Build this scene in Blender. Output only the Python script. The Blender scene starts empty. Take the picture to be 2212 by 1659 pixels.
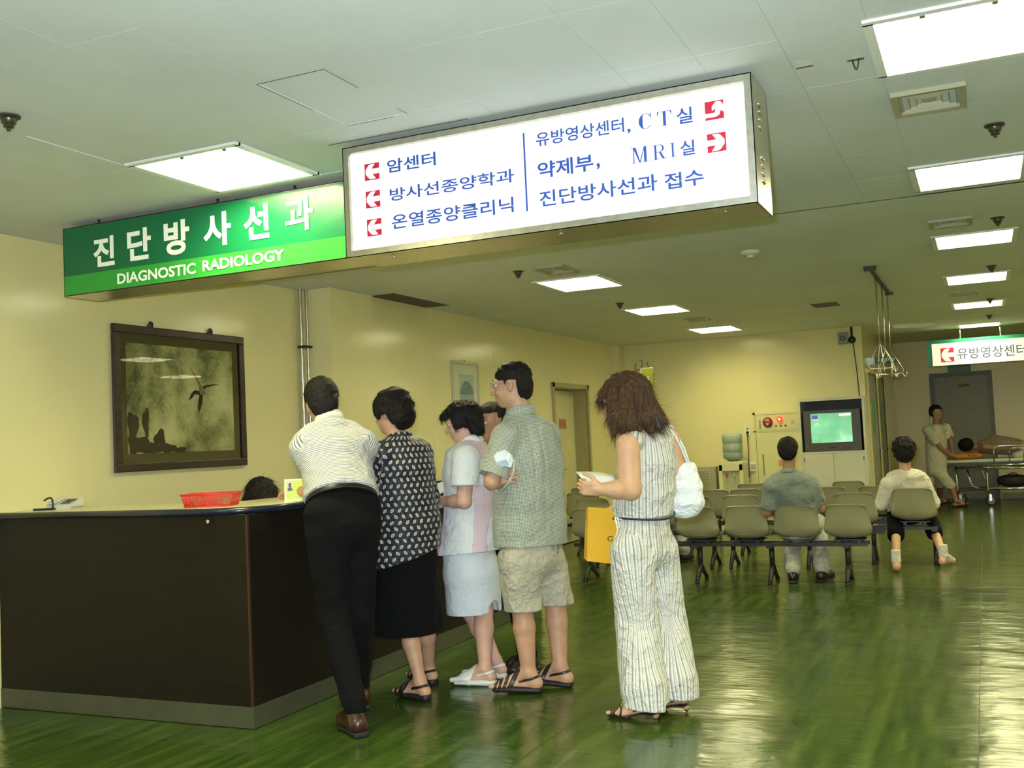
import bpy, bmesh, math, random
import numpy as np
from mathutils import Vector, Matrix
random.seed(7)
SC = bpy.context.scene
COL = SC.collection
PI = math.pi
# ------------------------------------------------------------------ camera
CF, CY, CP, CR = 2247.83, -0.4239031, 0.0559315, -0.0464109
CAM = Vector((0, 0, 1.38))
def _axes():
    F = Vector((math.sin(CY)*math.cos(CP), math.cos(CY)*math.cos(CP), math.sin(CP)))
    Rt = Vector((math.cos(CY), -math.sin(CY), 0)); U = Rt.cross(F)
    return math.cos(CR)*Rt+math.sin(CR)*U, -math.sin(CR)*Rt+math.cos(CR)*U, F
AR, AU, AF = _axes()
cd = bpy.data.cameras.new('camera'); cd.lens = CF/2212*36; cd.sensor_width = 36; cd.clip_end = 100
cam = bpy.data.objects.new('camera', cd); COL.objects.link(cam)
cam.matrix_world = Matrix(((AR.x, AU.x, -AF.x, CAM.x), (AR.y, AU.y, -AF.y, CAM.y), (AR.z, AU.z, -AF.z, CAM.z), (0, 0, 0, 1)))
SC.camera = cam
def ray(px, py):
    return AF+AR*((px-1106)/CF)+AU*((829.5-py)/CF)
def hit(px, py, ax, v):          # real-world point where a sight line meets the plane axis=v
    d = ray(px, py); i = 'xyz'.index(ax); return CAM+d*((v-CAM[i])/d[i])
# ------------------------------------------------------------------ world, exposure
SC.view_settings.view_transform = 'Standard'; SC.view_settings.look = 'None'
SC.view_settings.gamma = 1.0; SC.view_settings.use_curve_mapping = False
SC.view_settings.exposure = 0.72
w = bpy.data.worlds.new('world'); SC.world = w; w.use_nodes = True
w.node_tree.nodes['Background'].inputs[0].default_value = (0.75, 0.8, 0.6, 1)
w.node_tree.nodes['Background'].inputs[1].default_value = 0.03
try:
    SC.cycles.use_denoising = True; SC.cycles.max_bounces = 7; SC.cycles.sample_clamp_indirect = 6
    SC.cycles.diffuse_bounces = 5
except Exception: pass
LAMP_COL = (1.0, 0.90, 0.40); LAMP_W = 27.0
# the camera's own flash, just above and left of the lens
fl = bpy.data.lights.new('camera_flash', 'AREA'); fl.shape = 'RECTANGLE'; fl.size = 0.05; fl.size_y = 0.03
fl.energy = 128; fl.color = (0.80, 0.90, 1.0)
flo = bpy.data.objects.new('camera_flash', fl); COL.objects.link(flo)
flo.matrix_world = cam.matrix_world.copy(); flo.location = CAM+AU*0.075-AR*0.05+AF*0.02
# ------------------------------------------------------------------ helpers: naming
def tag(o, label=None, cat=None, group=None, kind=None):
    if label: o['label'] = label
    if cat: o['category'] = cat
    if group: o['group'] = group
    if kind: o['kind'] = kind
    return o
def empty(name, loc=(0, 0, 0), rz=0, parent=None):
    o = bpy.data.objects.new(name, None); COL.objects.link(o); o.location = loc; o.rotation_euler = (0, 0, rz)
    o.empty_display_size = .1
    if parent: o.parent = parent
    return o
def thing(name, label, cat, loc=(0, 0, 0), rz=0, group=None):
    return tag(empty(name, loc, rz), label, cat, group)
def copy_tree(o, parent=None):
    c = o.copy(); COL.objects.link(c); c.parent = parent
    for ch in list(o.children): copy_tree(ch, c)
    return c
# ------------------------------------------------------------------ helpers: materials
def new_mat(name):
    m = bpy.data.materials.new(name); m.use_nodes = True; nt = m.node_tree
    return m, nt, nt.nodes['Principled BSDF']
def L(nt, a, b): nt.links.new(a, b)
def node(nt, t, **k):
    n = nt.nodes.new(t)
    for a, v in k.items():
        if a.startswith('i_'): n.inputs[a[2:].replace('_', ' ')].default_value = v
        else: setattr(n, a, v)
    return n
def mth(nt, op, a, b=None, c=None):
    n = nt.nodes.new('ShaderNodeMath'); n.operation = op
    for i, v in enumerate((a, b, c)):
        if v is None: continue
        if isinstance(v, (int, float)): n.inputs[i].default_value = v
        else: nt.links.new(v, n.inputs[i])
    return n.outputs[0]
def mixc(nt, f, a, b):
    n = nt.nodes.new('ShaderNodeMix'); n.data_type = 'RGBA'
    for s, v in ((0, f), (6, a), (7, b)):
        if isinstance(v, (int, float)): n.inputs[s].default_value = v
        elif isinstance(v, tuple): n.inputs[s].default_value = (*v[:3], 1)
        else: nt.links.new(v, n.inputs[s])
    return n.outputs[2]
def ramp(nt, fac, stops):
    n = nt.nodes.new('ShaderNodeValToRGB'); e = n.color_ramp.elements
    while len(e) < len(stops): e.new(.5)
    for i, (p, c) in enumerate(stops):
        e[i].position = p; e[i].color = (*c, 1) if isinstance(c, tuple) else (c, c, c, 1)
    nt.links.new(fac, n.inputs[0]); return n.outputs[0]
def coords(nt, scale=(1, 1, 1), kind='Object', attr=None):
    if attr: src = node(nt, 'ShaderNodeAttribute', attribute_name=attr).outputs['Vector']
    elif kind == 'World': src = node(nt, 'ShaderNodeNewGeometry').outputs['Position']
    else: src = node(nt, 'ShaderNodeTexCoord').outputs[kind]
    mp = node(nt, 'ShaderNodeMapping'); mp.inputs['Scale'].default_value = scale; L(nt, src, mp.inputs[0])
    return mp.outputs[0]
def noise(nt, vec, scale=5, detail=4, rough=.55):
    n = node(nt, 'ShaderNodeTexNoise'); n.inputs['Scale'].default_value = scale; n.inputs['Detail'].default_value = detail
    n.inputs['Roughness'].default_value = rough; L(nt, vec, n.inputs['Vector']); return n.outputs['Fac']
def bump(nt, bs, h, strength=.2, dist=.01):
    b = node(nt, 'ShaderNodeBump'); b.inputs['Strength'].default_value = strength; b.inputs['Distance'].default_value = dist
    L(nt, h, b.inputs['Height']); L(nt, b.outputs[0], bs.inputs['Normal'])
MATS = {}
def mat(name, col, rough=.5, metal=0., var=0., nscale=8, bumps=0., bscale=40, spec=.5, coat=0., sheen=0., emit=None, estr=0, sss=0., kind='Object', trans=0.):
    if name in MATS: return MATS[name]
    m, nt, bs = new_mat(name); MATS[name] = m
    bs.inputs['Base Color'].default_value = (*col, 1); bs.inputs['Roughness'].default_value = rough
    bs.inputs['Metallic'].default_value = metal; bs.inputs['Specular IOR Level'].default_value = spec
    bs.inputs['Coat Weight'].default_value = coat; bs.inputs['Sheen Weight'].default_value = sheen
    if trans: bs.inputs['Transmission Weight'].default_value = trans
    if sss:
        bs.inputs['Subsurface Weight'].default_value = sss; bs.inputs['Subsurface Radius'].default_value = (.012, .005, .003); bs.inputs['Subsurface Scale'].default_value = 1
    if emit: bs.inputs['Emission Color'].default_value = (*emit, 1); bs.inputs['Emission Strength'].default_value = estr
    if var:
        f = noise(nt, coords(nt, kind=kind), nscale)
        a = tuple(max(0, c*(1-var)) for c in col); b = tuple(min(1, c*(1+var)) for c in col)
        L(nt, mixc(nt, ramp(nt, f, [(.3, 0.), (.7, 1.)]), a, b), bs.inputs['Base Color'])
    if bumps: bump(nt, bs, noise(nt, coords(nt, kind=kind), bscale), bumps)
    return m
# ------------------------------------------------------------------ helpers: meshes
def obj(name, bm, m, parent=None, smooth=None):
    me = bpy.data.meshes.new(name)
    if smooth: 
        for f in bm.faces: f.smooth = True
    bmesh.ops.recalc_face_normals(bm, faces=bm.faces[:])
    bm.to_mesh(me); bm.free()
    for x in (m if isinstance(m, (list, tuple)) else [m]): me.materials.append(x)
    if smooth and smooth < 3: 
        try: me.set_sharp_from_angle(angle=smooth)
        except Exception: pass
    o = bpy.data.objects.new(name, me); COL.objects.link(o)
    if parent: o.parent = parent
    return o
def BM(): return bmesh.new()
def box(bm, x0, x1, y0, y1, z0, z1, mi=0, bev=0, M=None):
    r = bmesh.ops.create_cube(bm, size=1); vs = r['verts']
    T = Matrix.Translation(((x0+x1)/2, (y0+y1)/2, (z0+z1)/2)) @ Matrix.Diagonal((abs(x1-x0), abs(y1-y0), abs(z1-z0), 1))
    bmesh.ops.transform(bm, matrix=T, verts=vs)
    fs = set(f for v in vs for f in v.link_faces)
    for f in fs: f.material_index = mi
    if bev:
        r2 = bmesh.ops.bevel(bm, geom=list(set(e for v in vs for e in v.link_edges)), offset=bev, segments=2, affect='EDGES', profile=.5)
        vs = list(set(v for f in r2['faces'] for v in f.verts) | set(v for v in vs if v.is_valid))
        for f in r2['faces']: f.material_index = mi
    if M is not None: bmesh.ops.transform(bm, matrix=M, verts=vs)
    return vs
def bx(name, x0, x1, y0, y1, z0, z1, m, parent=None, bev=0):
    bm = BM(); box(bm, x0, x1, y0, y1, z0, z1, bev=bev); return obj(name, bm, m, parent)
def tube(bm, pts, r, n=8, mi=0, closed=False, cap=True):
    pts = [Vector(p) for p in pts]; rs = r if isinstance(r, (list, tuple)) else [r]*len(pts)
    k = len(pts); rings = []; prev = None
    for i, p in enumerate(pts):
        if closed: t = pts[(i+1) % k]-pts[i-1]
        else: t = pts[min(i+1, k-1)]-pts[max(i-1, 0)]
        t.normalize()
        if prev is None: a = t.orthogonal().normalized()
        else: a = (prev-t*prev.dot(t)); a = a.normalized() if a.length > 1e-6 else t.orthogonal().normalized()
        prev = a; b = t.cross(a)
        rings.append([bm.verts.new(p+(a*math.cos(2*PI*j/n)+b*math.sin(2*PI*j/n))*rs[i]) for j in range(n)])
    rng = range(k) if closed else range(k-1)
    for i in rng:
        A, B = rings[i], rings[(i+1) % k]
        for j in range(n):
            f = bm.faces.new((A[j], A[(j+1) % n], B[(j+1) % n], B[j])); f.material_index = mi; f.smooth = True
    if cap and not closed:
        for R_ in (rings[0], rings[-1]):
            try: f = bm.faces.new(R_); f.material_index = mi
            except Exception: pass
def lathe(bm, prof, c=(0, 0, 0), n=20, mi=0, M=None, axis='z'):
    rings = []; c = Vector(c)
    for (r, z) in prof:
        ring = []
        for j in range(n):
            a = 2*PI*j/n; p = Vector((r*math.cos(a), r*math.sin(a), z))
            if axis == 'y': p = Vector((p.x, p.z, p.y))
            if axis == 'x': p = Vector((p.z, p.x, p.y))
            if M is not None: p = M @ p
            ring.append(bm.verts.new(c+p))
        rings.append(ring)
    for A, B in zip(rings, rings[1:]):
        for j in range(n):
            f = bm.faces.new((A[j], A[(j+1) % n], B[(j+1) % n], B[j])); f.material_index = mi; f.smooth = True
    for R_ in (rings[0], rings[-1]):
        try: f = bm.faces.new(R_); f.material_index = mi
        except Exception: pass
def poly(bm, pts, mi=0):
    f = bm.faces.new([bm.verts.new(Vector(p)) for p in pts]); f.material_index = mi; return f
def prism(bm, pts, d, mi=0):
    """extrude a polygon by vector d"""
    d = Vector(d); a = [bm.verts.new(Vector(p)) for p in pts]; b = [bm.verts.new(Vector(p)+d) for p in pts]
    n = len(pts); fs = [bm.faces.new(a), bm.faces.new(list(reversed(b)))]
    for i in range(n): fs.append(bm.faces.new((a[i], b[i], b[(i+1) % n], a[(i+1) % n])))
    for f in fs: f.material_index = mi
def arc(p0, p1, p2, n=8):
    p0, p1, p2 = map(Vector, (p0, p1, p2))
    return [(1-t)**2*p0+2*t*(1-t)*p1+t*t*p2 for t in [i/n for i in range(n+1)]]
def round_path(pts, r, n=5):
    pts = [Vector(p) for p in pts]; out = [pts[0]]
    for i in range(1, len(pts)-1):
        a = (pts[i-1]-pts[i]); b = (pts[i+1]-pts[i]); rr = min(r, a.length/2, b.length/2)
        out += arc(pts[i]+a.normalized()*rr, pts[i], pts[i]+b.normalized()*rr, n)
    return out+[pts[-1]]
def sheet(name, us, vs, fn, m, parent=None, thick=0):
    bm = BM(); g = [[bm.verts.new(Vector(fn(u, v))) for v in vs] for u in us]
    for i in range(len(us)-1):
        for j in range(len(vs)-1):
            bm.faces.new((g[i][j], g[i+1][j], g[i+1][j+1], g[i][j+1])).smooth = True
    if thick:
        bmesh.ops.recalc_face_normals(bm, faces=bm.faces[:]); bmesh.ops.solidify(bm, geom=bm.faces[:], thickness=thick)
    return obj(name, bm, m, parent)
def lin(a, b, n): return [a+(b-a)*i/n for i in range(n+1)]
# text as flat raised lettering, fitted into a box: origin o (lower left), width axis X, height axis Z
def glyphs(bm, s, o, X, Z, w, h, N, bold=0., depth=.0015, space=1.0, shear=0.):
    cu = bpy.data.curves.new('t', 'FONT'); cu.body = s; cu.size = 1; cu.offset = bold; cu.space_character = space; cu.resolution_u = 3; cu.shear = shear
    to = bpy.data.objects.new('t', cu); COL.objects.link(to)
    dg = bpy.context.evaluated_depsgraph_get(); me = bpy.data.meshes.new_from_object(to.evaluated_get(dg))
    n = len(me.vertices)
    if n:
        co = np.empty(n*3); me.vertices.foreach_get('co', co); co = co.reshape(-1, 3)
        mn, mx = co.min(0), co.max(0); o, X, Z, N = map(Vector, (o, X, Z, N))
        vs = [bm.verts.new(o+X*((c[0]-mn[0])/(mx[0]-mn[0])*w)+Z*((c[1]-mn[1])/max(1e-6, mx[1]-mn[1])*h)+N*depth) for c in co]
        for p in me.polygons:
            try: bm.faces.new([vs[i] for i in p.vertices])
            except Exception: pass
    bpy.data.objects.remove(to); bpy.data.curves.remove(cu); bpy.data.meshes.remove(me)
# ================================================================== materials of the room
def wall_mat(name, col, rough=.155, b=.32):
    m, nt, bs = new_mat(name)
    v = coords(nt, kind='World')
    c = mixc(nt, noise(nt, v, 1.7, 5), tuple(x*.985 for x in col), tuple(min(1, x*1.015) for x in col))
    L(nt, c, bs.inputs['Base Color']); bs.inputs['Specular IOR Level'].default_value = .5
    bs.inputs['Roughness'].default_value = rough*1.1
    mp = node(nt, 'ShaderNodeMapping'); mp.inputs['Scale'].default_value = (1, 1, .35); L(nt, v, mp.inputs[0]); h = mth(nt, 'ADD', mth(nt, 'MULTIPLY', noise(nt, mp.outputs[0], 9, 2), .6), mth(nt, 'MULTIPLY', noise(nt, mp.outputs[0], 32, 1), .14))
    bump(nt, bs, h, b*.3, .01); return m
M_WALL = wall_mat('painted_wall', (.72, .66, .34))
M_WALLF = wall_mat('painted_far_wall', (.72, .60, .25), .3)
M_CEIL, nt, bs = new_mat('ceiling_board')
v = coords(nt, kind='World')
c = mixc(nt, ramp(nt, noise(nt, v, 1.1, 4), [(.35, 0.), (.65, 1.)]), (.60, .62, .58), (.67, .69, .65))
L(nt, c, bs.inputs['Base Color']); bs.inputs['Roughness'].default_value = .75
bump(nt, bs, noise(nt, v, 160, 2), .25, .004)
M_FLOOR, nt, bs = new_mat('green_floor')
v = coords(nt, kind='World')
def sc(vec, s, r=(0, 0, 0)):
    mp = node(nt, 'ShaderNodeMapping'); mp.inputs['Scale'].default_value = s; mp.inputs['Rotation'].default_value = r; L(nt, vec, mp.inputs[0]); return mp.outputs[0]
st = noise(nt, sc(v, (6.5, .55, 1), (0, 0, .12)), 2.2, 6, .62)
st2 = noise(nt, sc(v, (22, 1.2, 1), (0, 0, .12)), 2.0, 5, .7)
pt = noise(nt, v, .9, 3)
f = mth(nt, 'ADD', mth(nt, 'MULTIPLY', st, .6), mth(nt, 'ADD', mth(nt, 'MULTIPLY', st2, .25), mth(nt, 'MULTIPLY', pt, .15)))
c = ramp(nt, f, [(.38, (.017, .038, .007)), (.5, (.038, .074, .010)), (.62, (.078, .120, .024))])
sep = node(nt, 'ShaderNodeSeparateXYZ'); L(nt, v, sep.inputs[0])
def stripe(ax, pos, wd):
    return mth(nt, 'COMPARE', sep.outputs[ax], pos, wd)
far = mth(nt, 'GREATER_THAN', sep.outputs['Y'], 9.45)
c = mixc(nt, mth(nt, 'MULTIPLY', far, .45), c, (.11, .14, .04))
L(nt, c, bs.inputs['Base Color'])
r = mth(nt, 'ADD', .10, mth(nt, 'MULTIPLY', noise(nt, sc(v, (3, .8, 1)), 2, 4), .15))
L(nt, r, bs.inputs['Roughness']); bs.inputs['Specular IOR Level'].default_value = .5
wv = noise(nt, sc(v, (1.6, 2.4, 1)), 1.5, 3, .5); wv2 = noise(nt, sc(v, (4, 14, 1)), 2.2, 3, .6)
h = mth(nt, 'ADD', wv, mth(nt, 'MULTIPLY', wv2, .14)); bump(nt, bs, h, .38, .03)
M_WHITE = mat('white_enamel', (.80, .80, .74), .4)
M_STEEL = mat('brushed_steel', (.62, .60, .50), .28, 1., var=.12, nscale=30)
M_CHROME = mat('chrome', (.75, .75, .72), .12, 1.)
M_DARKM = mat('black_metal', (.016, .017, .02), .42)
M_BLACK = mat('black_plastic', (.012, .012, .014), .35)
M_TUBE = mat('lamp_tube', (.9, .9, .85), .3, emit=(1., .97, .85), estr=7)
M_CREAM = mat('cream_enamel', (.68, .66, .42), .38, var=.04)
M_FRAMEG = mat('door_frame_paint', (.36, .32, .14), .4)
M_DARKW = mat('dark_wood_frame', (.035, .018, .014), .32, var=.3, nscale=20)
M_GLASS = mat('clear_glass', (1, 1, 1), .02, trans=1.)
M_TEAL = mat('teal_sign', (.01, .14, .10), .4)
M_PAPER = mat('white_paper', (.78, .82, .80), .6)
M_BROWNV = mat('brown_grille', (.13, .10, .04), .6)
# ================================================================== the room
CZ = 2.75
def struct(name, bm, m, parent=None):
    o = obj(name, bm, m, parent); o['kind'] = 'structure'; return o
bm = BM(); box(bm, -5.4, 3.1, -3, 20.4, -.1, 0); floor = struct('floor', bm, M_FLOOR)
def plate(bm, x0, x1, y0, y1, z, holes, th=.02):
    xs = sorted(set([x0, x1]+[c for h in holes for c in h[:2] if x0 < c < x1])); ys = sorted(set([y0, y1]+[c for h in holes for c in h[2:] if y0 < c < y1]))
    for a, b in zip(xs, xs[1:]):
        for c_, d in zip(ys, ys[1:]):
            mx, my = (a+b)/2, (c_+d)/2
            if any(h[0] < mx < h[1] and h[2] < my < h[3] for h in holes): continue
            poly(bm, [(a, c_, z), (b, c_, z), (b, d, z), (a, d, z)])
RL = [(-.27, .29, 3.69, 4.29), (-.265, .285, 5.95, 6.55), (-.255, .29, 8.26, 8.86), (-.25, .29, 10.6, 11.25), (-.25, .29, 13.1, 13.75), (-.25, .29, 16.05, 16.6)]
LL = [(-3.53, -2.93, 3.64, 4.25), (-3.49, -2.91, 6.0, 6.6), (-3.45, -2.88, 8.22, 8.93), (-3.46, -2.89, 10.67, 11.33), (-3.45, -2.88, 13.3, 14.0)]
XL = [(-3.53, -2.93, 1.3, 1.9), (-.27, .3, 1.35, 1.95), (-.27, .3, -1, -.4), (-3.53, -2.93, -1., -.4), (1.2, 1.8, 15.9, 16.5), (1.6, 2.2, 13.4, 14.0), (1.6, 2.2, 10, 10.6), (1.6, 2.2, 6, 6.6), (1.6, 2.2, 2, 2.6)]  # unseen lights; the one by the corridor sign is added to brighten the far wall
DV = (-4.99, -4.70, 7.95, 9.03)
holes = RL+LL+XL+[DV]
bm = BM(); plate(bm, -5.4, 3.1, 6.69, 16.75, CZ, holes); plate(bm, -5.4, 3.1, -3, 6.7, CZ+.0065, holes)
plate(bm, -5.4, 3.1, 16.75, 20.4, 2.86, []); poly(bm, [(-5.4, 16.75, CZ), (3.1, 16.75, CZ), (3.1, 16.75, 2.86), (-5.4, 16.75, 2.86)])
poly(bm, [(-5.4, -3, 3.3), (3.1, -3, 3.3), (3.1, 20.4, 3.3), (-5.4, 20.4, 3.3)])
ceiling = struct('ceiling', bm, M_CEIL)
# near ceiling tiles 0.3 x 0.6 m, painted over, each its own part (shared mesh)
bm = BM(); box(bm, .0006, .2994, .0006, .5994, .003, .0064); tile0 = obj('ceiling_tile', bm, M_CEIL, ceiling); first = True
for i in range(-10, 12):
    for k in range(-3, 6):
        x = -2.376+.3*i; y = 3.09+.6*k
        if x < -5.4 or x > 1.2 or any(x+.29 > h[0] and x+.01 < h[1] and y+.59 > h[2] and y+.01 < h[3] for h in holes) or y+.6 > 6.7: continue
        o = tile0 if first else tile0.copy()
        if not first: COL.objects.link(o); o.parent = ceiling
        first = False; o.location = (x, y, CZ+random.uniform(-.0005, .0005)+(.003 if (i == 0 and k == 0) else 0))
bm = BM(); z_ = CZ-.0012
for a in ((-2.376, -2.080, 3.089, 3.0915), (-2.378, -2.3765, 3.09, 3.45), (-2.0805, -2.079, 3.09, 3.32), (-2.0805, -2.079, 3.6, 3.69), (-2.376, -2.15, 3.689, 3.6905), (-2.6, -1.9, 3.88, 3.884)): box(bm, *a, z_, CZ+.0)
struct('trim_2', bm, mat('dark_joint', (.05, .04, .035), .9))
fx = hit(2115, 1560, 'z', 0).x
bm = BM(); box(bm, fx-.0015, fx+.0015, -2, 16, 0, .0006); box(bm, -3.4, 3, 9.45, 9.453, 0, .0006); box(bm, fx-1.82, fx-1.8175, -2, 9.45, 0, .0006); struct('trim_3', bm, mat('floor_seam', (.012, .03, .008), .5))
# walls
def wallbox(name, x0, x1, y0, y1, z0=0, z1=3.3, m=None):
    bm = BM(); box(bm, x0, x1, y0, y1, z0, z1); return struct(name, bm, m or M_WALL)
wallbox('wall_left', -5.4, -5.23, -3, 7.3)
# left wall beyond the pillar, with the recess of the door
bm = BM()
for a in ((-5.4, -4.98, 7.97, 12.3, 0, 3.3), (-5.4, -4.98, 13.5, 15.1, 0, 3.3), (-5.4, -4.98, 12.3, 13.5, 2.06, 3.3)): box(bm, *a)
struct('wall_left_far', bm, M_WALL)
wallbox('pillar_left', -5.4, -4.93, 7.3, 7.97)
wallbox('pillar_corner', -4.98, -4.87, 14.7, 14.95)
wallbox('wall_back', -5.4, -1.46, 14.95, 15.1)
bm = BM()
D1, D2 = (15.45, 16.68), (16.86, 17.98)
for a in ((15.1, D1[0], 0, 3.3), (D1[1], D2[0], 0, 3.3), (D2[1], 20.4, 0, 3.3), (D1[0], D1[1], 2.14, 3.3), (D2[0], D2[1], 2.14, 3.3)): box(bm, -1.66, -1.46, *a)
struct('wall_corridor', bm, M_WALL)
bm = BM()
for a in ((-1.66, -.81, 0, 3.3), (.12, 3.1, 0, 3.3), (-.81, .12, 2.2, 3.3)): box(bm, a[0], a[1], 20.2, 20.4, a[2], a[3])
struct('wall_far', bm, M_WALLF)
wallbox('wall_right', 3.0, 3.2, -3, 20.4); wallbox('wall_front', -5.4, 3.1, -3.2, -3)
bm = BM(); box(bm, -1.458, -1.448, 18.0, 20.2, 0, .1); struct('baseboard_corridor', bm, M_FRAMEG)
bm = BM(); box(bm, .2, 3, 20.188, 20.2, 0, .1); struct('baseboard_far', bm, M_FRAMEG)
bm = BM(); box(bm, -4.98, -1.46, 14.94, 14.95, 0, .08); struct('baseboard_back', bm, M_FRAMEG)
# wall panel seams as thin battens
bm = BM()
for y in (9.15, 10.55, 11.55): box(bm, -4.98, -4.977, y, y+.006, 0, CZ)
struct('trim_1', bm, M_WALL)
# dark vent recess in the ceiling beside the pillar
bm = BM(); box(bm, DV[0], DV[1], DV[2], DV[3], CZ+.06, CZ+.07)
for i in range(22): 
    y = DV[2]+.02+i*.048; box(bm, DV[0], DV[1], y, y+.006, CZ+.002, CZ+.05)
t = obj('ceiling_grille', bm, M_BROWNV); tag(t, 'brown slotted return air grille in the ceiling beside the pillar', 'vent')
# door in the left wall: recessed double door with a plate and lever
d = tag(empty('door_1'), kind='structure')
bm = BM()
box(bm, -4.985, -4.955, 12.24, 12.3, 0, 2.12); box(bm, -4.985, -4.955, 13.5, 13.56, 0, 2.12); box(bm, -4.985, -4.955, 12.24, 13.56, 2.06, 2.12)
box(bm, -5.3, -4.985, 12.3, 12.31, 0, 2.06); box(bm, -5.3, -4.985, 13.47, 13.5, 0, 2.06); box(bm, -5.3, -4.985, 12.3, 13.5, 2.05, 2.06)
obj('door_frame', bm, M_FRAMEG, d)
MD = mat('door_paint', (.62, .58, .30), .35, var=.04)
bx('door_leaf', -5.2, -5.16, 12.31, 12.80, .01, 2.04, MD, d); bx('door_leaf', -5.2, -5.16, 12.806, 13.47, .01, 2.04, MD, d)
bx('door_plate', -5.16, -5.152, 12.90, 13.14, 1.53, 1.66, mat('pink_plate', (.42, .20, .12), .5), d)
bm = BM(); glyphs(bm, '방사선구역', (-5.151, 12.93, 1.57), (0, 1, 0), (0, 0, 1), .18, .05, (1, 0, 0)); obj('lettering', bm, mat('red_print', (.45, .05, .04), .5), d)
bm = BM(); tube(bm, [(-5.16, 12.86, 1.0), (-5.10, 12.86, 1.0), (-5.10, 12.95, .99)], .009); lathe(bm, [(.0, .0), (.025, .0), (.025, .008), (0, .01)], (-5.16, 12.86, 1.0), 14, axis='x'); obj('door_handle', bm, M_CHROME, d)
# corridor doors
MDG = mat('grey_door', (.20, .21, .17), .3, var=.05)
MYF = mat('yellow_frame', (.55, .50, .14), .4)
for n, (a, b) in enumerate((D1, D2)):
    d = tag(empty('door_%d' % (n+2)), kind='structure'); bm = BM()
    box(bm, -1.5, -1.452, a-.05, a, 0, 2.19); box(bm, -1.5, -1.452, b, b+.05, 0, 2.19); box(bm, -1.5, -1.452, a, b, 2.14, 2.19)
    obj('door_frame', bm, MYF, d)
    bx('door_leaf', -1.52, -1.468, a, b, .01, 2.14, MDG, d)
    bx('door_window', -1.47, -1.464, a+.35, a+.8, 1.25, 1.75, mat('green_notice', (.05, .20, .04), .3), d)
    bm = BM(); tube(bm, [(-1.47, b-.1, 1.0), (-1.42, b-.1, 1.0), (-1.42, b-.22, 1.0)], .01); obj('door_handle', bm, M_CHROME, d)
d = tag(empty('door_4'), kind='structure'); bm = BM()
box(bm, -.86, -.80, 20.15, 20.26, 0, 2.26); box(bm, .11, .17, 20.15, 20.26, 0, 2.26); box(bm, -.80, .11, 20.15, 20.26, 2.2, 2.26)
obj('door_frame', bm, mat('olive_frame', (.13, .115, .06), .45), d)
bx('door_leaf', -.80, .11, 20.24, 20.28, .01, 2.2, mat('far_door_grey', (.19, .175, .08), .4, var=.06), d)
bm = BM(); lathe(bm, [(0, 0), (.5, 0), (.5, .006), (0, .006)], (-.30, 20.235, 2.02), 24, axis='y', M=Matrix.Diagonal((.19, 1, .055, 1))); obj('door_plate', bm, mat('tan_plate', (.30, .14, .07), .5), d)
bm = BM(); lathe(bm, [(0, 0), (.028, 0), (.03, -.04), (0, -.055)], (.03, 20.24, 1.0), 14, axis='y'); obj('door_handle', bm, M_CHROME, d)
# conduits between the wall and the pillar
t = thing('conduit_pipes', 'two vertical steel conduits in the wall corner left of the pillar', 'pipe', (-5.18, 7.22, 0))
for x, y, r in ((.0, .0, .018), (.03, .045, .013)):
    bm = BM(); tube(bm, [(x, y, 1.), (x, y, 2.75)], r, 12); obj('pipe', bm, M_STEEL, t, 1)
bm = BM(); box(bm, -.02, .06, -.03, .07, 2.25, 2.27); obj('pipe_clip', bm, M_DARKM, t)
# ================================================================== ceiling lights
def make_light(x0, x1, y0, y1, label, ntube=4, depth=.10):
    cx, cy = (x0+x1)/2, (y0+y1)/2; hx, hy = (x1-x0)/2, (y1-y0)/2
    t = thing('ceiling_light', label, 'ceiling light', (cx, cy, CZ), group='recessed ceiling lights')
    bm = BM(); f = .022
    for a in ((-hx-f, hx+f, -hy-f, -hy+.012), (-hx-f, hx+f, hy-.012, hy+f), (-hx-f, -hx+.012, -hy, hy), (hx-.012, hx+f, -hy, hy)): box(bm, *a, -.008, .004)
    obj('frame', bm, M_WHITE, t)
    bm = BM(); tx, ty = hx-.05, hy-.05
    a = [(-hx, -hy, .0), (hx, -hy, .0), (hx, hy, .0), (-hx, hy, .0)]; b = [(-tx, -ty, depth), (tx, -ty, depth), (tx, ty, depth), (-tx, ty, depth)]
    for i in range(4): poly(bm, [a[i], a[(i+1) % 4], b[(i+1) % 4], b[i]])
    poly(bm, b); obj('reflector', bm, M_WHITE, t)
    for i in range(ntube):
        xx = -tx+(i+.5)*2*tx/ntube; bm = BM(); r_ = .032
        tube(bm, round_path([(xx-r_, -ty+.02, .052), (xx-r_, ty-.03, .052), (xx+r_, ty-.03, .052), (xx+r_, -ty+.02, .052)], .03, 4), .014, 6)
        obj('lamp_tube', bm, M_TUBE, t)
    for s in (-1, 1):
        bm = BM(); lathe(bm, [(0, 0), (.01, 0), (.01, .02), (.014, .022), (.014, .03), (0, .03)], (s*tx*.5, -ty+.09, .03), 10); obj('screw_knob', bm, M_CHROME, t)
    la = bpy.data.lights.new('lamp_light', 'AREA'); la.shape = 'RECTANGLE'; la.size = 2*tx*.96; la.size_y = 2*ty*.96; la.energy = LAMP_W; la.color = LAMP_COL
    lo = bpy.data.objects.new('lamp_light', la); COL.objects.link(lo); lo.parent = t; lo.location = (0, 0, depth-.006)
    return t
names_r = ['nearest of the right row of square ceiling lights, at the top right corner', 'second square ceiling light of the right row, beyond the large vent', 'third square ceiling light of the right row, beside a small vent and sprinkler', 'fourth square ceiling light of the right row, right of the drip hanger rail', 'fifth square ceiling light of the right row', 'farthest square ceiling light of the right row, above the hanging corridor sign']
for h, n in zip(RL, names_r): make_light(*h, n)
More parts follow.
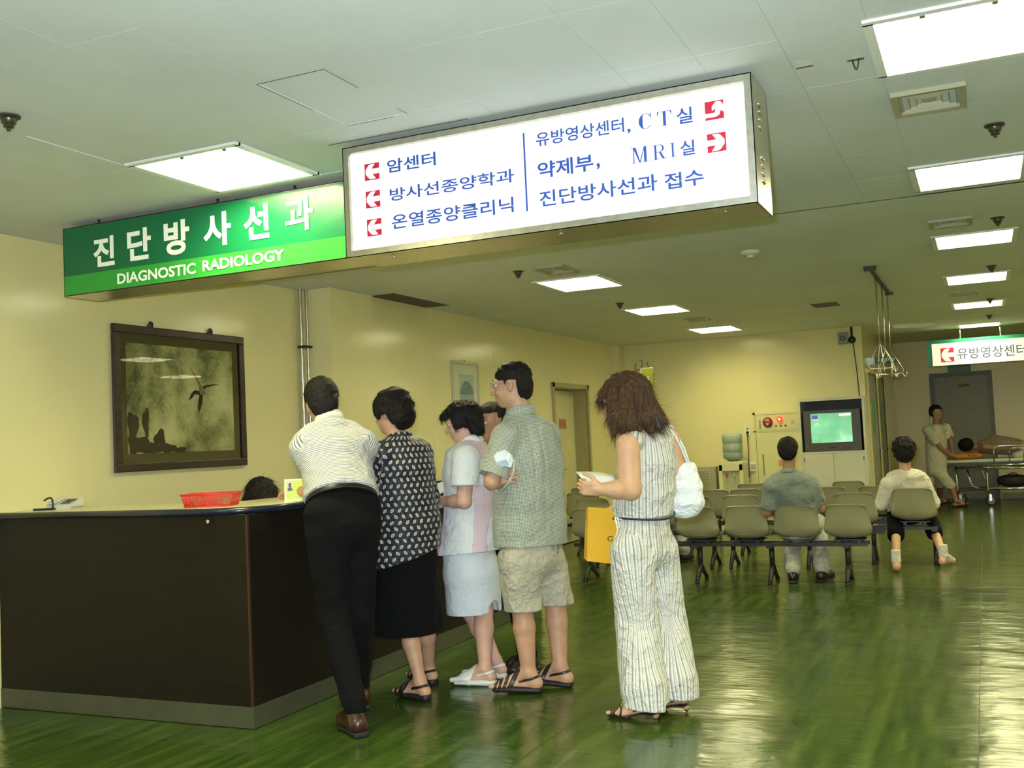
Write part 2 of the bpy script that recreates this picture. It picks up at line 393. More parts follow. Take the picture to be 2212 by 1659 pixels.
names_l = ['large square ceiling light above the green sign', 'square ceiling light hidden above the white sign', 'square ceiling light above the queue, nearest beyond the white sign', 'middle square ceiling light of the three over the waiting area', 'farthest square ceiling light over the waiting area, near the back wall']
for h, n in zip(LL, names_l): make_light(*h, n)
for h, n in zip(XL, ('above the left end of the hall', 'directly over the photographer', 'behind the photographer at the right', 'behind the photographer at the left', 'by the corridor sign, added to light the far wall', 'right of the fifth light of the right row', 'right of the fourth light of the right row', 'right of the second light of the right row', 'right of the nearest light of the right row')): make_light(*h, 'ceiling light out of the picture, '+n)
# vents
def diffuser(x0, x1, y0, y1, label):
    cx, cy = (x0+x1)/2, (y0+y1)/2; t = thing('ceiling_vent', label, 'vent', (cx, cy, CZ), group='square ceiling air diffusers')
    hx, hy = (x1-x0)/2, (y1-y0)/2; mv = mat('vent_paint', (.40, .38, .24), .5)
    def ringf(bm, s0, s1, z0, z1):
        a = [(-hx*s0, -hy*s0, z0), (hx*s0, -hy*s0, z0), (hx*s0, hy*s0, z0), (-hx*s0, hy*s0, z0)]; b = [(-hx*s1, -hy*s1, z1), (hx*s1, -hy*s1, z1), (hx*s1, hy*s1, z1), (-hx*s1, hy*s1, z1)]
        for i in range(4): poly(bm, [a[i], a[(i+1) % 4], b[(i+1) % 4], b[i]])
    bm = BM(); ringf(bm, 1, .8, -.016, -.012); ringf(bm, 1, 1, -.016, .004); ringf(bm, .8, .8, -.012, .03); obj('frame', bm, mv, t)
    for s0, s1 in ((.76, .60), (.56, .40), (.36, .2)):
        bm = BM(); ringf(bm, s0, s1, -.008, .035); obj('louvre', bm, mv, t)
    bm = BM(); box(bm, -hx*.2, hx*.2, -hy*.2, hy*.2, -.002, .006, bev=.004); obj('core', bm, mv, t)
    bm = BM(); box(bm, -hx*.98, hx*.98, -hy*.98, hy*.98, .036, .04); obj('duct', bm, M_BLACK, t)
diffuser(-.27, .02, 4.55, 4.88, 'large square air vent between the two nearest right-hand ceiling lights')
diffuser(-.265, .015, 7.57, 7.86, 'square air vent just before the third light of the right row')
diffuser(-3.18, -2.92, 7.53, 7.92, 'square air vent above the first waiting-area ceiling light, below the white sign')
diffuser(-3.17, -2.92, 12.0, 12.4, 'small square air vent between the two far waiting-area ceiling lights')
diffuser(-.25, .03, 11.94, 12.25, 'square air vent between the fourth and fifth lights of the right row')
bm = BM(); box(bm, -1.67, -1.39, 11.8, 12.15, CZ-.006, CZ)
for i in range(10): box(bm, -1.65, -1.41, 11.82+i*.033, 11.826+i*.033, CZ-.012, CZ-.006)
tag(obj('ceiling_grille', bm, M_BROWNV), 'brown flat ceiling grille left of the drip hanger rail', 'vent')
# sprinklers, detector, hooks
def sprinkler(x, y, label, s=1.):
    t = thing('sprinkler', label, 'sprinkler', (x, y, CZ), group='ceiling sprinklers'); m = mat('sprinkler_metal', (.10, .09, .06), .35, .7)
    bm = BM(); lathe(bm, [(0, 0), (.045*s, 0), (.045*s, -.006), (.03*s, -.012), (0, -.012)], n=18); obj('rose', bm, m, t, 1)
    bm = BM(); lathe(bm, [(0, -.012), (.03*s, -.012), (.027*s, -.03*s), (.018*s, -.034*s), (.02*s, -.045*s), (.008*s, -.05*s), (.008*s, -.058*s), (0, -.06*s)], n=14); obj('head', bm, m, t, 1)
sps = [(.132, 5.30, 'dark sprinkler below the large vent at upper right'), (.17, 7.76, 'sprinkler beside the vent before the third right-hand light'), (.145, 10.16, 'sprinkler before the fourth right-hand light'), (.145, 12.9, 'sprinkler before the fifth right-hand light'), (.146, 14.9, 'farthest sprinkler, before the last right-hand light'), (-3.334, 7.61, 'sprinkler left of the vent under the white sign'), (-3.32, 10.13, 'sprinkler between the first and middle waiting-area lights'), (-3.41, 2.87, 'sprinkler at the left edge of the near ceiling')]
for a in sps: sprinkler(*a)
bm = BM(); lathe(bm, [(0, 0), (.075, 0), (.075, -.012), (.055, -.03), (.03, -.036), (.03, -.05), (0, -.055)], (-1.545, 7.95, CZ), n=24); tag(obj('smoke_detector', bm, mat('detector_plastic', (.62, .60, .42), .45), None, 1), 'round cream smoke detector on the ceiling right of the white sign', 'smoke detector')
t = thing('ceiling_hook', 'small steel hook loop in the ceiling left of the nearest light', 'hook', (-.35, 4.03, CZ))
bm = BM(); box(bm, -.03, .03, -.012, .012, -.004, 0); obj('plate', bm, M_STEEL, t)
bm = BM(); tube(bm, arc((-.012, 0, 0), (0, 0, -.08), (.012, 0, 0), 8), .003, 6); obj('hook', bm, M_DARKM, t)
bm = BM(); box(bm, -.56, -.50, 3.975, 3.99, CZ-.012, CZ); tag(obj('ceiling_bracket', bm, M_STEEL), 'small flat metal bracket on the ceiling right of the white sign', 'bracket')
# drip hanger rail on the ceiling, with three hangers
t = thing('ceiling_rail', 'black rail on the ceiling for drip hangers', 'rail', (-.814, 9.41, CZ))
bm = BM(); box(bm, -.015, .015, 0, 2.0, -.03, -.008); obj('rail', bm, M_BLACK, t)
bm = BM(); box(bm, -.05, .05, -.03, .04, -.035, 0); box(bm, -.04, .04, 1.97, 2.01, -.03, 0); obj('mount', bm, M_BLACK, t)
def hanger(y, z0, z1, label, rot):
    t = thing('drip_hanger', label, 'drip hanger', (-.814, y, 0), rot, group='steel drip hangers on the ceiling rail'); m = M_STEEL
    bm = BM(); 
    for i in range(7):
        zz = CZ-.03-(CZ-.03-z0)*i/7; tube(bm, [Vector((.008*math.cos(a)*(i % 2), .008*math.cos(a)*(1-i % 2), zz-.015+.016*math.sin(a))) for a in [2*PI*k/8 for k in range(8)]], .0022, 5, closed=True)
    obj('chain', bm, M_DARKM, t)
    bm = BM(); tube(bm, [(0, 0, z0), (0, 0, z1)], .006, 8); obj('rod', bm, m, t)
    bm = BM(); tube(bm, round_path([(0, 0, z1), (.11, 0, z1-.2), (.10, 0, z1-.24), (-.10, 0, z1-.24), (-.11, 0, z1-.2), (0, 0, z1)], .03, 4), .004, 6)
    tube(bm, round_path([(0, 0, z1), (0, .11, z1-.2), (0, .10, z1-.24), (0, -.10, z1-.24), (0, -.11, z1-.2), (0, 0, z1)], .03, 4), .004, 6)
    obj('hanger_frame', bm, m, t)
    for p in ((.1, 0), (-.1, 0), (0, .1), (0, -.1)):
        bm = BM(); tube(bm, arc((p[0], p[1], z1-.24), (p[0]*1.3, p[1]*1.3, z1-.31), (p[0]*1.4, p[1]*1.4, z1-.23), 6), .0035, 6); obj('hook', bm, m, t)
hanger(9.9, 2.52, 2.13, 'leftmost drip hanger, longest rod on the ceiling rail', .3)
hanger(10.5, 2.50, 2.10, 'middle drip hanger on the ceiling rail', .9)
hanger(11.1, 2.52, 2.13, 'rightmost drip hanger on the ceiling rail', .1)
# ceiling tube fitting by the corridor
t = thing('tube_light', 'thin switched-off tube fitting on the corridor ceiling', 'light fitting', (-.8, 15.3, CZ), .5)
bm = BM(); box(bm, -.3, .3, -.03, .03, -.03, 0); obj('body', bm, M_WHITE, t); bm = BM(); tube(bm, [(-.29, 0, -.04), (.29, 0, -.04)], .014, 8); obj('lamp_tube', bm, mat('off_tube', (.8, .85, .9), .3), t)
# ================================================================== signs
M_BLUE = mat('blue_letters', (.03, .09, .42), .4); M_RED = mat('red_square', (.62, .012, .05), .4); M_WHT = mat('white_cut', (.60, .60, .58), .4, emit=(1, 1, .95), estr=.32)
LIT = mat('lit_white_panel', (.50, .50, .50), .35, emit=(.97, 1., .95), estr=.50)
ARW = [(.07, .38), (.07, .62), (.3, .9), (.42, .95), (.72, .95), (.5, .66), (1, .66), (1, .34), (.55, .34), (.78, .05), (.42, .05), (.3, .1)]
UPA = [(0, .12), (.55, .12), (.75, .2), (.82, .35), (.82, .45), (1, .33), (1, .72), (.85, .93), (.6, .95), (.38, .72), (.38, .45), (.55, .58), (.55, .4), (.48, .35), (0, .35)]
def rect2(tl, br, y):
    a = hit(*tl, 'y', y); b = hit(*br, 'y', y); return a.x, b.x, b.z, a.z
def word(par, s, tl, br, y, m, bold=0., org=(0, 0, 0), d=.002, name='lettering'):
    x0, x1, z0, z1 = rect2(tl, br, y); bm = BM()
    glyphs(bm, s, (x0-org[0], y-org[1], z0-org[2]), (1, 0, 0), (0, 0, 1), x1-x0, z1-z0, (0, -1, 0), bold, d); return obj(name, bm, m, par)
def arrow(par, tl, br, y, shape, flip, org, d=.002, wm=None):
    x0, x1, z0, z1 = rect2(tl, br, y); bm = BM()
    x0 -= org[0]; x1 -= org[0]; z0 -= org[2]; z1 -= org[2]; yy = y-org[1]
    box(bm, x0, x1, yy-d, yy, z0, z1); sq = obj('arrow_square', bm, M_RED, par)
    bm = BM(); P = [(1-u if flip else u, v) for u, v in shape]
    poly(bm, [(x0+u*(x1-x0), yy-d-.001, z0+v*(z1-z0)) for u, v in P]); a = obj('arrow', bm, wm or M_WHT, sq)
def frame_box(x0, x1, y0, y1, z0, z1, fw, m, par, pin=.012):
    bm = BM()
    box(bm, x0, x1, y0, y1, z0, z0+.004); box(bm, x0, x1, y0, y1, z1-.004, z1); box(bm, x0, x0+.004, y0, y1, z0, z1); box(bm, x1-.004, x1, y0, y1, z0, z1); box(bm, x0, x1, y1-.004, y1, z0, z1)
    obj('casing', bm, m, par); bm = BM()
    a = [(x0, y0, z0), (x1, y0, z0), (x1, y0, z1), (x0, y0, z1)]; b = [(x0+fw, y0+pin, z0+fw), (x1-fw, y0+pin, z0+fw), (x1-fw, y0+pin, z1-fw), (x0+fw, y0+pin, z1-fw)]
    c = [(x0+fw*.85, y0, z0+fw*.85), (x1-fw*.85, y0, z0+fw*.85), (x1-fw*.85, y0, z1-fw*.85), (x0+fw*.85, y0, z1-fw*.85)]
    for i in range(4): poly(bm, [a[i], a[(i+1) % 4], c[(i+1) % 4], c[i]]); poly(bm, [c[i], c[(i+1) % 4], b[(i+1) % 4], b[i]])
    obj('frame', bm, m, par)
WX0, WX1, WZ0, WZ1, WY = -2.542, -.715, 2.232, 2.730, 3.9
t = thing('direction_sign', 'large white lit box sign with blue lettering and red arrow squares in a steel frame', 'sign', (-1.63, WY, WZ0)); o_ = (-1.63, WY, WZ0)
frame_box(WX0-o_[0], WX1-o_[0], 0, .29, 0, WZ1-WZ0, .034, M_STEEL, t)
bm = BM(); box(bm, WX0+.034-o_[0], WX1-.034-o_[0], .010, .014, .034, WZ1-WZ0-.034); obj('panel', bm, LIT, t)
PY = WY+.009
for s, a, b, bo in (('암센터', (836, 346), (942, 357), .018), ('방사선종양학과', (841.8, 408), (1111.7, 393), .014), ('온열종양클리닉', (846, 465), (1110.5, 458), .014),
                    ('유방영상센터', (1157.3, 287.5), (1348.8, 285), .014), ('실', (1460.7, 236), (1496.7, 264), .016), ('약제부', (1161, 351.5), (1283, 368), .02), ('실', (1468.6, 306), (1502, 333), .014),
                    ('진단방사선과', (1164.8, 414), (1420.9, 411), .014), ('접수', (1434.6, 376.4), (1521.6, 398.7), .016)):
    word(t, s, a, b, PY, M_BLUE, bo, o_)
for a, b in (((1355, 279), (1363, 288)), ((1288.5, 353), (1297, 366))): word(t, ',', a, b, PY, M_BLUE, .02, o_)
def serif(par, ch, tl, br, thick=.2):
    x0, x1, z0, z1 = rect2(tl, br, PY); W_, H_ = x1-x0, z1-z0; bm = BM(); S = []
    R_ = lambda a, b, c, d: S.append([(a, c), (b, c), (b, d), (a, d)])
    tn = .06; tk = thick
    if ch == 'T': R_(.5-tk/2, .5+tk/2, 0, 1); R_(0, 1, .965, 1); R_(.28, .72, 0, .03); S.append([(0, 1), (0, .72), (.03, .72), (.12, .965)]); S.append([(1, 1), (1, .72), (.97, .72), (.88, .965)])
    if ch == 'I': R_(.5-tk/2, .5+tk/2, 0, 1); R_(.12, .88, .965, 1); R_(.12, .88, 0, .035)
    if ch == 'M':
        R_(.13, .13+tn, 0, 1); R_(.74, .74+tk*.75, 0, 1); S.append([(.13, 1), (.13+tk*.8, 1), (.53, 0), (.46, 0)]); S.append([(.46, 0), (.53, 0), (.80, 1), (.76, 1)])
        R_(0, .2, .965, 1); R_(0, .28, 0, .035); R_(.75, 1, .965, 1); R_(.64, 1, 0, .035)
    if ch == 'R':
        R_(.14, .14+tk, 0, 1); R_(0, .5, .965, 1); R_(0, .5, 0, .035); R_(.14, .55, .48, .515)
        n = 12; oy, iy = (.74, .26), (.74, .225)
        for i in range(n):
            a, b = -PI/2+PI*i/n, -PI/2+PI*(i+1)/n
            S.append([(.5+.33*math.cos(a), .74+.26*math.sin(a)), (.5+.33*math.cos(b), .74+.26*math.sin(b)), (.5+(.33-tk*.9)*math.cos(b), .74+.225*math.sin(b)), (.5+(.33-tk*.9)*math.cos(a), .74+.225*math.sin(a))])
        S.append([(.45, .5), (.6, .5), (.85, .05), (.68, .05)]); S.append([(.68, .05), (.75, 0), (1, .03), (.98, .07), (.85, .05)])
    if ch == 'C':
        n = 26
        for i in range(n):
            a, b = math.radians(38+284*i/n), math.radians(38+284*(i+1)/n)
            def th(x): return .07+tk*1.1*max(0, -math.cos(x))**1.1
            S.append([(.52+.48*math.cos(a), .5+.5*math.sin(a)), (.52+.48*math.cos(b), .5+.5*math.sin(b)), (.52+(.48-th(b))*math.cos(b), .5+(.5-.035)*math.sin(b)), (.52+(.48-th(a))*math.cos(a), .5+(.5-.035)*math.sin(a))])
        R_(.86, .93, .68, 1)
    for i, p in enumerate(S):
        poly(bm, [(x0-o_[0]+u*W_, PY-o_[1]-.002-.00002*i, z0-o_[2]+v*H_) for u, v in p])
    obj('lettering', bm, M_BLUE, par)
serif(t, 'C', (1377.9, 248.3), (1409.7, 276.5)); serif(t, 'T', (1419, 243), (1452, 269))
serif(t, 'M', (1362.5, 321), (1402, 348.5)); serif(t, 'R', (1409, 315), (1440.8, 342), .15); serif(t, 'I', (1445, 310), (1462, 337.8), .26)
arrow(t, (787.5, 355.7), (820, 386), PY, ARW, False, o_); arrow(t, (790, 415), (822, 446), PY, ARW, False, o_); arrow(t, (792.8, 475.5), (825, 507), PY, ARW, False, o_)
arrow(t, (1522, 221.7), (1564.4, 254.5), PY, UPA, False, o_); arrow(t, (1527, 291), (1569.6, 324.5), PY, ARW, True, o_)
a, b = hit(1131, 287.7, 'y', PY), hit(1142, 456, 'y', PY); bm = BM(); box(bm, a.x-.0035-o_[0], a.x+.0035-o_[0], -.002+.009, .009, b.z-o_[2], a.z-o_[2]); obj('divider', bm, M_BLUE, t)
for x in (-.7, .1, .78):
    bm = BM(); tube(bm, [(x, .05, 0), (x, .05, -.012)], .007, 8); tube(bm, [(x-.012, .05, -.010), (x+.012, .05, -.010)], .003, 6); obj('screw_knob', bm, M_CHROME, t)
bm = BM()
for k, z in ((0, .36), (1, .36), (2, .36), (3, .36), (0, .15), (1, .15), (2, .15), (3, .15)):
    bm = BM()
    yy = .13+.0*k; zz = z+.045-.03*k
    for q in (0,): 
        vs = bmesh.ops.create_icosphere(bm, subdivisions=2, radius=1)['verts']; bmesh.ops.transform(bm, matrix=Matrix.Translation((WX1-o_[0], yy, zz)) @ Matrix.Diagonal((.008, .03, .011, 1)), verts=vs)
    obj('vent_boss', bm, M_STEEL, t, 3)
# green sign
GX0, GX1, GZ0, GZ1, GY = -4.748, -2.56, 2.33, 2.722, 4.35
t = thing('department_sign', 'long dark and light green sign with white Korean and English lettering over the counter', 'sign', (-3.65, GY, GZ0)); o_ = (-3.65, GY, GZ0)
M_G1 = mat('dark_green', (.006, .15, .055), .22); M_G2 = mat('light_green', (.035, .36, .045), .22); M_SW = mat('sign_white', (.80, .80, .68), .4, emit=(.9, 1, .75), estr=.12)
frame_box(GX0-o_[0], GX1-o_[0], 0, .25, 0, GZ1-GZ0, .006, M_STEEL, t, .002)
zs = 2.444-GZ0
bm = BM(); box(bm, GX0-o_[0]+.005, GX1-o_[0]-.005, -.001, .004, zs, GZ1-GZ0-.006); obj('panel', bm, M_G1, t)
bm = BM(); box(bm, GX0-o_[0]+.005, GX1-o_[0]-.005, -.001, .004, .006, zs); obj('panel', bm, M_G2, t)['label'] = 'light green lower band'
for s, a, b in (('진', (202, 515), (249, 572)), ('단', (275, 497.5), (328, 558)), ('방', (354, 480.5), (411, 546)), ('사', (439, 464), (501, 527)), ('선', (526, 447), (583, 513)), ('과', (615, 430), (678, 494))):
    word(t, s, a, b, GY-.001, M_SW, .018 if s == '과' else .032, o_, .004)
word(t, 'DIAGNOSTIC', (254, 591.6), (424, 591), GY-.001, M_SW, .028, o_, .004); word(t, 'RADIOLOGY', (438, 563), (615.7, 562), GY-.001, M_SW, .028, o_, .004)
for x in (-.85, .0, .5):
    bm = BM(); tube(bm, [(x, .03, GZ1-GZ0), (x, .03, CZ-GZ0)], .007, 8); obj('bolt', bm, M_DARKM, t)
# hanging corridor sign
FY = 16.55
x0, x1, z0, z1 = rect2((2012, 744), (2216, 776), FY); x0 = hit(2014, 770, 'y', FY).x; z0 = hit(2016, 791, 'y', FY).z; z1 = hit(2010, 744, 'y', FY).z; x1 = x0+1.5
t = thing('corridor_sign', 'hanging lit sign with red arrow in a green frame at the far right', 'sign', (x0, FY, z0)); o_ = (x0, FY, z0)
MGF = mat('green_frame', (.01, .20, .11), .4); MLY = mat('lit_cream_panel', (.7, .68, .5), .4, emit=(1, .95, .62), estr=.40)
bm = BM(); box(bm, -.06, x1-x0, .01, .12, .0, z1-z0+.055); obj('casing', bm, MGF, t)
bm = BM(); box(bm, 0, x1-x0-.03, -.005, .012, 0, z1-z0); obj('panel', bm, MLY, t)
word(t, '유방영상센터', (2067, 752.5), (2217, 766.5), FY-.005, mat('navy_letters', (.03, .05, .13), .4), .008, o_)
arrow(t, (2031, 752.7), (2062, 781), FY-.005, ARW, False, o_, wm=MLY)
for px in (2073, 2161):
    x = hit(px, 715, 'y', FY).x-x0; bm = BM(); tube(bm, [(x, .06, z1-z0+.05), (x, .06, CZ-z0)], .012, 8); obj('rod', bm, M_STEEL, t)
# small teal sign on the corridor wall, and the one over the far door
t = thing('wall_sign', 'small teal sign sticking out from the corridor wall below the drip hangers', 'sign', (-1.46, 16.0, 2.27))
bx('bracket', 0, .06, -.0, .05, .0, .1, mat('silver_paint', (.5, .55, .5), .3, .6), t); bx('panel', .06, .36, -.0, .05, .01, .1, M_TEAL, t)
bm = BM(); glyphs(bm, '기능검사실', (.09, -.0, .03), (1, 0, 0), (0, 0, 1), .24, .055, (0, -1, 0), .0); obj('lettering', bm, M_SW, t)
t = thing('door_sign', 'dark teal name sign above the grey door at the far end', 'sign', (-.54, 20.15, 2.265))
bx('panel', 0, .38, 0, .04, 0, .12, M_TEAL, t); bm = BM(); glyphs(bm, '골밀도검사실', (.05, 0, .035), (1, 0, 0), (0, 0, 1), .28, .045, (0, -1, 0)); obj('lettering', bm, mat('gold_print', (.35, .33, .12), .5), t)
# ================================================================== pictures
def gp(u, v, par): pass
t = thing('bird_picture', 'large dark framed picture of a seabird over spray and rocks', 'picture', (-5.23, 5.155, 1.30))
PW, PH = 1.33, .99; X0 = 0
bm = BM(); fw = .056
for a in ((0, PW, 0, fw), (0, PW, PH-fw, PH), (0, fw, fw, PH-fw), (PW-fw, PW, fw, PH-fw)): box(bm, .008, .04, a[0], a[1], a[2], a[3], bev=.006)
for a in ((fw-.02, PW-fw+.02, fw-.02, fw), (fw-.02, PW-fw+.02, PH-fw, PH-fw+.02), (fw-.02, fw, fw, PH-fw), (PW-fw, PW-fw+.02, fw, PH-fw)): box(bm, .02, .028, *a)
obj('frame', bm, M_DARKW, t)
bx('mat_board', .006, .014, .05, PW-.05, .05, PH-.05, mat('olive_mat', (.14, .125, .05), .7), t)
m, nt, bs = new_mat('spray_photo'); v = coords(nt)
sep = node(nt, 'ShaderNodeSeparateXYZ'); L(nt, v, sep.inputs[0])
n1 = noise(nt, v, 3.0, 8, .6); n2 = noise(nt, v, 45, 3, .7)
f = mth(nt, 'ADD', mth(nt, 'MULTIPLY', n1, .8), mth(nt, 'MULTIPLY', n2, .2))
L(nt, ramp(nt, f, [(.36, (.12, .15, .07)), (.44, (.34, .39, .19)), (.52, (.64, .68, .40)), (.62, (.88, .90, .66))]), bs.inputs['Base Color']); bs.inputs['Roughness'].default_value = .6
PX0, PX1, PZ0, PZ1 = .12, 1.205, .12, .87
pr = bx('print', .014, .018, PX0, PX1, PZ0, PZ1, m, t)
MR = mat('rock_print', (.018, .014, .008), .7, var=.6, nscale=30); bm = BM()
for c, r in (((.17, .30), (.05, .11)), ((.29, .33), (.032, .1)), ((.25, .17), (.1, .055)), ((.42, .22), (.055, .06)), ((.5, .15), (.07, .035)), ((.36, .15), (.1, .04)), ((.18, .18), (.06, .07)), ((.6, .135), (.09, .02))):
    cy, cz = c[0], c[1]; ps = []
    for k in range(14):
        a = 2*PI*k/14; rr = 1+.25*math.sin(3*a+cy*40)+.12*math.sin(7*a)
        ps.append((.0185+.0001*len(bm.faces), min(max(cy+r[0]*rr*math.cos(a), PX0), PX1), min(max(cz+r[1]*rr*math.sin(a), PZ0), PZ1)))
    poly(bm, ps)
obj('printed_rocks', bm, MR, pr)
def pq(px, py): h = hit(px, py, 'x', -5.212); return (.0195, h.y-5.155, h.z-1.30)
def cr(x, y): return (220+x/4.609, 680+y/4.609)
bm = BM()
for k, P in enumerate(([(995, 715), (1040, 700), (1100, 692), (1170, 692), (1110, 705), (1040, 722), (1010, 760), (960, 745)],
          [(985, 765), (925, 750), (895, 775), (862, 855), (900, 825), (925, 790), (975, 800)],
          [(970, 790), (1005, 800), (1000, 870), (965, 982), (955, 900)])):
    poly(bm, [tuple(q if i else q+.0002*k for i, q in enumerate(pq(*cr(*p)))) for p in P])
obj('printed_wings', bm, mat('bird_dark', (.03, .025, .015), .7), pr)
bm = BM()
for k, P in enumerate(([(965, 715), (1000, 705), (1040, 790), (1010, 800), (975, 790)], [(975, 718), (990, 705), (945, 620), (855, 500), (930, 630)])):
    poly(bm, [tuple(q if i else q+.0006+.0002*k for i, q in enumerate(pq(*cr(*p)))) for p in P])
obj('printed_body', bm, mat('bird_light', (.30, .29, .17), .7), pr)
gm = mat('picture_glass', (1, 1, 1), .015, trans=1., spec=.5)
m, nt, bs = new_mat('thin_glass'); tr = node(nt, 'ShaderNodeBsdfTransparent'); gl = node(nt, 'ShaderNodeBsdfGlossy'); gl.inputs['Roughness'].default_value = .02
fr = node(nt, 'ShaderNodeFresnel'); fr.inputs[0].default_value = 1.5; mx = node(nt, 'ShaderNodeMixShader'); L(nt, mth(nt, 'MINIMUM', mth(nt, 'MULTIPLY', fr.outputs[0], 1.3), 1.), mx.inputs[0]); L(nt, tr.outputs[0], mx.inputs[1]); L(nt, gl.outputs[0], mx.inputs[2]); L(nt, mx.outputs[0], nt.nodes['Material Output'].inputs['Surface']); M_PANE = m
bm = BM(); poly(bm, [(.024, .06, .06), (.024, PW-.06, .06), (.024, PW-.06, PH-.06), (.024, .06, PH-.06)]); obj('glass', bm, M_PANE, t)
for y in (.36, .97):
    bm = BM(); tube(bm, [Vector((.02, y+.018*math.cos(a), PH+.02+.018*math.sin(a))) for a in [2*PI*k/12 for k in range(12)]], .005, 6, closed=True); tube(bm, [(.01, y-.025, PH+.002), (.01, y, PH+.04), (.01, y+.025, PH+.002)], .006, 6); obj('hanging_ring', bm, M_DARKM, t)
t = thing('print_picture', 'small pale framed print of a blue hill on the wall behind the queue', 'picture', (-4.98, 9.51, 1.70))
w_, h_ = .62, .555; bm = BM()
for a in ((0, w_, 0, .03), (0, w_, h_-.03, h_), (0, .03, .03, h_-.03), (w_-.03, w_, .03, h_-.03)): box(bm, 0, .025, *a, bev=.004)
obj('frame', bm, mat('silver_frame', (.45, .43, .28), .35, .3), t)
bx('mat_board', .002, .01, .02, w_-.02, .02, h_-.02, mat('pale_mat', (.62, .62, .42), .7), t)
bx('print', .01, .012, .16, .50, .11, .42, mat('sky_print', (.42, .50, .40), .7), t)
bm = BM(); poly(bm, [(.0125, .33+.155*math.cos(a), .20+.15*math.sin(a)) for a in lin(0, PI, 16)]); obj('printed_hill', bm, mat('hill_print', (.16, .24, .24), .7, var=.3, nscale=25), t)
bm = BM(); poly(bm, [(.0127, .17, .12), (.0127, .49, .12), (.0127, .49, .185), (.0127, .33, .2), (.0127, .17, .185)]); obj('printed_shore', bm, mat('shore_print', (.28, .38, .30), .7), t)
bm = BM(); tube(bm, [(.01, w_/2, h_), (.004, w_/2, h_+.02)], .004, 6); obj('nail', bm, M_DARKM, t)
# ================================================================== reception counter
CX, CYF, CTZ = -3.44, 4.28, 1.075   # front right corner, front plane, underside of the top
M_LAM, nt, bs = new_mat('dark_laminate'); v = coords(nt, (3, 3, 60)); 
L(nt, ramp(nt, noise(nt, v, 1.0, 5, .7), [(.3, (.006, .0045, .003)), (.7, (.013, .009, .006))]), bs.inputs['Base Color']); bs.inputs['Roughness'].default_value = .5; bs.inputs['Specular IOR Level'].default_value = .25
M_TOP = mat('cream_worktop', (.62, .60, .36), .25, var=.05); M_EDGE = mat('navy_edge', (.012, .016, .035), .22); M_KICK = mat('grey_kick', (.064, .068, .038), .42, var=.1)
t = thing('reception_counter', 'long dark laminate reception counter with a cream top and grey kick strip', 'counter', (CX, CYF, 0))
o_ = (CX, CYF, 0); CEND = 8.0
def cb(n, x0, x1, y0, y1, z0, z1, m, bev=0): return bx(n, x0-CX, x1-CX, y0-CYF, y1-CYF, z0, z1, m, t, bev)
cb('front_panel', -5.23, CX-.014, CYF, CYF+.03, .11, CTZ, M_LAM); cb('side_panel', CX-.03, CX, CYF+.012, CEND, .11, CTZ, M_LAM)
cb('end_panel', CX-.55, CX-.03, CEND-.03, CEND, .11, CTZ, M_LAM)
cb('corner_strip', CX-.014, CX-.002, CYF-.001, CYF+.012, .11, CTZ, mat('red_brown_strip', (.045, .018, .010), .4))
cb('kick_strip', -5.23, CX+.004, CYF-.005, CYF+.02, 0.004, .11, M_KICK); cb('kick_strip', CX-.02, CX+.004, CYF+.02, CEND, 0.004, .11, M_KICK)
cb('back_panel', -5.2, CX-.55, CYF+.50, CYF+.53, .0, CTZ-.02, M_LAM)
# worktop: L shape with a rounded outer corner and a bull-nosed edge
def outline(off, z):
    R_ = .32; P = []
    xo, yo = CX+.04-off, CYF-.035+off
    P.append((-5.23, yo)); c = (xo-R_, yo+R_)
    for k in range(11):
        a = -PI/2+PI/2*k/10; P.append((c[0]+(R_)*math.cos(a), c[1]+R_*math.sin(a)))
    P.append((xo, CEND+.03)); P.append((CX-.55, CEND+.03)); P.append((CX-.55, CYF+.53)); P.append((-5.23, CYF+.53))
    return [(x-CX, y-CYF, z) for x, y in P]
bm = BM(); prism(bm, outline(.018, CTZ+.004), (0, 0, .031)); obj('worktop', bm, M_TOP, t)
e = outline(.012, CTZ+.018)[:13]; bm = BM(); tube(bm, e, .0185, 10); o = obj('edge_band', bm, M_EDGE, t)
bm = BM(); tube(bm, [(-.24, -.012, CTZ-.03), (-.24, -.02, CTZ-.03)], .01, 10); obj('lock', bm, M_CHROME, t)
# ---- things on the counter
TZ = CTZ+.035
M_RB = mat('red_plastic', (.55, .035, .025), .35)
a = hit(404, 1096, 'z', TZ); b = hit(512, 1091, 'z', TZ)
bt = thing('plastic_basket', 'red slotted plastic basket on the counter beside the receptionist', 'basket', (*((a+b)/2)[:2], TZ), .42)
hx, hy, hz = .122, .085, .068; bm = BM(); fl_ = 1.14
def ring(z, s): return [(sx*hx*s, sy*hy*s, z) for sx, sy in ((-1, -1), (1, -1), (1, 1), (-1, 1))]
tube(bm, ring(hz, fl_), .0055, 6, closed=True); tube(bm, ring(.004, 1), .004, 6, closed=True); obj('rim', bm, M_RB, bt)
bm = BM()
for s in range(4):
    A = ring(.004, 1); B = ring(hz, fl_); n = 26 if s % 2 == 0 else 18
    for i in range(1, n):
        k = i/n; p = Vector(A[s]).lerp(Vector(A[(s+1) % 4]), k); q = Vector(B[s]).lerp(Vector(B[(s+1) % 4]), k); tube(bm, [p, q], .0022, 4)
    for zz in (.33, .66):
        p0 = Vector(A[s]).lerp(Vector(B[s]), zz); p1 = Vector(A[(s+1) % 4]).lerp(Vector(B[(s+1) % 4]), zz); tube(bm, [p0, p1], .002, 4)
w_ = obj('slats', bm, M_RB, bt); w_['kind'] = 'stuff'
bm = BM(); box(bm, -hx, hx, -hy, hy, 0, .004); obj('base', bm, M_RB, bt)
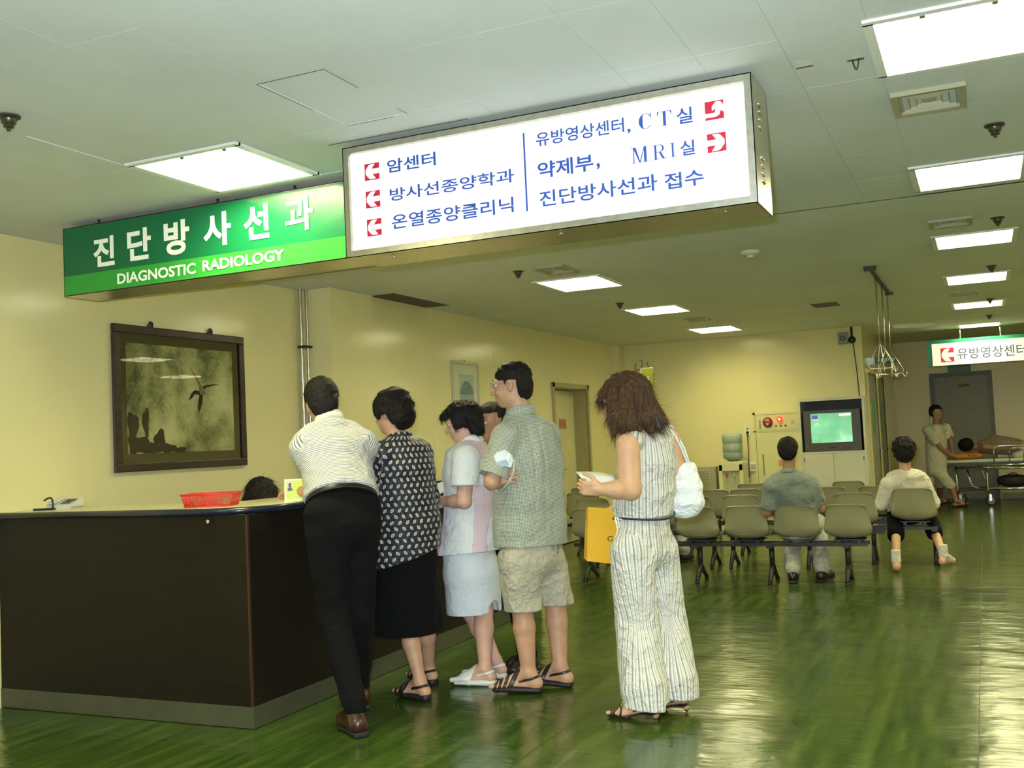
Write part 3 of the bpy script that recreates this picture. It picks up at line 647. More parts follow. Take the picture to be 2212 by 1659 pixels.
# phone + cable
pt = thing('desk_telephone', 'pale desk telephone with dark coiled cable at the left end of the counter', 'telephone', (*hit(140, 1099, 'z', TZ)[:2], TZ), .25); pt.scale = (.78, .78, .78)
M_PH = mat('phone_plastic', (.60, .60, .50), .4)
bm = BM(); prism(bm, [(-.1, -.09, 0), (-.1, .09, 0), (-.1, .09, .075), (-.1, -.09, .03)], (.2, 0, 0)); obj('body', bm, M_PH, pt)
bm = BM(); box(bm, -.085, -.035, -.085, .085, .055, .075, bev=.008, M=Matrix.Rotation(.22, 4, 'X')); obj('handset', bm, M_PH, pt)
bm = BM()
for i in range(4):
    for j in range(3): box(bm, .0+j*.028, .02+j*.028, -.06+i*.03, -.04+i*.03, .036+.0225*(i/3.)+0.006, .050+.0225*(i/3.), bev=.002)
k_ = obj('keys', bm, mat('grey_key', (.12, .12, .10), .5), pt); k_['kind'] = 'stuff'
bm = BM(); P = [(-.13, -.09+.16*i/60, .02+.012*math.sin(i*1.4)) for i in range(0)]
tube(bm, arc((-.17, -.13, .006), (-.05, -.14, .005), (.0, -.12, .006), 8), .011, 8); tube(bm, arc((-.02, -.12, .01), (-.03, -.08, .13), (-.13, -.06, .07), 10), .007, 8)
obj('cable', bm, M_BLACK, pt)
bm = BM(); box(bm, .085, .1, -.08, .08, .0, .02); obj('rear_edge', bm, M_PH, pt)
ct = thing('notice_card', 'small green and white notice card standing on the counter by the leaning man', 'card', (*hit(638, 1081, 'z', TZ)[:2], TZ), .55)
R_ = Matrix.Rotation(-.28, 4, 'X')
bm = BM(); box(bm, -.06, .06, 0, .003, 0, .125, M=R_); obj('holder', bm, mat('acrylic', (.75, .78, .6), .2), ct)
bm = BM(); box(bm, -.05, .05, -.001, 0, .01, .115, M=R_); obj('card', bm, mat('card_green', (.45, .62, .12), .5), ct)
bm = BM(); box(bm, -.046, -.012, -.002, -.001, .055, .108, M=R_); obj('photo', bm, mat('card_photo', (.5, .55, .5), .5), ct)
bm = BM(); box(bm, -.036, -.022, -.003, -.002, .075, .1, M=R_, bev=.004); box(bm, -.042, -.016, -.003, -.002, .056, .074, M=R_); obj('portrait', bm, mat('card_dark', (.12, .1, .12), .5), ct)
bm = BM()
for i in range(5): box(bm, -.002, .04-.006*(i % 2), -.002, -.001, .10-.018*i, .106-.018*i, M=R_)
obj('print_lines', bm, mat('card_yellow', (.75, .70, .05), .5), ct)
# ================================================================== moulded chairs on benches
M_SHELL = mat('olive_shell', (.30, .285, .165), .22, var=.06, nscale=3, coat=.6); M_SHELLE = mat('shell_rim', (.22, .21, .12), .35)
SEATZ = .40
def shell_mesh():
    # moulded seat and back in one shell: profile along v, width along u; sitter looks to +y
    prof = [(.21, .40), (.205, .425), (.17, .432), (.08, .415), (-.02, .402), (-.09, .405), (-.135, .43), (-.16, .47), (-.175, .53), (-.188, .60), (-.20, .655), (-.208, .698), (-.216, .704)]
    half = [.150, .16, .168, .175, .184, .192, .197, .197, .189, .179, .169, .162, .158]
    lip = [.0, .012, .02, .028, .034, .038, .036, .03, .024, .018, .012, .008, .002]
    bm = BM(); us = [-1, -.985, -.93, -.75, -.45, -.2, 0, .2, .45, .75, .93, .985, 1]; G = []
    for (y, z), h, l in zip(prof, half, lip):
        row = []
        for u in us:
            c = abs(u)**3; back = max(0, min(1, (z-.45)/.1))
            dz = l*c*(1-back)*1.2; dy = l*c*back*1.5+.0
            zz = z-.06*max(0, abs(u)-.80)**1.5*(1 if z > .68 else 0)*3
            row.append(bm.verts.new((u*h, y+dy, zz+dz)))
        G.append(row)
    for i in range(len(G)-1):
        for j in range(len(us)-1): bm.faces.new((G[i][j], G[i][j+1], G[i+1][j+1], G[i+1][j])).smooth = True
    bmesh.ops.recalc_face_normals(bm, faces=bm.faces[:]); bmesh.ops.solidify(bm, geom=bm.faces[:], thickness=.008)
    edge = [G[i][0].co.copy() for i in range(len(G))]+[v_.co.copy() for v_ in G[-1][1:]]+[G[i][-1].co.copy() for i in range(len(G)-2, -1, -1)]
    return bm, edge
def make_chair():
    c = empty('moulded_chair'); bm, edge = shell_mesh(); s = obj('seat_shell', bm, M_SHELL, c); me = s.data
    for p in me.polygons: p.use_smooth = True
    sub = s.modifiers.new('s', 'SUBSURF'); sub.levels = 1; sub.render_levels = 1
    bm = BM(); tube(bm, edge, .0065, 6); obj('rim', bm, M_SHELLE, c)
    bm = BM(); box(bm, -.13, .13, -.1, .1, .385, .395); box(bm, -.1, -.07, -.12, .12, .36, .39); box(bm, .07, .1, -.12, .12, .36, .39); obj('mount', bm, M_DARKM, c)
    return c
chair0 = make_chair(); used = [False]
PITCH = .462
def place_chair(x, y, z, rz, label, group, s=1.):
    c = chair0 if not used[0] else copy_tree(chair0); used[0] = True
    c.location = (x, y, z); c.rotation_euler = (0, 0, rz); c.scale = (s, s, s); tag(c, label, 'chair', group); return c
def bench(name_label, xs, y, legs, group, labels, z=0, rz=0, xbar=None, s=1.):
    """one beam unit with its legs; the chairs ride on it. xs: chair centres"""
    x0, x1 = xbar or (min(xs)-.25, max(xs)+.25)
    t = thing('bench_frame', name_label, 'bench frame', (0, y, 0))
    for dy in (-.10, .07):
        bm = BM(); box(bm, x0, x1, dy-.016, dy+.016, .335, .365); obj('beam', bm, M_DARKM, t)
    for lx in legs:
        bm = BM(); tube(bm, [(lx, -.01, .345), (lx, -.01, .13)], .024, 8)
        box(bm, lx-.025, lx+.025, -.13, .10, .318, .336)
        tube(bm, [(lx, -.01, .165), (lx, -.06, .11), (lx, -.16, .02)], [.024, .024, .018], 8); tube(bm, [(lx, -.01, .165), (lx, .06, .10), (lx, .20, .02)], [.024, .024, .018], 8)
        lg = obj('leg', bm, M_DARKM, t)
        for yy in (-.16, .20):
            bm = BM(); lathe(bm, [(0, 0), (.022, 0), (.02, .02), (0, .022)], (lx, yy, 0), 10); obj('rubber_foot', bm, M_BLACK, lg)
    for x, lb in zip(xs, labels): place_chair(x, y, 0, 0, lb, group, s)
G1 = 'moulded chairs of the nearest bench'
YA = 9.68
def xs_at(pxs, py, y): return [hit(p, py, 'y', y).x for p in pxs]
XA = xs_at((1272, 1389, 1503, 1609, 1717, 1829), 1125, YA-.2)
bench('black steel bench frame nearest the camera', XA, YA, [XA[0]-.08, hit(1513, 1200, 'y', YA).x, hit(1668, 1200, 'y', YA).x, hit(1832, 1200, 'y', YA).x], G1,
      ['beige chair of the nearest bench beside the plaid-shirted man', 'beige chair hidden behind the woman in stripes', 'beige chair right of the white handbag on the nearest bench', 'empty beige chair left of the seated man on the nearest bench', 'beige chair of the nearest bench under the seated man in the grey shirt', 'empty beige chair at the right end of the nearest bench'], xbar=(XA[0]-.2, hit(1877, 1162, 'y', YA).x))
YB = 10.75
XB = xs_at((1300, 1410, 1530, 1600, 1720, 1842), 1090, YB-.2); XB = [XB[0], XB[0]+PITCH, XB[2]-.02, XB[3]+.02, XB[4], XB[5]]
XB = [hit(1280, 1100, 'y', YB-.2).x, hit(1390, 1100, 'y', YB-.2).x, hit(1495, 1090, 'y', YB-.2).x, hit(1601, 1090, 'y', YB-.2).x, hit(1722, 1090, 'y', YB-.2).x, hit(1844, 1085, 'y', YB-.2).x]
bench('black steel frame of the second bench', XB, YB, [hit(1545, 1200, 'y', YB).x, hit(1575, 1200, 'y', YB).x-.0+.05, hit(1750, 1190, 'y', YB).x, hit(1300, 1200, 'y', YB).x], 'moulded chairs of the second bench', s=1.05, labels=
      ['beige chair of the second bench above the yellow bag', 'beige chair of the second bench hidden by the woman in stripes', 'beige chair of the second bench just right of the white handbag', 'beige chair of the second bench directly behind the empty chair left of the seated man', 'beige chair of the second bench hidden by the seated man', 'beige chair of the second bench right of the seated man'])
YC_ = 11.85
XC = [hit(1255, 1075, 'y', YC_-.2).x, hit(1440, 1075, 'y', YC_-.2).x, hit(1540, 1060, 'y', YC_-.2).x, hit(1600, 1062, 'y', YC_-.2).x+.06, hit(1790, 1055, 'y', YC_-.2).x, hit(1893, 1055, 'y', YC_-.2).x]
bench('black steel frame of the third bench', XC, YC_, [hit(1610, 1190, 'y', YC_).x, hit(1500, 1190, 'y', YC_).x, hit(1260, 1190, 'y', YC_).x, hit(1760, 1190, 'y', YC_).x], 'moulded chairs of the third bench', s=1.05, labels=
      ['beige chair of the third bench left of the yellow bag', 'beige chair of the third bench behind the white handbag', 'beige chair of the third bench right of the handbag', 'beige chair of the third bench in front of the water cooler', 'beige chair of the third bench right of the seated man', 'beige chair of the third bench left of the seated curly-haired woman'])
YD = 13.0
XD = [hit(1262, 1065, 'y', YD-.2).x, hit(1625, 1048, 'y', YD-.2).x, hit(1715, 1045, 'y', YD-.2).x, hit(1832, 1040, 'y', YD-.2).x]
bench('black steel frame of the farthest bench', XD, YD, [hit(1625, 1150, 'y', YD).x, hit(1832, 1150, 'y', YD).x], 'moulded chairs of the farthest bench', s=1.05, labels=
      ['farthest beige chair at the left by the striped woman\'s hand', 'farthest beige chair before the hose cabinet', 'farthest beige chair hidden by the seated man', 'farthest beige chair before the television cabinet'])
YE = 11.15
XE = [hit(1973, 1100, 'y', YE-.2).x]
bench('black steel frame of the right-hand bench', XE, YE, [hit(1887, 1150, 'y', YE).x, hit(2020, 1150, 'y', YE).x], 'right-hand bench', ['large beige chair under the seated curly-haired woman'], xbar=(hit(1884, 1135, 'y', YE).x, hit(2027, 1135, 'y', YE).x), s=1.06)
# ================================================================== back wall fittings
t = thing('television_cabinet', 'tall cream cabinet with an open niche for the television', 'cabinet', (-2.30, 14.5, 0)); WC = .86
MC = mat('cabinet_cream', (.52, .52, .38), .4, var=.03)
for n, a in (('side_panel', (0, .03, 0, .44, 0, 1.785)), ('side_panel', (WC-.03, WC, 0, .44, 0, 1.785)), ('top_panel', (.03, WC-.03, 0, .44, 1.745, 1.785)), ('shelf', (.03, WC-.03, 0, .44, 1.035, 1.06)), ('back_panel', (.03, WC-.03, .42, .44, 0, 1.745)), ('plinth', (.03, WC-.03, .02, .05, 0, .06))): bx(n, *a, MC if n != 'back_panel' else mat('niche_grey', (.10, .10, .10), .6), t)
d1 = bx('door', .032, WC/2-.002, .0, .02, .062, 1.032, MC, t); d2 = bx('door', WC/2+.002, WC-.032, .0, .02, .062, 1.032, MC, t)
for d, x in ((d1, .045), (d2, WC-.045)): bx('hinge', x-.005, x+.005, -.004, 0, .93, .98, M_DARKM, d)
t = thing('television', 'dark tube television in the cabinet showing a green sports field', 'television', (-2.235, 14.5, 1.06))
MTV = mat('tv_shell', (.055, .05, .04), .4)
W2_, H2_ = .735, .555; bm = BM(); box(bm, .0, W2_, .03, .30, .0, H2_, bev=.01); box(bm, .12, W2_-.12, .28, .40, .05, H2_-.08, bev=.02); obj('body', bm, MTV, t)
sx0, sx1, sz0, sz1 = .09, .625, .12, .515; bm = BM()
for a in ((0, W2_, 0, sz0), (0, W2_, sz1, H2_), (0, sx0, sz0, sz1), (sx1, W2_, sz0, sz1)): box(bm, a[0], a[1], 0, .03, a[2], a[3])
obj('bezel', bm, MTV, t)
m, nt, bs = new_mat('tv_picture'); v = coords(nt); f = noise(nt, v, 3.5, 4)
c = ramp(nt, f, [(.3, (.10, .32, .17)), (.55, (.16, .42, .25)), (.75, (.35, .62, .50))]); L(nt, c, bs.inputs['Base Color']); L(nt, c, bs.inputs['Emission Color']); bs.inputs['Emission Strength'].default_value = .75; bs.inputs['Roughness'].default_value = .08
s_ = sheet('screen', lin(sx0, sx1, 8), lin(sz0, sz1, 6), lambda u, v_: (u, .012+.012*(((u-.36)/.27)**2+((v_-.32)/.2)**2)/2, v_), m, t)
def blob(par, name, x, z, w_, h_, col, e=.8, y=.008):
    bm = BM(); box(bm, x-w_/2, x+w_/2, y, y+.001, z-h_/2, z+h_/2); return obj(name, bm, mat('scr_%s' % name, col, .4, emit=col, estr=e), par)
blob(s_, 'score_box', sx0+.06, sz1-.05, .075, .05, (.05, .06, .25)); blob(s_, 'score_strip', sx0+.062, sz1-.085, .08, .014, (.8, .35, .3)); blob(s_, 'caption', sx1-.085, sz1-.03, .15, .022, (.85, .75, .72)); blob(s_, 'caption_line', sx1-.085, sz1-.047, .14, .008, (.8, .2, .15))
for k, (x, z) in enumerate(((.21, .39), (.41, .41), (.39, .27), (.52, .43))): blob(s_, 'player', x, z, .010, .028, (.08, .25, .6) if k % 2 == 0 else (.8, .8, .8))
bm = BM(); box(bm, .3, .42, -.004, 0, .045, .06); box(bm, .5, .62, -.003, 0, .035, .043); obj('front_controls', bm, M_BLACK, t)
bm = BM(); box(bm, .03, .045, -.003, 0, .07, .082); obj('logo_mark', bm, mat('gold_mark', (.5, .4, .12), .4), t)
# fire hose cabinet
FX, FYY = -2.965, 14.93; t = thing('hose_cabinet', 'cream fire hose cabinet with bell, red lamp and red lettering', 'hose cabinet', (FX, FYY, 0))
MF = mat('hose_cabinet_paint', (.62, .60, .30), .4); wd = .655
bm = BM()
for a in ((-.03, wd+.03, 1.605, 1.64), (-.03, wd+.03, 1.36, 1.38), (-.03, 0, .15, 1.64), (wd, wd+.03, .15, 1.64), (-.03, wd+.03, .12, .15)): box(bm, a[0], a[1], -.035, .02, a[2], a[3])
obj('frame', bm, MF, t); up = bx('upper_panel', .004, wd-.004, -.03, .02, 1.384, 1.601, MF, t); dr = bx('door', .004, wd-.004, -.03, .02, .154, 1.356, MF, t)
def disc(par, name, x, z, r, m, y=-.03, d=.02, dome=False):
    bm = BM(); lathe(bm, [(0, -d), (r*.55, -d), (r*.85, -d*.8), (r, -d*.3), (r, 0), (0, 0)] if dome else [(0, -d), (r, -d), (r, 0), (0, 0)], (x, y, z), 24, axis='y'); return obj(name, bm, m, par, 1)
MBELL = mat('bell_red', (.26, .01, .01), .35)
bl = disc(up, 'alarm_bell', .175, 1.495, .07, MBELL, d=.035, dome=True); disc(bl, 'bell_knob', .175, 1.47, .022, mat('bell_grey', (.3, .3, .3), .3), -.064, .008); bx('bell_label', .135, .205, -.067, -.064, 1.515, 1.532, mat('bell_label', (.5, .4, .3), .5), bl)
disc(up, 'alarm_lamp', .345, 1.53, .045, mat('lamp_red', (.9, .03, .02), .2, emit=(1, .04, .02), estr=1.6), d=.04, dome=True); disc(up, 'lamp_filament', .345, 1.53, .014, mat('lamp_core', (1, .7, .2), .3, emit=(1, .6, .15), estr=3), y=-.068, d=.004)
for x, c in ((.29, (.25, .03, .02)), (.355, (.03, .10, .06)), (.42, (.02, .02, .02))): disc(up, 'push_button', x, 1.438, .013, mat('btn%g' % x, c, .35), d=.012)
bx('speaker_grid', .50, .54, -.033, -.03, 1.46, 1.50, mat('grid_grey', (.42, .41, .2), .5), up)
bx('slot_handle', .055, .075, -.036, -.03, 1.41, 1.53, mat('slot_steel', (.3, .3, .18), .3, .5), up); bx('slot_handle', .075, .095, -.036, -.03, .75, 1.05, mat('slot_steel', (.3, .3, .18), .3, .5), dr)
MRL = mat('orange_red_letters', (.62, .10, .02), .5)
for s, z in (('소', 1.08), ('화', .86), ('전', .64)):
    bm = BM(); glyphs(bm, s, (.285, -.031, z), (1, 0, 0), (0, 0, 1), .10, .10, (0, -1, 0), .01); obj('lettering', bm, MRL, dr)
# socket and switch
t = thing('wall_socket', 'white double wall socket with black plug beside the water bottle', 'socket', (-3.12, 14.95, 1.33)); bx('plate', 0, .065, -.012, 0, 0, .12, M_WHITE, t)
bm = BM(); lathe(bm, [(0, -.006), (.018, -.006), (.018, 0), (0, 0)], (.032, -.012, .09), 12, axis='y'); obj('outlet', bm, mat('outlet_grey', (.3, .3, .25), .5), t); bm = BM(); lathe(bm, [(0, -.04), (.018, -.03), (.02, 0), (0, 0)], (.032, -.012, .035), 12, axis='y'); tube(bm, [(.032, -.05, .03), (.035, -.06, -.2), (.03, -.06, -.6)], .006, 6); obj('plug', bm, M_BLACK, t)
t = thing('switch_box', 'small square wall box right of the water cooler', 'switch', (-3.09, 14.95, .81)); bx('plate', 0, .13, -.03, 0, 0, .13, M_WHITE, t, .006); bx('label', .025, .09, -.032, -.03, .025, .10, mat('switch_grey', (.4, .4, .33), .5), t)
# water cooler
t = thing('water_cooler', 'cream water cooler standing against the back wall', 'water cooler', (-3.42, 14.45, 0)); MCW = mat('cooler_plastic', (.64, .62, .34), .3)
bm = BM(); box(bm, 0, .34, .02, .34, 0, .97, bev=.012); obj('body', bm, MCW, t); bm = BM()
for a in ((0, .05), (.29, .34)): box(bm, a[0], a[1], -.01, .02, .55, .93)
box(bm, 0, .34, -.01, .02, .84, .97, bev=.008); box(bm, .0, .34, -.03, .02, .0, .55, bev=.01); obj('front', bm, MCW, t); bx('recess', .05, .29, .016, .021, .55, .84, mat('recess', (.40, .40, .22), .4), t)
for x, c in ((.11, (.4, .03, .02)), (.22, (.5, .55, .6))):
    bm = BM(); tube(bm, [(x, .02, .80), (x, -.02, .79), (x, -.02, .76)], .009, 8); obj('tap', bm, mat('tap%g' % x, c, .3), t)
wb = thing('water_bottle', 'big blue plastic water bottle upside down on the cooler', 'bottle', (-3.245, 14.62, .975)); MB_ = mat('bottle_plastic', (.30, .42, .38), .12, spec=.6)
m, nt, bs = new_mat('bottle_tint'); bs.inputs['Base Color'].default_value = (.34, .44, .36, 1); bs.inputs['Roughness'].default_value = .12; bs.inputs['Alpha'].default_value = .72
bm = BM(); lathe(bm, [(0, 0), (.06, 0), (.075, .01), (.13, .04), (.138, .06), (.138, .11), (.132, .12), (.14, .13), (.14, .22), (.132, .235), (.132, .25), (.14, .262), (.14, .345), (.13, .375), (.10, .385), (0, .385)], n=28); obj('bottle', bm, m, wb, 1)
bm = BM(); lathe(bm, [(0, .004), (.068, .006), (.124, .045), (.132, .06), (.131, .105), (0, .105)], n=28); obj('water', bm, mat('water_blue', (.12, .26, .30), .1), wb, 1)
t = thing('wall_heater', 'low beige slatted box unit against the back wall behind the handbag', 'heater', (-3.86, 14.6, 0)); mh = mat('heater_beige', (.36, .35, .20), .5)
bx('body', 0, .36, 0, .33, 0, .90, mh, t)
for i in range(13): bx('louvre', .02, .27, -.006, 0, .42+i*.035, .437+i*.035, mh, t)
# loudspeaker, bell and conduit on the back wall
t = thing('wall_speaker', 'grey square box speaker high on the back wall', 'speaker', (-1.70, 14.95, 2.60)); bx('box', -.065, .065, -.06, 0, -.08, .08, mat('speaker_grey', (.22, .23, .2), .5), t); disc(t, 'cone', 0, .0, .035, M_BLACK, -.06, .006); disc(t, 'cone_cap', 0, 0, .02, mat('speaker_grey', (.22, .23, .2), .5), -.066, .003)
t = thing('wall_bell', 'round dark bell on its conduit beside the wall speaker', 'bell', (-1.585, 14.95, 2.57)); disc(t, 'dome', 0, 0, .05, M_BLACK, -.0, .05, True)
bm = BM(); tube(bm, [(0, -.015, .03), (-.0, -.015, .178)], .016, 8); obj('conduit', bm, M_DARKM, t); bm = BM(); tube(bm, [(.01, -.01, -.03), (.035, -.01, -.4), (.05, -.01, -.78)], .006, 8); obj('cable', bm, M_DARKM, t)
# ================================================================== stretcher at the far right
SX, SY = -.62, 18.55; t = thing('hospital_stretcher', 'steel wheeled hospital stretcher with a white mattress at the far right', 'stretcher', (SX, SY, 0))
SL, SW = 2.0, .62
bx('mattress', .0, SL, 0, SW, .70, .755, mat('sheet_white', (.66, .68, .52), .7, bumps=.4, bscale=14), t, .02); bx('bed_pan', -.03, SL, -.01, SW+.01, .665, .70, mat('stretcher_navy', (.012, .03, .04), .4), t)
for y in (-.01, SW+.01):
    bm = BM(); tube(bm, [(-.03, y, .655), (SL, y, .655)], .014, 8); tube(bm, [(.1, y, .60), (SL-.1, y, .60)], .012, 8); obj('side_rail', bm, M_CHROME, t)
    bm = BM(); tube(bm, round_path([(.72, y, .66), (.72, y, .96), (1.9, y, .96), (1.9, y, .66)], .10, 5), .013, 8); tube(bm, round_path([(.95, y, .66), (.95, y, .92), (1.15, y, .92), (1.15, y, .66)], .05, 4), .007, 8); tube(bm, round_path([(1.35, y, .66), (1.35, y, .92), (1.55, y, .92), (1.55, y, .66)], .05, 4), .007, 8); obj('guard_rail', bm, M_CHROME, t)
for x in (.14, .50, .60, 1.75):
    for y in (.03, SW-.03):
        if x in (.50,) : continue
        bm = BM(); tube(bm, round_path([(x, y, .64), (x, y, .30), (x, y, .19)], .05), .013, 8); obj('leg', bm, M_CHROME, t)
for y in (.03, SW-.03):
    bm = BM(); tube(bm, round_path([(.60, y, .25), (.52, y, .62), (1.7, y, .62)], .08), .012, 8); tube(bm, [(.14, y, .27), (1.75, y, .27)], .013, 8); tube(bm, round_path([(.30, y, .60), (.36, y, .32), (.48, y, .28)], .05), .010, 8); obj('under_frame', bm, M_CHROME, t)
bx('lower_shelf', .6, 1.75, .03, SW-.03, .275, .285, mat('shelf_steel', (.4, .4, .3), .3, .6), t)
for x in (.17, .62, 1.75):
    for y in ((.03, SW-.03) if x != .62 else (.03,)):
        bm = BM(); r_ = .085; tube(bm, [Vector((x+.02+r_*.8*math.cos(a), y, r_+r_*.8*math.sin(a))) for a in [2*PI*k/16 for k in range(16)]], r_*.2, 8, closed=True); wv_ = obj('wheel', bm, M_BLACK, t)
        bm = BM(); lathe(bm, [(0, -.012), (.06, -.012), (.06, .012), (0, .012)], (x+.02, y, r_), 16, axis='y'); obj('hub', bm, mat('grey_hub', (.16, .16, .13), .5), wv_, 1)
        bm = BM(); tube(bm, [(x, y, .2), (x, y, .17)], .022, 8); box(bm, x-.01, x+.03, y-.028, y-.022, .08, .18); box(bm, x-.01, x+.03, y+.022, y+.028, .08, .18); obj('caster_fork', bm, M_CHROME, t)
bm = BM(); tube(bm, [(.02, .02, .62), (-.14, .02, 1.58)], .009, 8); tube(bm, [(-.16, .02, 1.55), (-.12, .02, 1.60)], .006, 6); obj('drip_pole', bm, M_CHROME, t)
bb = thing('black_bag', 'black soft bag on the lower shelf of the stretcher', 'bag', (SX+.98, SY+.25, .285)); bm = BM(); vs = bmesh.ops.create_icosphere(bm, subdivisions=3, radius=1)['verts']
for v_ in vs: v_.co = Vector((v_.co.x*.24, v_.co.y*.16, (.5+.5*(abs(v_.co.z)**.6)*(1 if v_.co.z > 0 else -1))*.20))
obj('bag_body', bm, mat('bag_black', (.008, .008, .010), .6), bb, 3); bm = BM(); tube(bm, arc((-.1, 0, .17), (0, 0, .28), (.1, 0, .17), 8), .008, 6); obj('strap', bm, M_BLACK, bb)
t = thing('pillow', 'white pillow at the right end of the stretcher', 'pillow', (SX+1.35, SY+.3, .76)); bm = BM(); vs = bmesh.ops.create_icosphere(bm, subdivisions=4, radius=1)['verts']
for v_ in vs:
    x, y, z = v_.co; v_.co = Vector((math.copysign(abs(x)**.6, x)*.36, math.copysign(abs(y)**.6, y)*.24, z*.13*(1-.35*(x*x+y*y))+.10+.012*math.sin(x*9+y*5)))
bmesh.ops.transform(bm, matrix=Matrix.Rotation(-.18, 4, 'Y'), verts=bm.verts[:]); obj('pillow_case', bm, mat('pillow_white', (.66, .66, .50), .75), t, 3)
t = thing('orange_cushion', 'orange cushion with dark print under the patient\'s head', 'cushion', (SX+.30, SY+.22, .755)); bm = BM(); vs = bmesh.ops.create_icosphere(bm, subdivisions=3, radius=1)['verts']
for v_ in vs: x, y, z = v_.co; v_.co = Vector((math.copysign(abs(x)**.6, x)*.27, math.copysign(abs(y)**.6, y)*.16, (z*.5+.5)*.11))
obj('cushion_cover', bm, mat('orange_cloth', (.62, .22, .012), .7), t, 3)
bm = BM(); 
for i in range(3): box(bm, .04+i*.05, .07+i*.05, -.158, -.155, .045, .075)
obj('print', bm, mat('brown_print', (.2, .08, .02), .6), t)
bk = thing('drip_bag', 'small clear drip bag on the stretcher pole beside the orderly', 'drip bag', (SX-.17, SY+.02, 1.52)); 
bm = BM(); box(bm, -.045, .045, -.015, .015, -.20, -.02, bev=.012); obj('bag', bm, mat('drip_clear', (.55, .50, .25), .15), bk); bm = BM(); tube(bm, [(0, 0, -.02), (.02, 0, .08)], .004, 6); tube(bm, [(0, 0, -.2), (.01, 0, -.3), (.0, 0, -.55)], .004, 6); obj('tube', bm, mat('drip_line', (.55, .5, .2), .3), bk)
# drip stand and bag behind the striped woman
YI = 10.4; p = hit(1386, 788, 'y', YI); t = thing('drip_stand', 'slim chrome drip stand behind the woman in stripes', 'drip stand', (p.x, YI, 0))
bm = BM(); tube(bm, [(0, 0, .06), (0, 0, p.z)], .009, 10); obj('pole', bm, M_CHROME, t)
bm = BM()
for s in (-1, 1): tube(bm, arc((0, 0, p.z-.03), (s*.10, 0, p.z-.10), (s*.06, 0, p.z+.02), 8), .0045, 6)
tube(bm, arc((0, 0, p.z-.01), (.03, 0, p.z+.05), (-.02, 0, p.z+.05), 8), .004, 6); obj('hook', bm, M_DARKM, t)
for k in range(4):
    a = k*PI/2+.4; bm = BM(); tube(bm, [(0, 0, .07), (.2*math.cos(a), .2*math.sin(a), .03)], .009, 8); lathe(bm, [(0, 0), (.02, 0), (.02, .02), (0, .02)], (.2*math.cos(a), .2*math.sin(a), .0), 10); obj('foot', bm, M_CHROME, t)
t = thing('drip_bag', 'yellow-green drip bag hanging behind the striped woman\'s head', 'drip bag', (p.x, YI, 0)); bm = BM(); z0 = p.z
box(bm, .0, .115, -.02, .02, z0-.26, z0-.045, bev=.014); obj('bag', bm, mat('drip_fluid', (.50, .52, .02), .15), t)
bm = BM(); box(bm, -.02, .12, -.012, .012, z0-.10, z0-.035, bev=.008); obj('bag_top', bm, mat('drip_plastic', (.62, .64, .50), .2), t); bx('label', .05, .08, -.022, -.02, z0-.17, z0-.12, M_PAPER, t)
bm = BM(); tube(bm, [(.1, 0, z0-.26), (.1, .0, z0-.6), (.02, 0, z0-.9)], .004, 6); obj('tube', bm, mat('drip_line', (.55, .5, .2), .3), t)
# ================================================================== figures: bodies grown from smooth distance fields
def V(*a): return np.array(a if len(a) > 1 else a[0], float)
def nrm(a): a = np.asarray(a, float); return a/(np.linalg.norm(a)+1e-12)
def azv(deg): a = math.radians(deg); return V(-math.sin(a), math.cos(a), 0)
def _pad(lo, hi, r): return lo-r, hi+r
def cone(a, b, ra, rb=None, k=.012):
    a, b = V(a), V(b); rb = ra if rb is None else rb; m = max(ra, rb)
    def f(P):
        d = b-a; q = P-a; t = np.clip(q@d/(d@d+1e-12), 0, 1)[:, None]
        return np.linalg.norm(q-t*d, axis=1)-(ra+(rb-ra)*t[:, 0])
    return (np.minimum(a, b)-m, np.maximum(a, b)+m, f, k)
def ell(c, r, R=None, k=.012):
    c, r = V(c), V(r); R = np.eye(3) if R is None else np.array(R, float)   # rows of R: local axes
    def f(P):
        q = (P-c)@R.T; k0 = np.linalg.norm(q/r, axis=1); k1 = np.linalg.norm(q/(r*r), axis=1)
        return k0*(k0-1)/(k1+1e-9)
    e = np.abs(R).T@r; return (c-e, c+e, f, k)
def rbox(c, h, rad, R=None, k=.006):
    c, h = V(c), V(h); R = np.eye(3) if R is None else np.array(R, float)
    def f(P):
        q = np.abs((P-c)@R.T)-(h-rad); return np.linalg.norm(np.maximum(q, 0), axis=1)+np.minimum(q.max(1), 0)-rad
    e = np.abs(R).T@h; return (c-e, c+e, f, k)
def loft(st, side, fwd, k=.015, p=2.0):
    """elliptic tube through stations (centre, half width, half depth)"""
    side, fwd = nrm(side), nrm(fwd); out = []
    for (c0, a0, b0), (c1, a1, b1) in zip(st, st[1:]):
        c0, c1 = V(c0), V(c1)
        def f(P, c0=c0, c1=c1, a0=a0, a1=a1, b0=b0, b1=b1):
            d = c1-c0; q = P-c0; t = np.clip(q@d/(d@d+1e-12), 0, 1); q = q-t[:, None]*d
            a = a0+(a1-a0)*t; b = b0+(b1-b0)*t; u = nrm(np.cross(side, fwd))
            x = q@side; y = q@fwd; z = q@u; m = np.minimum(a, b)*.8
            k0 = (np.abs(x/a)**p+np.abs(y/b)**p+np.abs(z/m)**p)**(1/p)
            k1 = np.sqrt((x/(a*a))**2+(y/(b*b))**2+(z/(m*m))**2)
            return np.where(k0 < .3, (k0-1)*m, k0*(k0-1)/(k1+1e-9))
        m = max(a0, a1, b0, b1); out.append((np.minimum(c0, c1)-m, np.maximum(c0, c1)+m, f, k))
    return out
def chain(pts, rs, k=.01):
    return [cone(pts[i], pts[i+1], rs[i], rs[i+1], k) for i in range(len(pts)-1)]
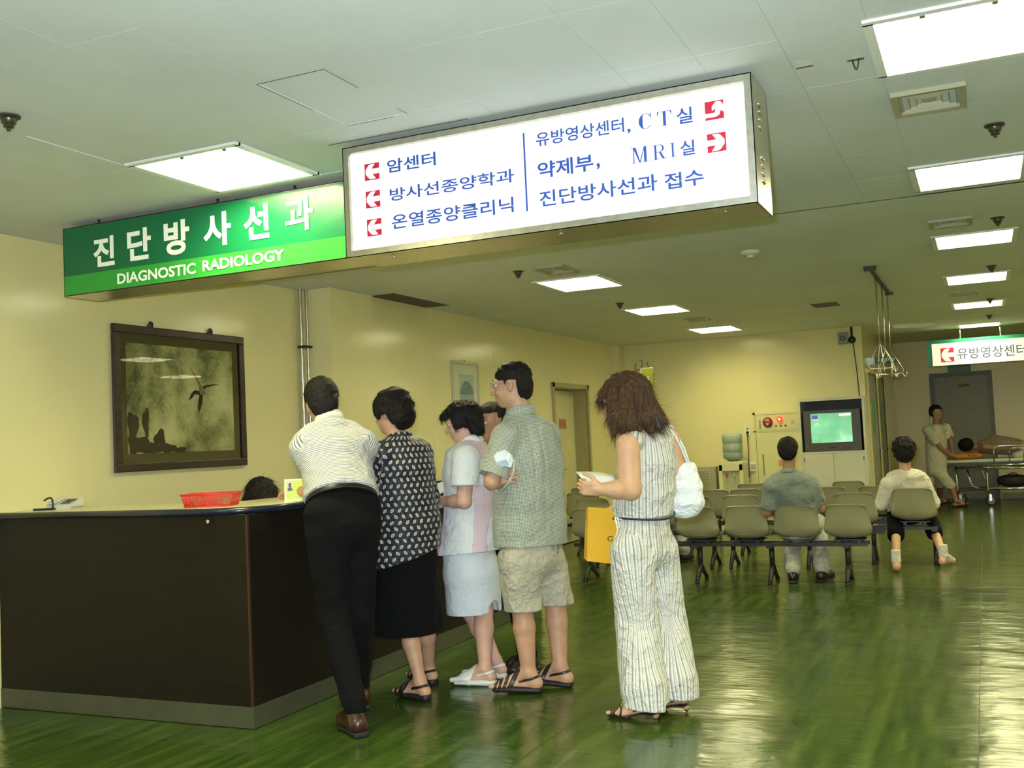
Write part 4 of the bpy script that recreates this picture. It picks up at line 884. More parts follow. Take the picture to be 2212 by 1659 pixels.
def half(n, o, sgn=1):
    """keep the side where (p-o).n < 0"""
    n, o = nrm(n), V(o); return lambda P: (P-o)@n
_rs = np.random.RandomState(5)
def folds(amp, freq, seed=0, stretch=(1, 1, 1)):
    r = np.random.RandomState(seed); D = r.normal(size=(6, 3)); D /= np.linalg.norm(D, axis=1)[:, None]; ph = r.uniform(0, 6.28, 6); S = V(stretch)
    def f(P):
        Q = P*S; w_ = .25*np.sin(Q@D[0]*freq*.7+ph[0])[:, None]*D[1]*2/freq*2
        Q = Q+w_; s = 0
        for i in range(1, 6): s = s+np.sin(Q@D[i]*freq*(.6+.28*i)+ph[i])/(.7+.3*i)
        s = s/2.6; return amp*(np.abs(s)*1.6-.7)
    return f
def grow(name, prims, vox, m, parent, origin, cuts=(), sub=(), disp=None, patf=None, inter=None, clip=None, smooth=0):
    lo = np.min([p[0] for p in prims], 0)-vox*3; hi = np.max([p[1] for p in prims], 0)+vox*3
    if clip is not None: lo = np.maximum(lo, clip[0]); hi = np.minimum(hi, clip[1])
    n = np.ceil((hi-lo)/vox).astype(int)+1; G = np.full(n, .06, np.float32)
    ax = [lo[i]+vox*np.arange(n[i]) for i in range(3)]
    def region(b0, b1, mg):
        i0 = np.clip(np.floor((b0-mg-lo)/vox).astype(int), 0, n-1); i1 = np.clip(np.ceil((b1+mg-lo)/vox).astype(int)+1, 1, n)
        if (i1 <= i0).any(): return None
        sl = tuple(slice(a, b) for a, b in zip(i0, i1)); g = np.meshgrid(*[ax[i][sl[i]] for i in range(3)], indexing='ij')
        return sl, np.stack([x.ravel() for x in g], 1)
    for b0, b1, f, k in prims:
        rg = region(b0, b1, .03)
        if rg is None: continue
        sl, P = rg; d = f(P).reshape(G[sl].shape); g = G[sl]
        h = np.maximum(k-np.abs(g-d), 0)/k; G[sl] = np.minimum(g, d)-h*h*k*.25
    if disp is not None:
        idx = np.nonzero(np.abs(G) < .035); P = np.stack([ax[i][idx[i]] for i in range(3)], 1); G[idx] += disp(P)
    for b0, b1, f, k in sub:
        rg = region(b0, b1, .03)
        if rg is None: continue
        sl, P = rg; d = -f(P).reshape(G[sl].shape); g = G[sl]; h = np.maximum(k-np.abs(g-d), 0)/k; G[sl] = np.maximum(g, d)+h*h*k*.25
    if cuts:
        idx = np.nonzero(G < .04); P = np.stack([ax[i][idx[i]] for i in range(3)], 1)
        v_ = G[idx]
        for c in cuts: v_ = np.maximum(v_, c(P))
        G[idx] = v_
    G[0] = G[-1] = .01; G[:, 0] = G[:, -1] = .01; G[:, :, 0] = G[:, :, -1] = .01
    # naive surface nets
    s = G < 0; cnt = np.zeros(np.array(G.shape)-1, np.uint8)
    for i in (0, 1):
        for j in (0, 1):
            for k_ in (0, 1): cnt += s[i:n[0]-1+i, j:n[1]-1+j, k_:n[2]-1+k_]
    act = np.nonzero((cnt > 0) & (cnt < 8)); A = np.stack(act, 1); m_ = len(A)
    if m_ == 0: print('EMPTY', name); return None
    ids = np.full(cnt.shape, -1, np.int32); ids[act] = np.arange(m_)
    cor = [(i, j, k_) for i in (0, 1) for j in (0, 1) for k_ in (0, 1)]
    val = {c: G[A[:, 0]+c[0], A[:, 1]+c[1], A[:, 2]+c[2]] for c in cor}
    acc = np.zeros((m_, 3)); num = np.zeros(m_)
    for c in cor:
        for a in range(3):
            if c[a]: continue
            c2 = tuple(c[x]+(1 if x == a else 0) for x in range(3)); g0, g1 = val[c], val[c2]; x = (g0 < 0) != (g1 < 0)
            t = g0/(g0-g1+1e-12); q = np.tile(np.array(c, float), (m_, 1)); q[:, a] += t; acc[x] += q[x]; num[x] += 1
    Vt = (A+acc/num[:, None])*vox+lo
    F = []
    for a in range(3):
        b, c = (a+1) % 3, (a+2) % 3; sl0 = [slice(1, -1)]*3; sl1 = [slice(1, -1)]*3; sl0[a] = slice(0, -1); sl1[a] = slice(1, None)
        s0, s1 = s[tuple(sl0)], s[tuple(sl1)]; e = np.nonzero(s0 != s1); inside = s0[e]
        E_ = np.stack(e, 1); 
        for x in range(3):
            if x != a: E_[:, x] += 1
        def cid(db, dc):
            q = E_.copy(); q[:, b] -= db; q[:, c] -= dc; return ids[q[:, 0], q[:, 1], q[:, 2]]
        Q = np.stack([cid(0, 0), cid(1, 0), cid(1, 1), cid(0, 1)], 1); Q[~inside] = Q[~inside][:, ::-1]; F.append(Q)
    F = np.concatenate(F); F = F[(F >= 0).all(1)]
    for _ in range(smooth):
        S_ = np.zeros_like(Vt); N_ = np.zeros(m_)
        for i in range(4): np.add.at(S_, F[:, i], Vt[F[:, (i+1) % 4]]+Vt[F[:, i-1]]); np.add.at(N_, F[:, i], 2)
        Vt = Vt*.5+.5*S_/np.maximum(N_, 1)[:, None]
    me = bpy.data.meshes.new(name); me.vertices.add(m_); me.vertices.foreach_set('co', (Vt-V(origin)).astype(np.float32).ravel())
    nf = len(F); me.loops.add(nf*4); me.loops.foreach_set('vertex_index', F.astype(np.int32).ravel()); me.polygons.add(nf)
    me.polygons.foreach_set('loop_start', np.arange(0, nf*4, 4, dtype=np.int32)); me.polygons.foreach_set('use_smooth', np.ones(nf, bool))
    me.update(calc_edges=True); me.validate()
    if patf is not None:
        at = me.attributes.new('pat', 'FLOAT_VECTOR', 'POINT'); at.data.foreach_set('vector', patf(Vt).astype(np.float32).ravel())
    me.materials.append(m); o = bpy.data.objects.new(name, me); COL.objects.link(o); o.parent = parent
    return o
def patmap(regs, P):
    """regs: (a, b, side, radius): cylinder coordinates around the nearest limb axis"""
    D = []; U = []
    for a, b, side, r in regs:
        a, b = V(a), V(b); d = b-a; L_ = np.linalg.norm(d); ax_ = d/L_; side = V(side); s = nrm(side-ax_*(side@ax_)); t_ = np.cross(ax_, s)
        q = P-a; t = q@d/(d@d); tc = np.clip(t, 0, 1)[:, None]; D.append(np.linalg.norm(q-tc*d, axis=1)/r)
        ang = np.arctan2(q@t_, q@s); U.append(np.stack([ang*r, t*L_, np.zeros(len(P))], 1))
    k = np.argmin(np.stack(D), 0); U = np.stack(U); return U[k, np.arange(len(P))]
# ---------------------------------------------------------------- anatomy
def hand_prims(w_, d, n_, thumb, s=1., curl=(.5, .6, .4), spread=.06):
    """wrist point, finger direction, palm normal, thumb side vector"""
    w_ = V(w_); d = nrm(d); n_ = nrm(n_-d*(V(n_)@d)); t = np.cross(d, n_); t = t if t@V(thumb) > 0 else -t
    R = np.stack([t, d, n_]); O = []
    O.append(rbox(w_+d*.048*s, V(.040, .050, .0145)*s, .013*s, R, k=.012)); O.append(cone(w_-d*.02*s, w_+d*.03*s, .022*s, .02*s, .012))
    L_ = [.074, .082, .076, .060]; off = [.030, .010, -.011, -.031]; base = [.092, .096, .092, .084]
    for i in range(4):
        p = w_+d*base[i]*s+t*off[i]*s; dirr = nrm(d+t*spread*(1.5-i)); q = p
        p0 = w_+d*(base[i]-.03)*s+t*off[i]*s*.95; O.append(cone(p0, p, .0095*s, .0092*s, .004)); an = 0
        for j, (fr, cu) in enumerate(zip((.45, .32, .23), curl)):
            an += cu; v_ = dirr*math.cos(an)+n_*math.sin(an); q2 = q+v_*L_[i]*fr*s; O.append(cone(q, q2, (.0090-.0009*j)*s, (.0083-.0009*j)*s, .002)); q = q2
    p = w_+d*.022*s+t*.028*s; q = p+nrm(t*.75+d*.6+n_*.35)*.040*s; r_ = q+nrm(t*.25+d*.85+n_*.5)*.030*s; u_ = r_+nrm(d*.8+n_*.6-t*.05)*.024*s
    O += [cone(p, q, .0135*s, .011*s, .008), cone(q, r_, .0105*s, .0095*s, .002), cone(r_, u_, .0095*s, .008*s, .002)]
    return O
def foot_prims(ank, toe, s=1., closed=False):
    """ankle joint, toe tip point"""
    ank, toe = V(ank), V(toe); f = V(toe[0]-ank[0], toe[1]-ank[1], 0); f = nrm(f); sd = V(f[1], -f[0], 0)
    z0 = toe[2]; hl = ank-f*.035*s; hl[2] = ank[2]-.055*s
    ball = toe-f*.065*s+V(0, 0, .006)
    O = [cone(ank, hl, .036*s, .032*s, .02), cone(hl, ball, .030*s, .026*s, .02), ell(ball, V(.044, .05, .022)*s, np.stack([sd, f, V(0, 0, 1)]), .015),
         cone(ank+f*.01, ball+V(0, 0, .012), .033*s, .018*s, .02)]
    if closed: return [cone(ank, hl, .032*s, .028*s, .02), cone(hl, ball-f*.03, .024*s, .018*s, .02)]
    for i, (o_, l) in enumerate(((-.030, .062), (-.014, .058), (.0, .052), (.013, .045), (.026, .036))):
        a = ball+sd*o_*s+f*.02*s; O.append(cone(a, a+f*(l-.006)*s-V(0, 0, .004), .012*s, (.011 if i == 0 else .0085)*s, .003))
    return O
def head_prims(c, f, u, s=1., sex='m', full=1.):
    """c: head centre, f: face direction, u: up"""
    c = V(c); f = nrm(f); u = nrm(V(u)-f*(V(u)@f)); r = np.cross(f, u); R = np.stack([r, f, u]); p = lambda x, y, z: c+(r*x+f*y+u*z)*s
    w_ = 1. if sex == 'm' else .96
    O = [ell(p(0, -.012, .034), V(.074*w_, .094, .084)*s, R), ell(p(0, .030, -.030), V(.060*w_*full, .064, .082)*s, R, .02), ell(p(0, .060, -.085), V(.030*full, .026, .026)*s, R, .025),
         ell(p(0, .010, -.062), V(.056*w_*full, .060, .045)*s, R, .02), ell(p(.036*full, .066, -.030), V(.024, .020, .024)*s, R, .02), ell(p(-.036*full, .066, -.030), V(.024, .020, .024)*s, R, .02),
         cone(p(0, .090, .014), p(0, .113, -.030), .0075*s, .0125*s, .012), ell(p(.012, .103, -.034), V(.009, .010, .008)*s, R, .006), ell(p(-.012, .103, -.034), V(.009, .010, .008)*s, R, .006),
         cone(p(-.022, .086, -.060), p(.022, .086, -.060), .0075*s, .0075*s, .007), cone(p(-.018, .083, -.071), p(.018, .083, -.071), .0085*s, .0085*s, .006),
         cone(p(-.04, .080, .030), p(.04, .080, .030), .012*s, .012*s, .015)]
    for sg in (-1, 1):
        O += [ell(p(sg*.074*w_, -.006, -.004), V(.008, .019, .031)*s, R, .006), ell(p(sg*.070*w_, -.004, -.026), V(.008, .010, .014)*s, R, .006)]
    O += [ell(p(sg*.033, .0785, .0175), V(.016, .0105, .0065)*s, R, .004) for sg in (-1, 1)]
    S = [ell(p(sg*.033, .096, .010), V(.018, .012, .011)*s, R, .010) for sg in (-1, 1)]+[ell(p(sg*.083*w_, .000, .000), V(.006, .010, .018)*s, R, .004) for sg in (-1, 1)]
    return O, S, p, (r, f, u)
def skin_mat(name, col):
    if name in MATS: return MATS[name]
    m = mat(name, col, .48, var=.10, nscale=14, bumps=.12, bscale=160, spec=.4, sss=.12); return m
SK1 = skin_mat('skin_warm', (.52, .30, .19)); SK2 = skin_mat('skin_light', (.58, .36, .24)); SK3 = skin_mat('skin_brown', (.36, .19, .11))
def hair_mat(name, c0, c1, sc=(60, 60, 9), rough=.42, attr=None):
    m, nt, bs = new_mat(name); MATS[name] = m; v = coords(nt, sc); n_ = noise(nt, v, 3, 4, .6)
    L(nt, ramp(nt, n_, [(.35, c0), (.68, c1)]), bs.inputs['Base Color']); bs.inputs['Roughness'].default_value = rough; bs.inputs['Specular IOR Level'].default_value = .22
    bump(nt, bs, n_, .7, .006); return m
H_BLK = hair_mat('black_hair', (.004, .003, .003), (.013, .010, .008), rough=.6); H_BRN = hair_mat('brown_hair', (.016, .007, .004), (.125, .066, .028), (95, 95, 5), .45)
def strands(name, parent, origin, roots, dirs, length, wd, m, seg=3, grav=.5, seed=1, curl=0.):
    r = np.random.RandomState(seed); vs = []; fs = []
    for p, d in zip(roots, dirs):
        if np.linalg.norm(d) < .42: continue
        p = V(p); d = nrm(V(d)+r.normal(size=3)*.18); l = length*r.uniform(.5, 1.1); sd = nrm(np.cross(d, r.normal(size=3))); b = len(vs)
        for k in range(seg+1):
            w_ = wd*(1-k/seg*.85); vs.append(p-sd*w_-V(origin)); vs.append(p+sd*w_-V(origin)); d = nrm(d+V(0, 0, -grav/seg)+r.normal(size=3)*curl); p = p+d*l/seg
        for k in range(seg): fs.append((b+2*k, b+2*k+1, b+2*k+3, b+2*k+2))
    me = bpy.data.meshes.new(name); me.from_pydata([tuple(v_) for v_ in vs], [], fs); me.materials.append(m)
    for q in me.polygons: q.use_smooth = True
    o = bpy.data.objects.new(name, me); COL.objects.link(o); o.parent = parent; o['kind'] = 'stuff'; return o
def face_parts(root, org, p, ax_, s=1., eyes=True, brow=True, lips=True, mouth_open=False):
    r, f, u = ax_
    if eyes:
        for sg in (-1, 1):
            bm = BM(); vs = bmesh.ops.create_uvsphere(bm, u_segments=14, v_segments=10, radius=.0110*s)['verts']; bmesh.ops.translate(bm, vec=Vector(p(sg*.033, .0765, .009)-V(org)), verts=vs)
            e = obj('eye', bm, mat('eye_white', (.7, .68, .62), .2), root, 3); bm = BM(); q = p(sg*.033, .0862, .008)-V(org)
            lathe(bm, [(0, 0), (.0055*s, 0), (.0055*s, .0025*s), (0, .0035*s)], tuple(q), 12, M=Matrix(np.stack([r, u, f], 1).tolist()).to_4x4()); obj('iris', bm, mat('iris_dark', (.02, .01, .008), .15), e)
            bm = BM(); tube(bm, [Vector(p(sg*(.033+.0155*x), .0895-.005*abs(x), .0145-.003*x*x)-V(org)) for x in (-1, -.5, 0, .5, 1)], .0018*s, 5); obj('lashes', bm, H_BLK, e)
    if brow:
        for sg in (-1, 1):
            bm = BM(); tube(bm, [Vector(p(sg*(.036+.02*x), .0935-.008*max(0, x), .036-.004*x*x+.001*x)-V(org)) for x in (-1, -.5, 0, .5, 1)], [.002*s, .0032*s, .0032*s, .0026*s, .0012*s], 6); obj('eyebrow', bm, H_BLK, root)
    if lips:
        bm = BM(); tube(bm, [Vector(p(.024*x, .0925-.010*x*x, -.0615)-V(org)) for x in lin(-1, 1, 6)], [.002*s, .0042*s, .005*s, .0045*s, .005*s, .0042*s, .002*s], 6); tube(bm, [Vector(p(.021*x, .0905-.010*x*x, -.069)-V(org)) for x in lin(-1, 1, 6)], [.002*s, .0046*s, .006*s, .006*s, .006*s, .0046*s, .002*s], 6)
        obj('lips', bm, mat('lip', (.36, .12, .09), .4), root)
def glasses(root, org, p, m, s=1., rl=.021, round_=True, y=.108):
    bm = BM(); pts = {}
    for sg in (-1, 1):
        c = lambda a, sg=sg: Vector(p(sg*.034+rl*math.cos(a)*(1.05 if round_ else 1.2), y-.006*abs(math.cos(a)), .006+rl*math.sin(a)*(1 if round_ else .72))-V(org))
        tube(bm, [c(2*PI*k/16) for k in range(16)], .0011*s, 5, closed=True)
        tube(bm, [Vector(p(sg*(.034+rl*1.05), y-.006, .01)-V(org)), Vector(p(sg*.077, .07, .012)-V(org)), Vector(p(sg*.080, -.002, .010)-V(org)), Vector(p(sg*.078, -.02, -.012)-V(org))], .0013*s, 5)
    tube(bm, [Vector(p(-.013, y, .008)-V(org)), Vector(p(0, y+.003, .012)-V(org)), Vector(p(.013, y, .008)-V(org))], .0011*s, 5)
    g = obj('glasses', bm, m, root); bm = BM()
    for sg in (-1, 1): poly(bm, [Vector(p(sg*.034+rl*math.cos(a), y-.006*abs(math.cos(a)), .006+rl*math.sin(a)*(1 if round_ else .72))-V(org)) for a in [2*PI*k/16 for k in range(16)]])
    obj('lens', bm, M_PANE, g)
def slv(sh, el, fr, r0, r1, k=.02, depth=.05, wall=.010):
    """a sleeve or trouser tube with an open, hollow end at fraction fr"""
    sh, el = V(sh), V(el); d = nrm(el-sh); c = sh+(el-sh)*fr; a = cone(sh, c+d*.03, r0, r1, k); i = cone(c-d*depth, c+d*.1, r1-wall-.004, r1-wall+.004)
    def f(P): return np.maximum(np.maximum(a[2](P), (P-c)@d), -i[2](P))
    return (a[0], a[1], f, k)
class Fig:
    """joints in world space"""
    def __init__(s, name_label, base, az, cat='person'):
        s.o = V(*base); s.D = (Vector(base)-CAM).dot(AF); s.root = thing('person', name_label, cat, base); s.az = az; s.j = {}
    def J(s, px, py, dd=0.):
        d = ray(px, py); q = CAM+d*(s.D+dd); return V(*q)      # AF component of ray is 1
def arm_prims(sh, el, wr, s=1., r=(.050, .041, .037, .026)):
    sh, el, wr = V(sh), V(el), V(wr)
    return [cone(sh, el, r[0]*s, r[1]*s, .02), cone(el, el*.55+wr*.45, r[1]*s*.98, r[2]*s, .012), cone(el*.55+wr*.45, wr, r[2]*s, r[3]*s, .012)]
def leg_prims(hp, kn, an, s=1., r=(.085, .055, .052, .034)):
    hp, kn, an = map(V, (hp, kn, an)); ca = kn*.68+an*.32; back = V(0, 0, 0)
    return [cone(hp, kn, r[0]*s, r[1]*s, .02), cone(kn, ca, r[1]*s*.9, r[2]*s, .015), cone(ca, an, r[2]*s, r[3]*s, .015)]
# ================================================================== cloth
def cloth(name, fn, rough=.8, wr=.35, wscale=9, sheen=.15):
    m, nt, bs = new_mat(name); MATS[name] = m
    at = node(nt, 'ShaderNodeAttribute', attribute_name='pat'); sp = node(nt, 'ShaderNodeSeparateXYZ'); L(nt, at.outputs['Vector'], sp.inputs[0])
    c = fn(nt, sp.outputs[0], sp.outputs[1])
    if isinstance(c, tuple): bs.inputs['Base Color'].default_value = (*c, 1)
    else: L(nt, c, bs.inputs['Base Color'])
    bs.inputs['Roughness'].default_value = rough; bs.inputs['Sheen Weight'].default_value = sheen; bs.inputs['Specular IOR Level'].default_value = .2 if rough > .9 else .4
    v = coords(nt); n1 = noise(nt, v, wscale*.8, 4, .55); rg = mth(nt, 'POWER', mth(nt, 'SUBTRACT', 1., mth(nt, 'MULTIPLY', mth(nt, 'ABSOLUTE', mth(nt, 'SUBTRACT', n1, .5)), 3.)), 3.)
    bump(nt, bs, mth(nt, 'ADD', mth(nt, 'ADD', noise(nt, v, wscale, 3, .5), mth(nt, 'MULTIPLY', rg, .5)), mth(nt, 'MULTIPLY', noise(nt, v, 300, 1), .02)), min(1, wr*1.5), .03); return m
def frac(nt, x, per, off=0.): return mth(nt, 'FRACT', mth(nt, 'ADD', mth(nt, 'DIVIDE', x, per), 100.+off))
def band(nt, x, per, duty, off=0.): return mth(nt, 'LESS_THAN', frac(nt, x, per, off), duty)
C_STRIPE = cloth('fine_stripe_cotton', lambda nt, u, v: mixc(nt, band(nt, v, .0095, .38), (.66, .65, .57), (.12, .15, .22)))
C_GING = cloth('green_check_cotton', lambda nt, u, v: mixc(nt, mth(nt, 'MULTIPLY', mth(nt, 'ADD', band(nt, u, .0075, .5), band(nt, v, .0075, .5)), .5), (.62, .63, .50), (.09, .14, .12)))
def _pin(nt, u, v):
    a = band(nt, u, .0165, .13); b = band(nt, u, .0165, .10, .35); c = band(nt, u, .033, .12, .62)
    f = mth(nt, 'MINIMUM', mth(nt, 'ADD', mth(nt, 'ADD', a, mth(nt, 'MULTIPLY', b, .6)), mth(nt, 'MULTIPLY', c, .55)), 1.)
    return mixc(nt, f, (.68, .68, .62), (.12, .13, .17))
C_PIN = cloth('pinstripe_linen', _pin, wr=.5, wscale=11)
def _leaf(nt, u, v):
    su, sv = .040, .033
    row = mth(nt, 'FLOOR', mth(nt, 'DIVIDE', v, sv)); par = mth(nt, 'MODULO', mth(nt, 'ADD', row, 1000.), 2.)
    uu = mth(nt, 'ADD', mth(nt, 'DIVIDE', u, su), mth(nt, 'MULTIPLY', par, .5)); col_ = mth(nt, 'FLOOR', uu)
    fu = mth(nt, 'MULTIPLY', mth(nt, 'SUBTRACT', mth(nt, 'FRACT', mth(nt, 'ADD', uu, 100.)), .5), su); fv = mth(nt, 'MULTIPLY', mth(nt, 'SUBTRACT', mth(nt, 'FRACT', mth(nt, 'ADD', mth(nt, 'DIVIDE', v, sv), 100.)), .5), sv)
    sg = mth(nt, 'SUBTRACT', mth(nt, 'MULTIPLY', par, 2.), 1.)
    a = mth(nt, 'ADD', mth(nt, 'MULTIPLY', fu, .80), mth(nt, 'MULTIPLY', mth(nt, 'MULTIPLY', fv, .6), sg)); b = mth(nt, 'SUBTRACT', mth(nt, 'MULTIPLY', fv, .80), mth(nt, 'MULTIPLY', mth(nt, 'MULTIPLY', fu, .6), sg))
    # pointed leaf outline: |a| < w*(1-(b/l)^2)
    w_ = mth(nt, 'MULTIPLY', mth(nt, 'SUBTRACT', 1., mth(nt, 'POWER', mth(nt, 'DIVIDE', mth(nt, 'ABSOLUTE', b), .0135), 2.)), .0078)
    d = mth(nt, 'DIVIDE', mth(nt, 'ABSOLUTE', a), mth(nt, 'MAXIMUM', w_, .0001)); ins = mth(nt, 'MULTIPLY', mth(nt, 'LESS_THAN', d, 1.), mth(nt, 'GREATER_THAN', w_, .0004))
    core = mth(nt, 'MULTIPLY', mth(nt, 'LESS_THAN', d, .32), mth(nt, 'LESS_THAN', mth(nt, 'ABSOLUTE', b), .004))
    ringm = mth(nt, 'MULTIPLY', ins, mth(nt, 'GREATER_THAN', mth(nt, 'MAXIMUM', d, mth(nt, 'DIVIDE', mth(nt, 'ABSOLUTE', b), .0105)), .55))
    return mixc(nt, mth(nt, 'MINIMUM', mth(nt, 'ADD', ringm, mth(nt, 'MULTIPLY', core, .8)), 1.), (.010, .010, .022), (.62, .60, .46))
C_LEAF = cloth('navy_leaf_print', _leaf, rough=.6, wr=.3)
C_BLACK = cloth('black_trouser', lambda nt, u, v: (.0035, .0035, .0035), .95, .2, sheen=0.)
C_BLACK2 = cloth('black_skirt', lambda nt, u, v: (.003, .003, .0035), .95, .2, sheen=0.)
C_WHITE = cloth('nurse_white', lambda nt, u, v: (.72, .74, .74), .75, .25)
C_PINK = cloth('nurse_pink', lambda nt, u, v: (.70, .54, .60), .75, .2)
C_KHAKI = cloth('khaki_cotton', lambda nt, u, v: (.46, .43, .32), .8, .6, 8)
C_GREY = cloth('grey_green_shirt', lambda nt, u, v: (.20, .23, .20), .8, .5, 7)
C_LGREY = cloth('light_grey_trouser', lambda nt, u, v: (.42, .42, .36), .8, .4)
C_CREAM = cloth('cream_blouse', lambda nt, u, v: (.66, .62, .52), .8, .4)
C_TEE = cloth('cream_tee', lambda nt, u, v: (.60, .58, .40), .8, .5)
C_BROWNC = cloth('brown_blanket', lambda nt, u, v: (.22, .17, .11), .9, .6, 12)
M_SHOEB = mat('brown_leather', (.038, .012, .008), .3, coat=.3); M_SOLE = mat('black_sole', (.012, .011, .011), .55); M_SAND = mat('black_leather', (.014, .011, .010), .32)
def body(F, prims, sub=(), vox=.006, m=SK1): return grow('body', prims, vox, m, F.root, F.o, sub=sub)
def garment(F, name, prims, vox, m, cuts=(), sub=(), amp=.005, freq=26, seed=1, regs=None, stretch=(1, 1, 1), smooth=1):
    return grow(name, prims, vox, m, F.root, F.o, cuts=cuts, sub=sub, disp=folds(amp, freq, seed, stretch) if amp else None, patf=(lambda P: patmap(regs, P)) if regs else None, smooth=smooth)
def shoe(F, name, ank, toe, m, msole, s=1., top=.075, heel=.03):
    """closed leather shoe with a sole"""
    ank, toe = V(ank), V(toe); f = nrm(V(toe[0]-ank[0], toe[1]-ank[1], 0)); sd = V(f[1], -f[0], 0); R = np.stack([sd, f, V(0, 0, 1)])
    hl = ank-f*.055*s; hl[2] = .055; ball = toe-f*.085*s; ball[2] = .052
    P = [cone(hl+f*.02, ball, .040*s, .043*s, .03), ell(toe-f*.055*s+V(0, 0, .028-toe[2]+.02), V(.047, .062, .032)*s, R, .03), cone(ank+V(0, 0, -.01), hl+f*.03, .040*s, .036*s, .03)]
    c0 = half((0, 0, 1), ank+V(0, 0, .01)-V(0, 0, 0)); u = grow(name, P, .004, m, F.root, F.o, cuts=[half((0, 0, 1), (0, 0, ank[2]+.012)), half((0, 0, -1), (0, 0, .022))])
    S = [rbox(hl+f*.01*s+V(0, 0, .018-hl[2]), V(.036, .045, .018)*s, .01, R, .01)]+loft([(hl+V(0, 0, .02-hl[2]), .038*s, .014), (ball+V(0, 0, .018-ball[2]), .050*s, .012), (toe-f*.02*s+V(0, 0, .02-toe[2]), .036*s, .012)], sd, (0, 0, 1), .01)
    so = grow('sole', S, .004, msole, u, (0, 0, 0), cuts=[half((0, 0, 1), (0, 0, .026)), half((0, 0, -1), (0, 0, .002))]); so.location = Vector(-F.o); so.parent = u
    return u
def sandal(F, ank, toe, m, straps, s=1., plat=.03, heel_h=0., msole=None, back=True, wedge=0., pad=.004):
    """open sandal: sole plus leather bands around the foot. straps: (fraction along foot from heel, width, tilt)"""
    ank, toe = V(ank), V(toe); f = nrm(V(toe[0]-ank[0], toe[1]-ank[1], 0)); sd = V(f[1], -f[0], 0)
    hl = ank-f*.05*s; L_ = np.linalg.norm((toe-hl)[:2]); fp = foot_prims(ank, toe, s)
    z1 = toe[2]-.014; z0 = ank[2]-.088*s
    S = loft([(V(hl[0], hl[1], max(z0, 0)-plat*.0), .036*s, plat*.5+wedge*.5), (V(*(toe-f*.10*s)[:2], z1), .050*s, plat*.5), (V(*(toe-f*.01)[:2], z1), .038*s, plat*.5)], sd, (0, 0, 1), .01)
    sl = grow('sandal', S, .004, msole or M_SOLE, F.root, F.o, cuts=[half((0, 0, -1), (0, 0, .001))])
    O = [(p[0]-pad, p[1]+pad, (lambda P, f_=p[2]: f_(P)-pad), p[3]) for p in fp]
    fr = []
    for t, w_, tilt in straps:
        c = hl+f*(L_*t); n_ = nrm(f+V(0, 0, tilt)); fr.append((c, n_, w_))
    zb = ank[2]-.030*s
    def keep(P):
        k1 = np.maximum(np.min([np.abs((P-c)@n_)-w_/2 for c, n_, w_ in fr], 0), -((P-(ank+f*.03*s))@f))
        return np.minimum(k1, np.maximum(np.abs(P[:, 2]-zb+((P-ank)@f)*.25)-.0075, (P-(ank+f*.05*s))@f)) if back else k1
    up = grow('straps', O, .0035, m, sl, F.o, cuts=[keep, half((0, 0, 1), (0, 0, ank[2]+.03))]); up.parent = sl
    if False:
        zc = ank[2]-.045*s; bm = BM(); P_ = [Vector(ank+f*.035*s+sd*.043*s*sg+V(0, 0, zc-ank[2]+.0)-F.o) for sg in (-1, 1)]
        tube(bm, arc(P_[0], Vector(ank-f*.19*s+V(0, 0, zc-ank[2]+.035)-F.o), P_[1], 10), .0055, 6); b = obj('heel_strap', bm, m, sl)
    return sl
# ================================================================== 1. man leaning over the counter
F = Fig('man in a fine-striped white shirt and black trousers leaning over the counter', (-2.95, 4.50, 0), 60); J = F.J; s = 1.04
side = nrm(V(math.cos(math.radians(60)), math.sin(math.radians(60)), 0)); fw = azv(60)
anL = V(*hit(766, 1532, 'z', .12)); toL = anL+nrm(V(-.75, .55, 0))*.185+V(0, 0, -.085)
anR = V(*hit(778, 1478, 'z', .12)); toR = anR+nrm(V(-.6, .7, 0))*.185+V(0, 0, -.085)
pel = J(742, 1100, .06); nk = J(712, 918, .34); ch = J(722, 985, .27); hd = J(696, 872, .41)
sl_, sr_ = J(660, 968, .21), J(784, 960, .35); hL, hR = J(706, 1140, .0), J(776, 1135, .12); kL, kR = J(722, 1330, .0), J(772, 1330, .12)
eL = V(-3.36, 4.80, 1.18); eR = V(-3.33, 5.14, 1.18); wL_ = V(-3.60, 4.92, 1.15); wR_ = V(-3.58, 5.06, 1.16)
up = nrm(nk-pel); hf = nrm(azv(40)+V(0, 0, -.30)); hp, hs, pf, ha = head_prims(hd, hf, nrm(V(0, 0, 1)+azv(55)*.35), 1.06)
B = hp+[cone(nk-up*.03, hd-V(0, 0, .05), .058, .055, .02)]+loft([(pel, .150, .09), (pel*.5+ch*.5, .145, .10), (ch, .165, .115), (nk-up*.05, .10, .075)], side, np.cross(up, side), .02)
B += [cone(sl_, nk-up*.05, .055, .05, .03), cone(sr_, nk-up*.05, .055, .05, .03)]+arm_prims(sl_, eL, wL_)+arm_prims(sr_, eR, wR_)+leg_prims(hL, kL, anL)+leg_prims(hR, kR, anR)+foot_prims(anL, toL, 1, True)+foot_prims(anR, toR, 1, True)
B += hand_prims(wL_, V(-.9, .3, .05), V(0, 0, -1), V(0, 1, 0), curl=(.3, .5, .3))+hand_prims(wR_, V(-.95, -.1, .05), V(0, 0, -1), V(0, -1, 0), curl=(.3, .5, .3))
body(F, B, hs, .006, SK1)
bk = np.cross(up, side)
T = loft([(pel-up*.02, .185, .135), (pel+up*.07, .195, .15), (pel*.55+ch*.45, .188, .145), (ch, .205, .15), (ch+up*.12, .19, .12), (nk-up*.04, .09, .08)], side, bk, .03)
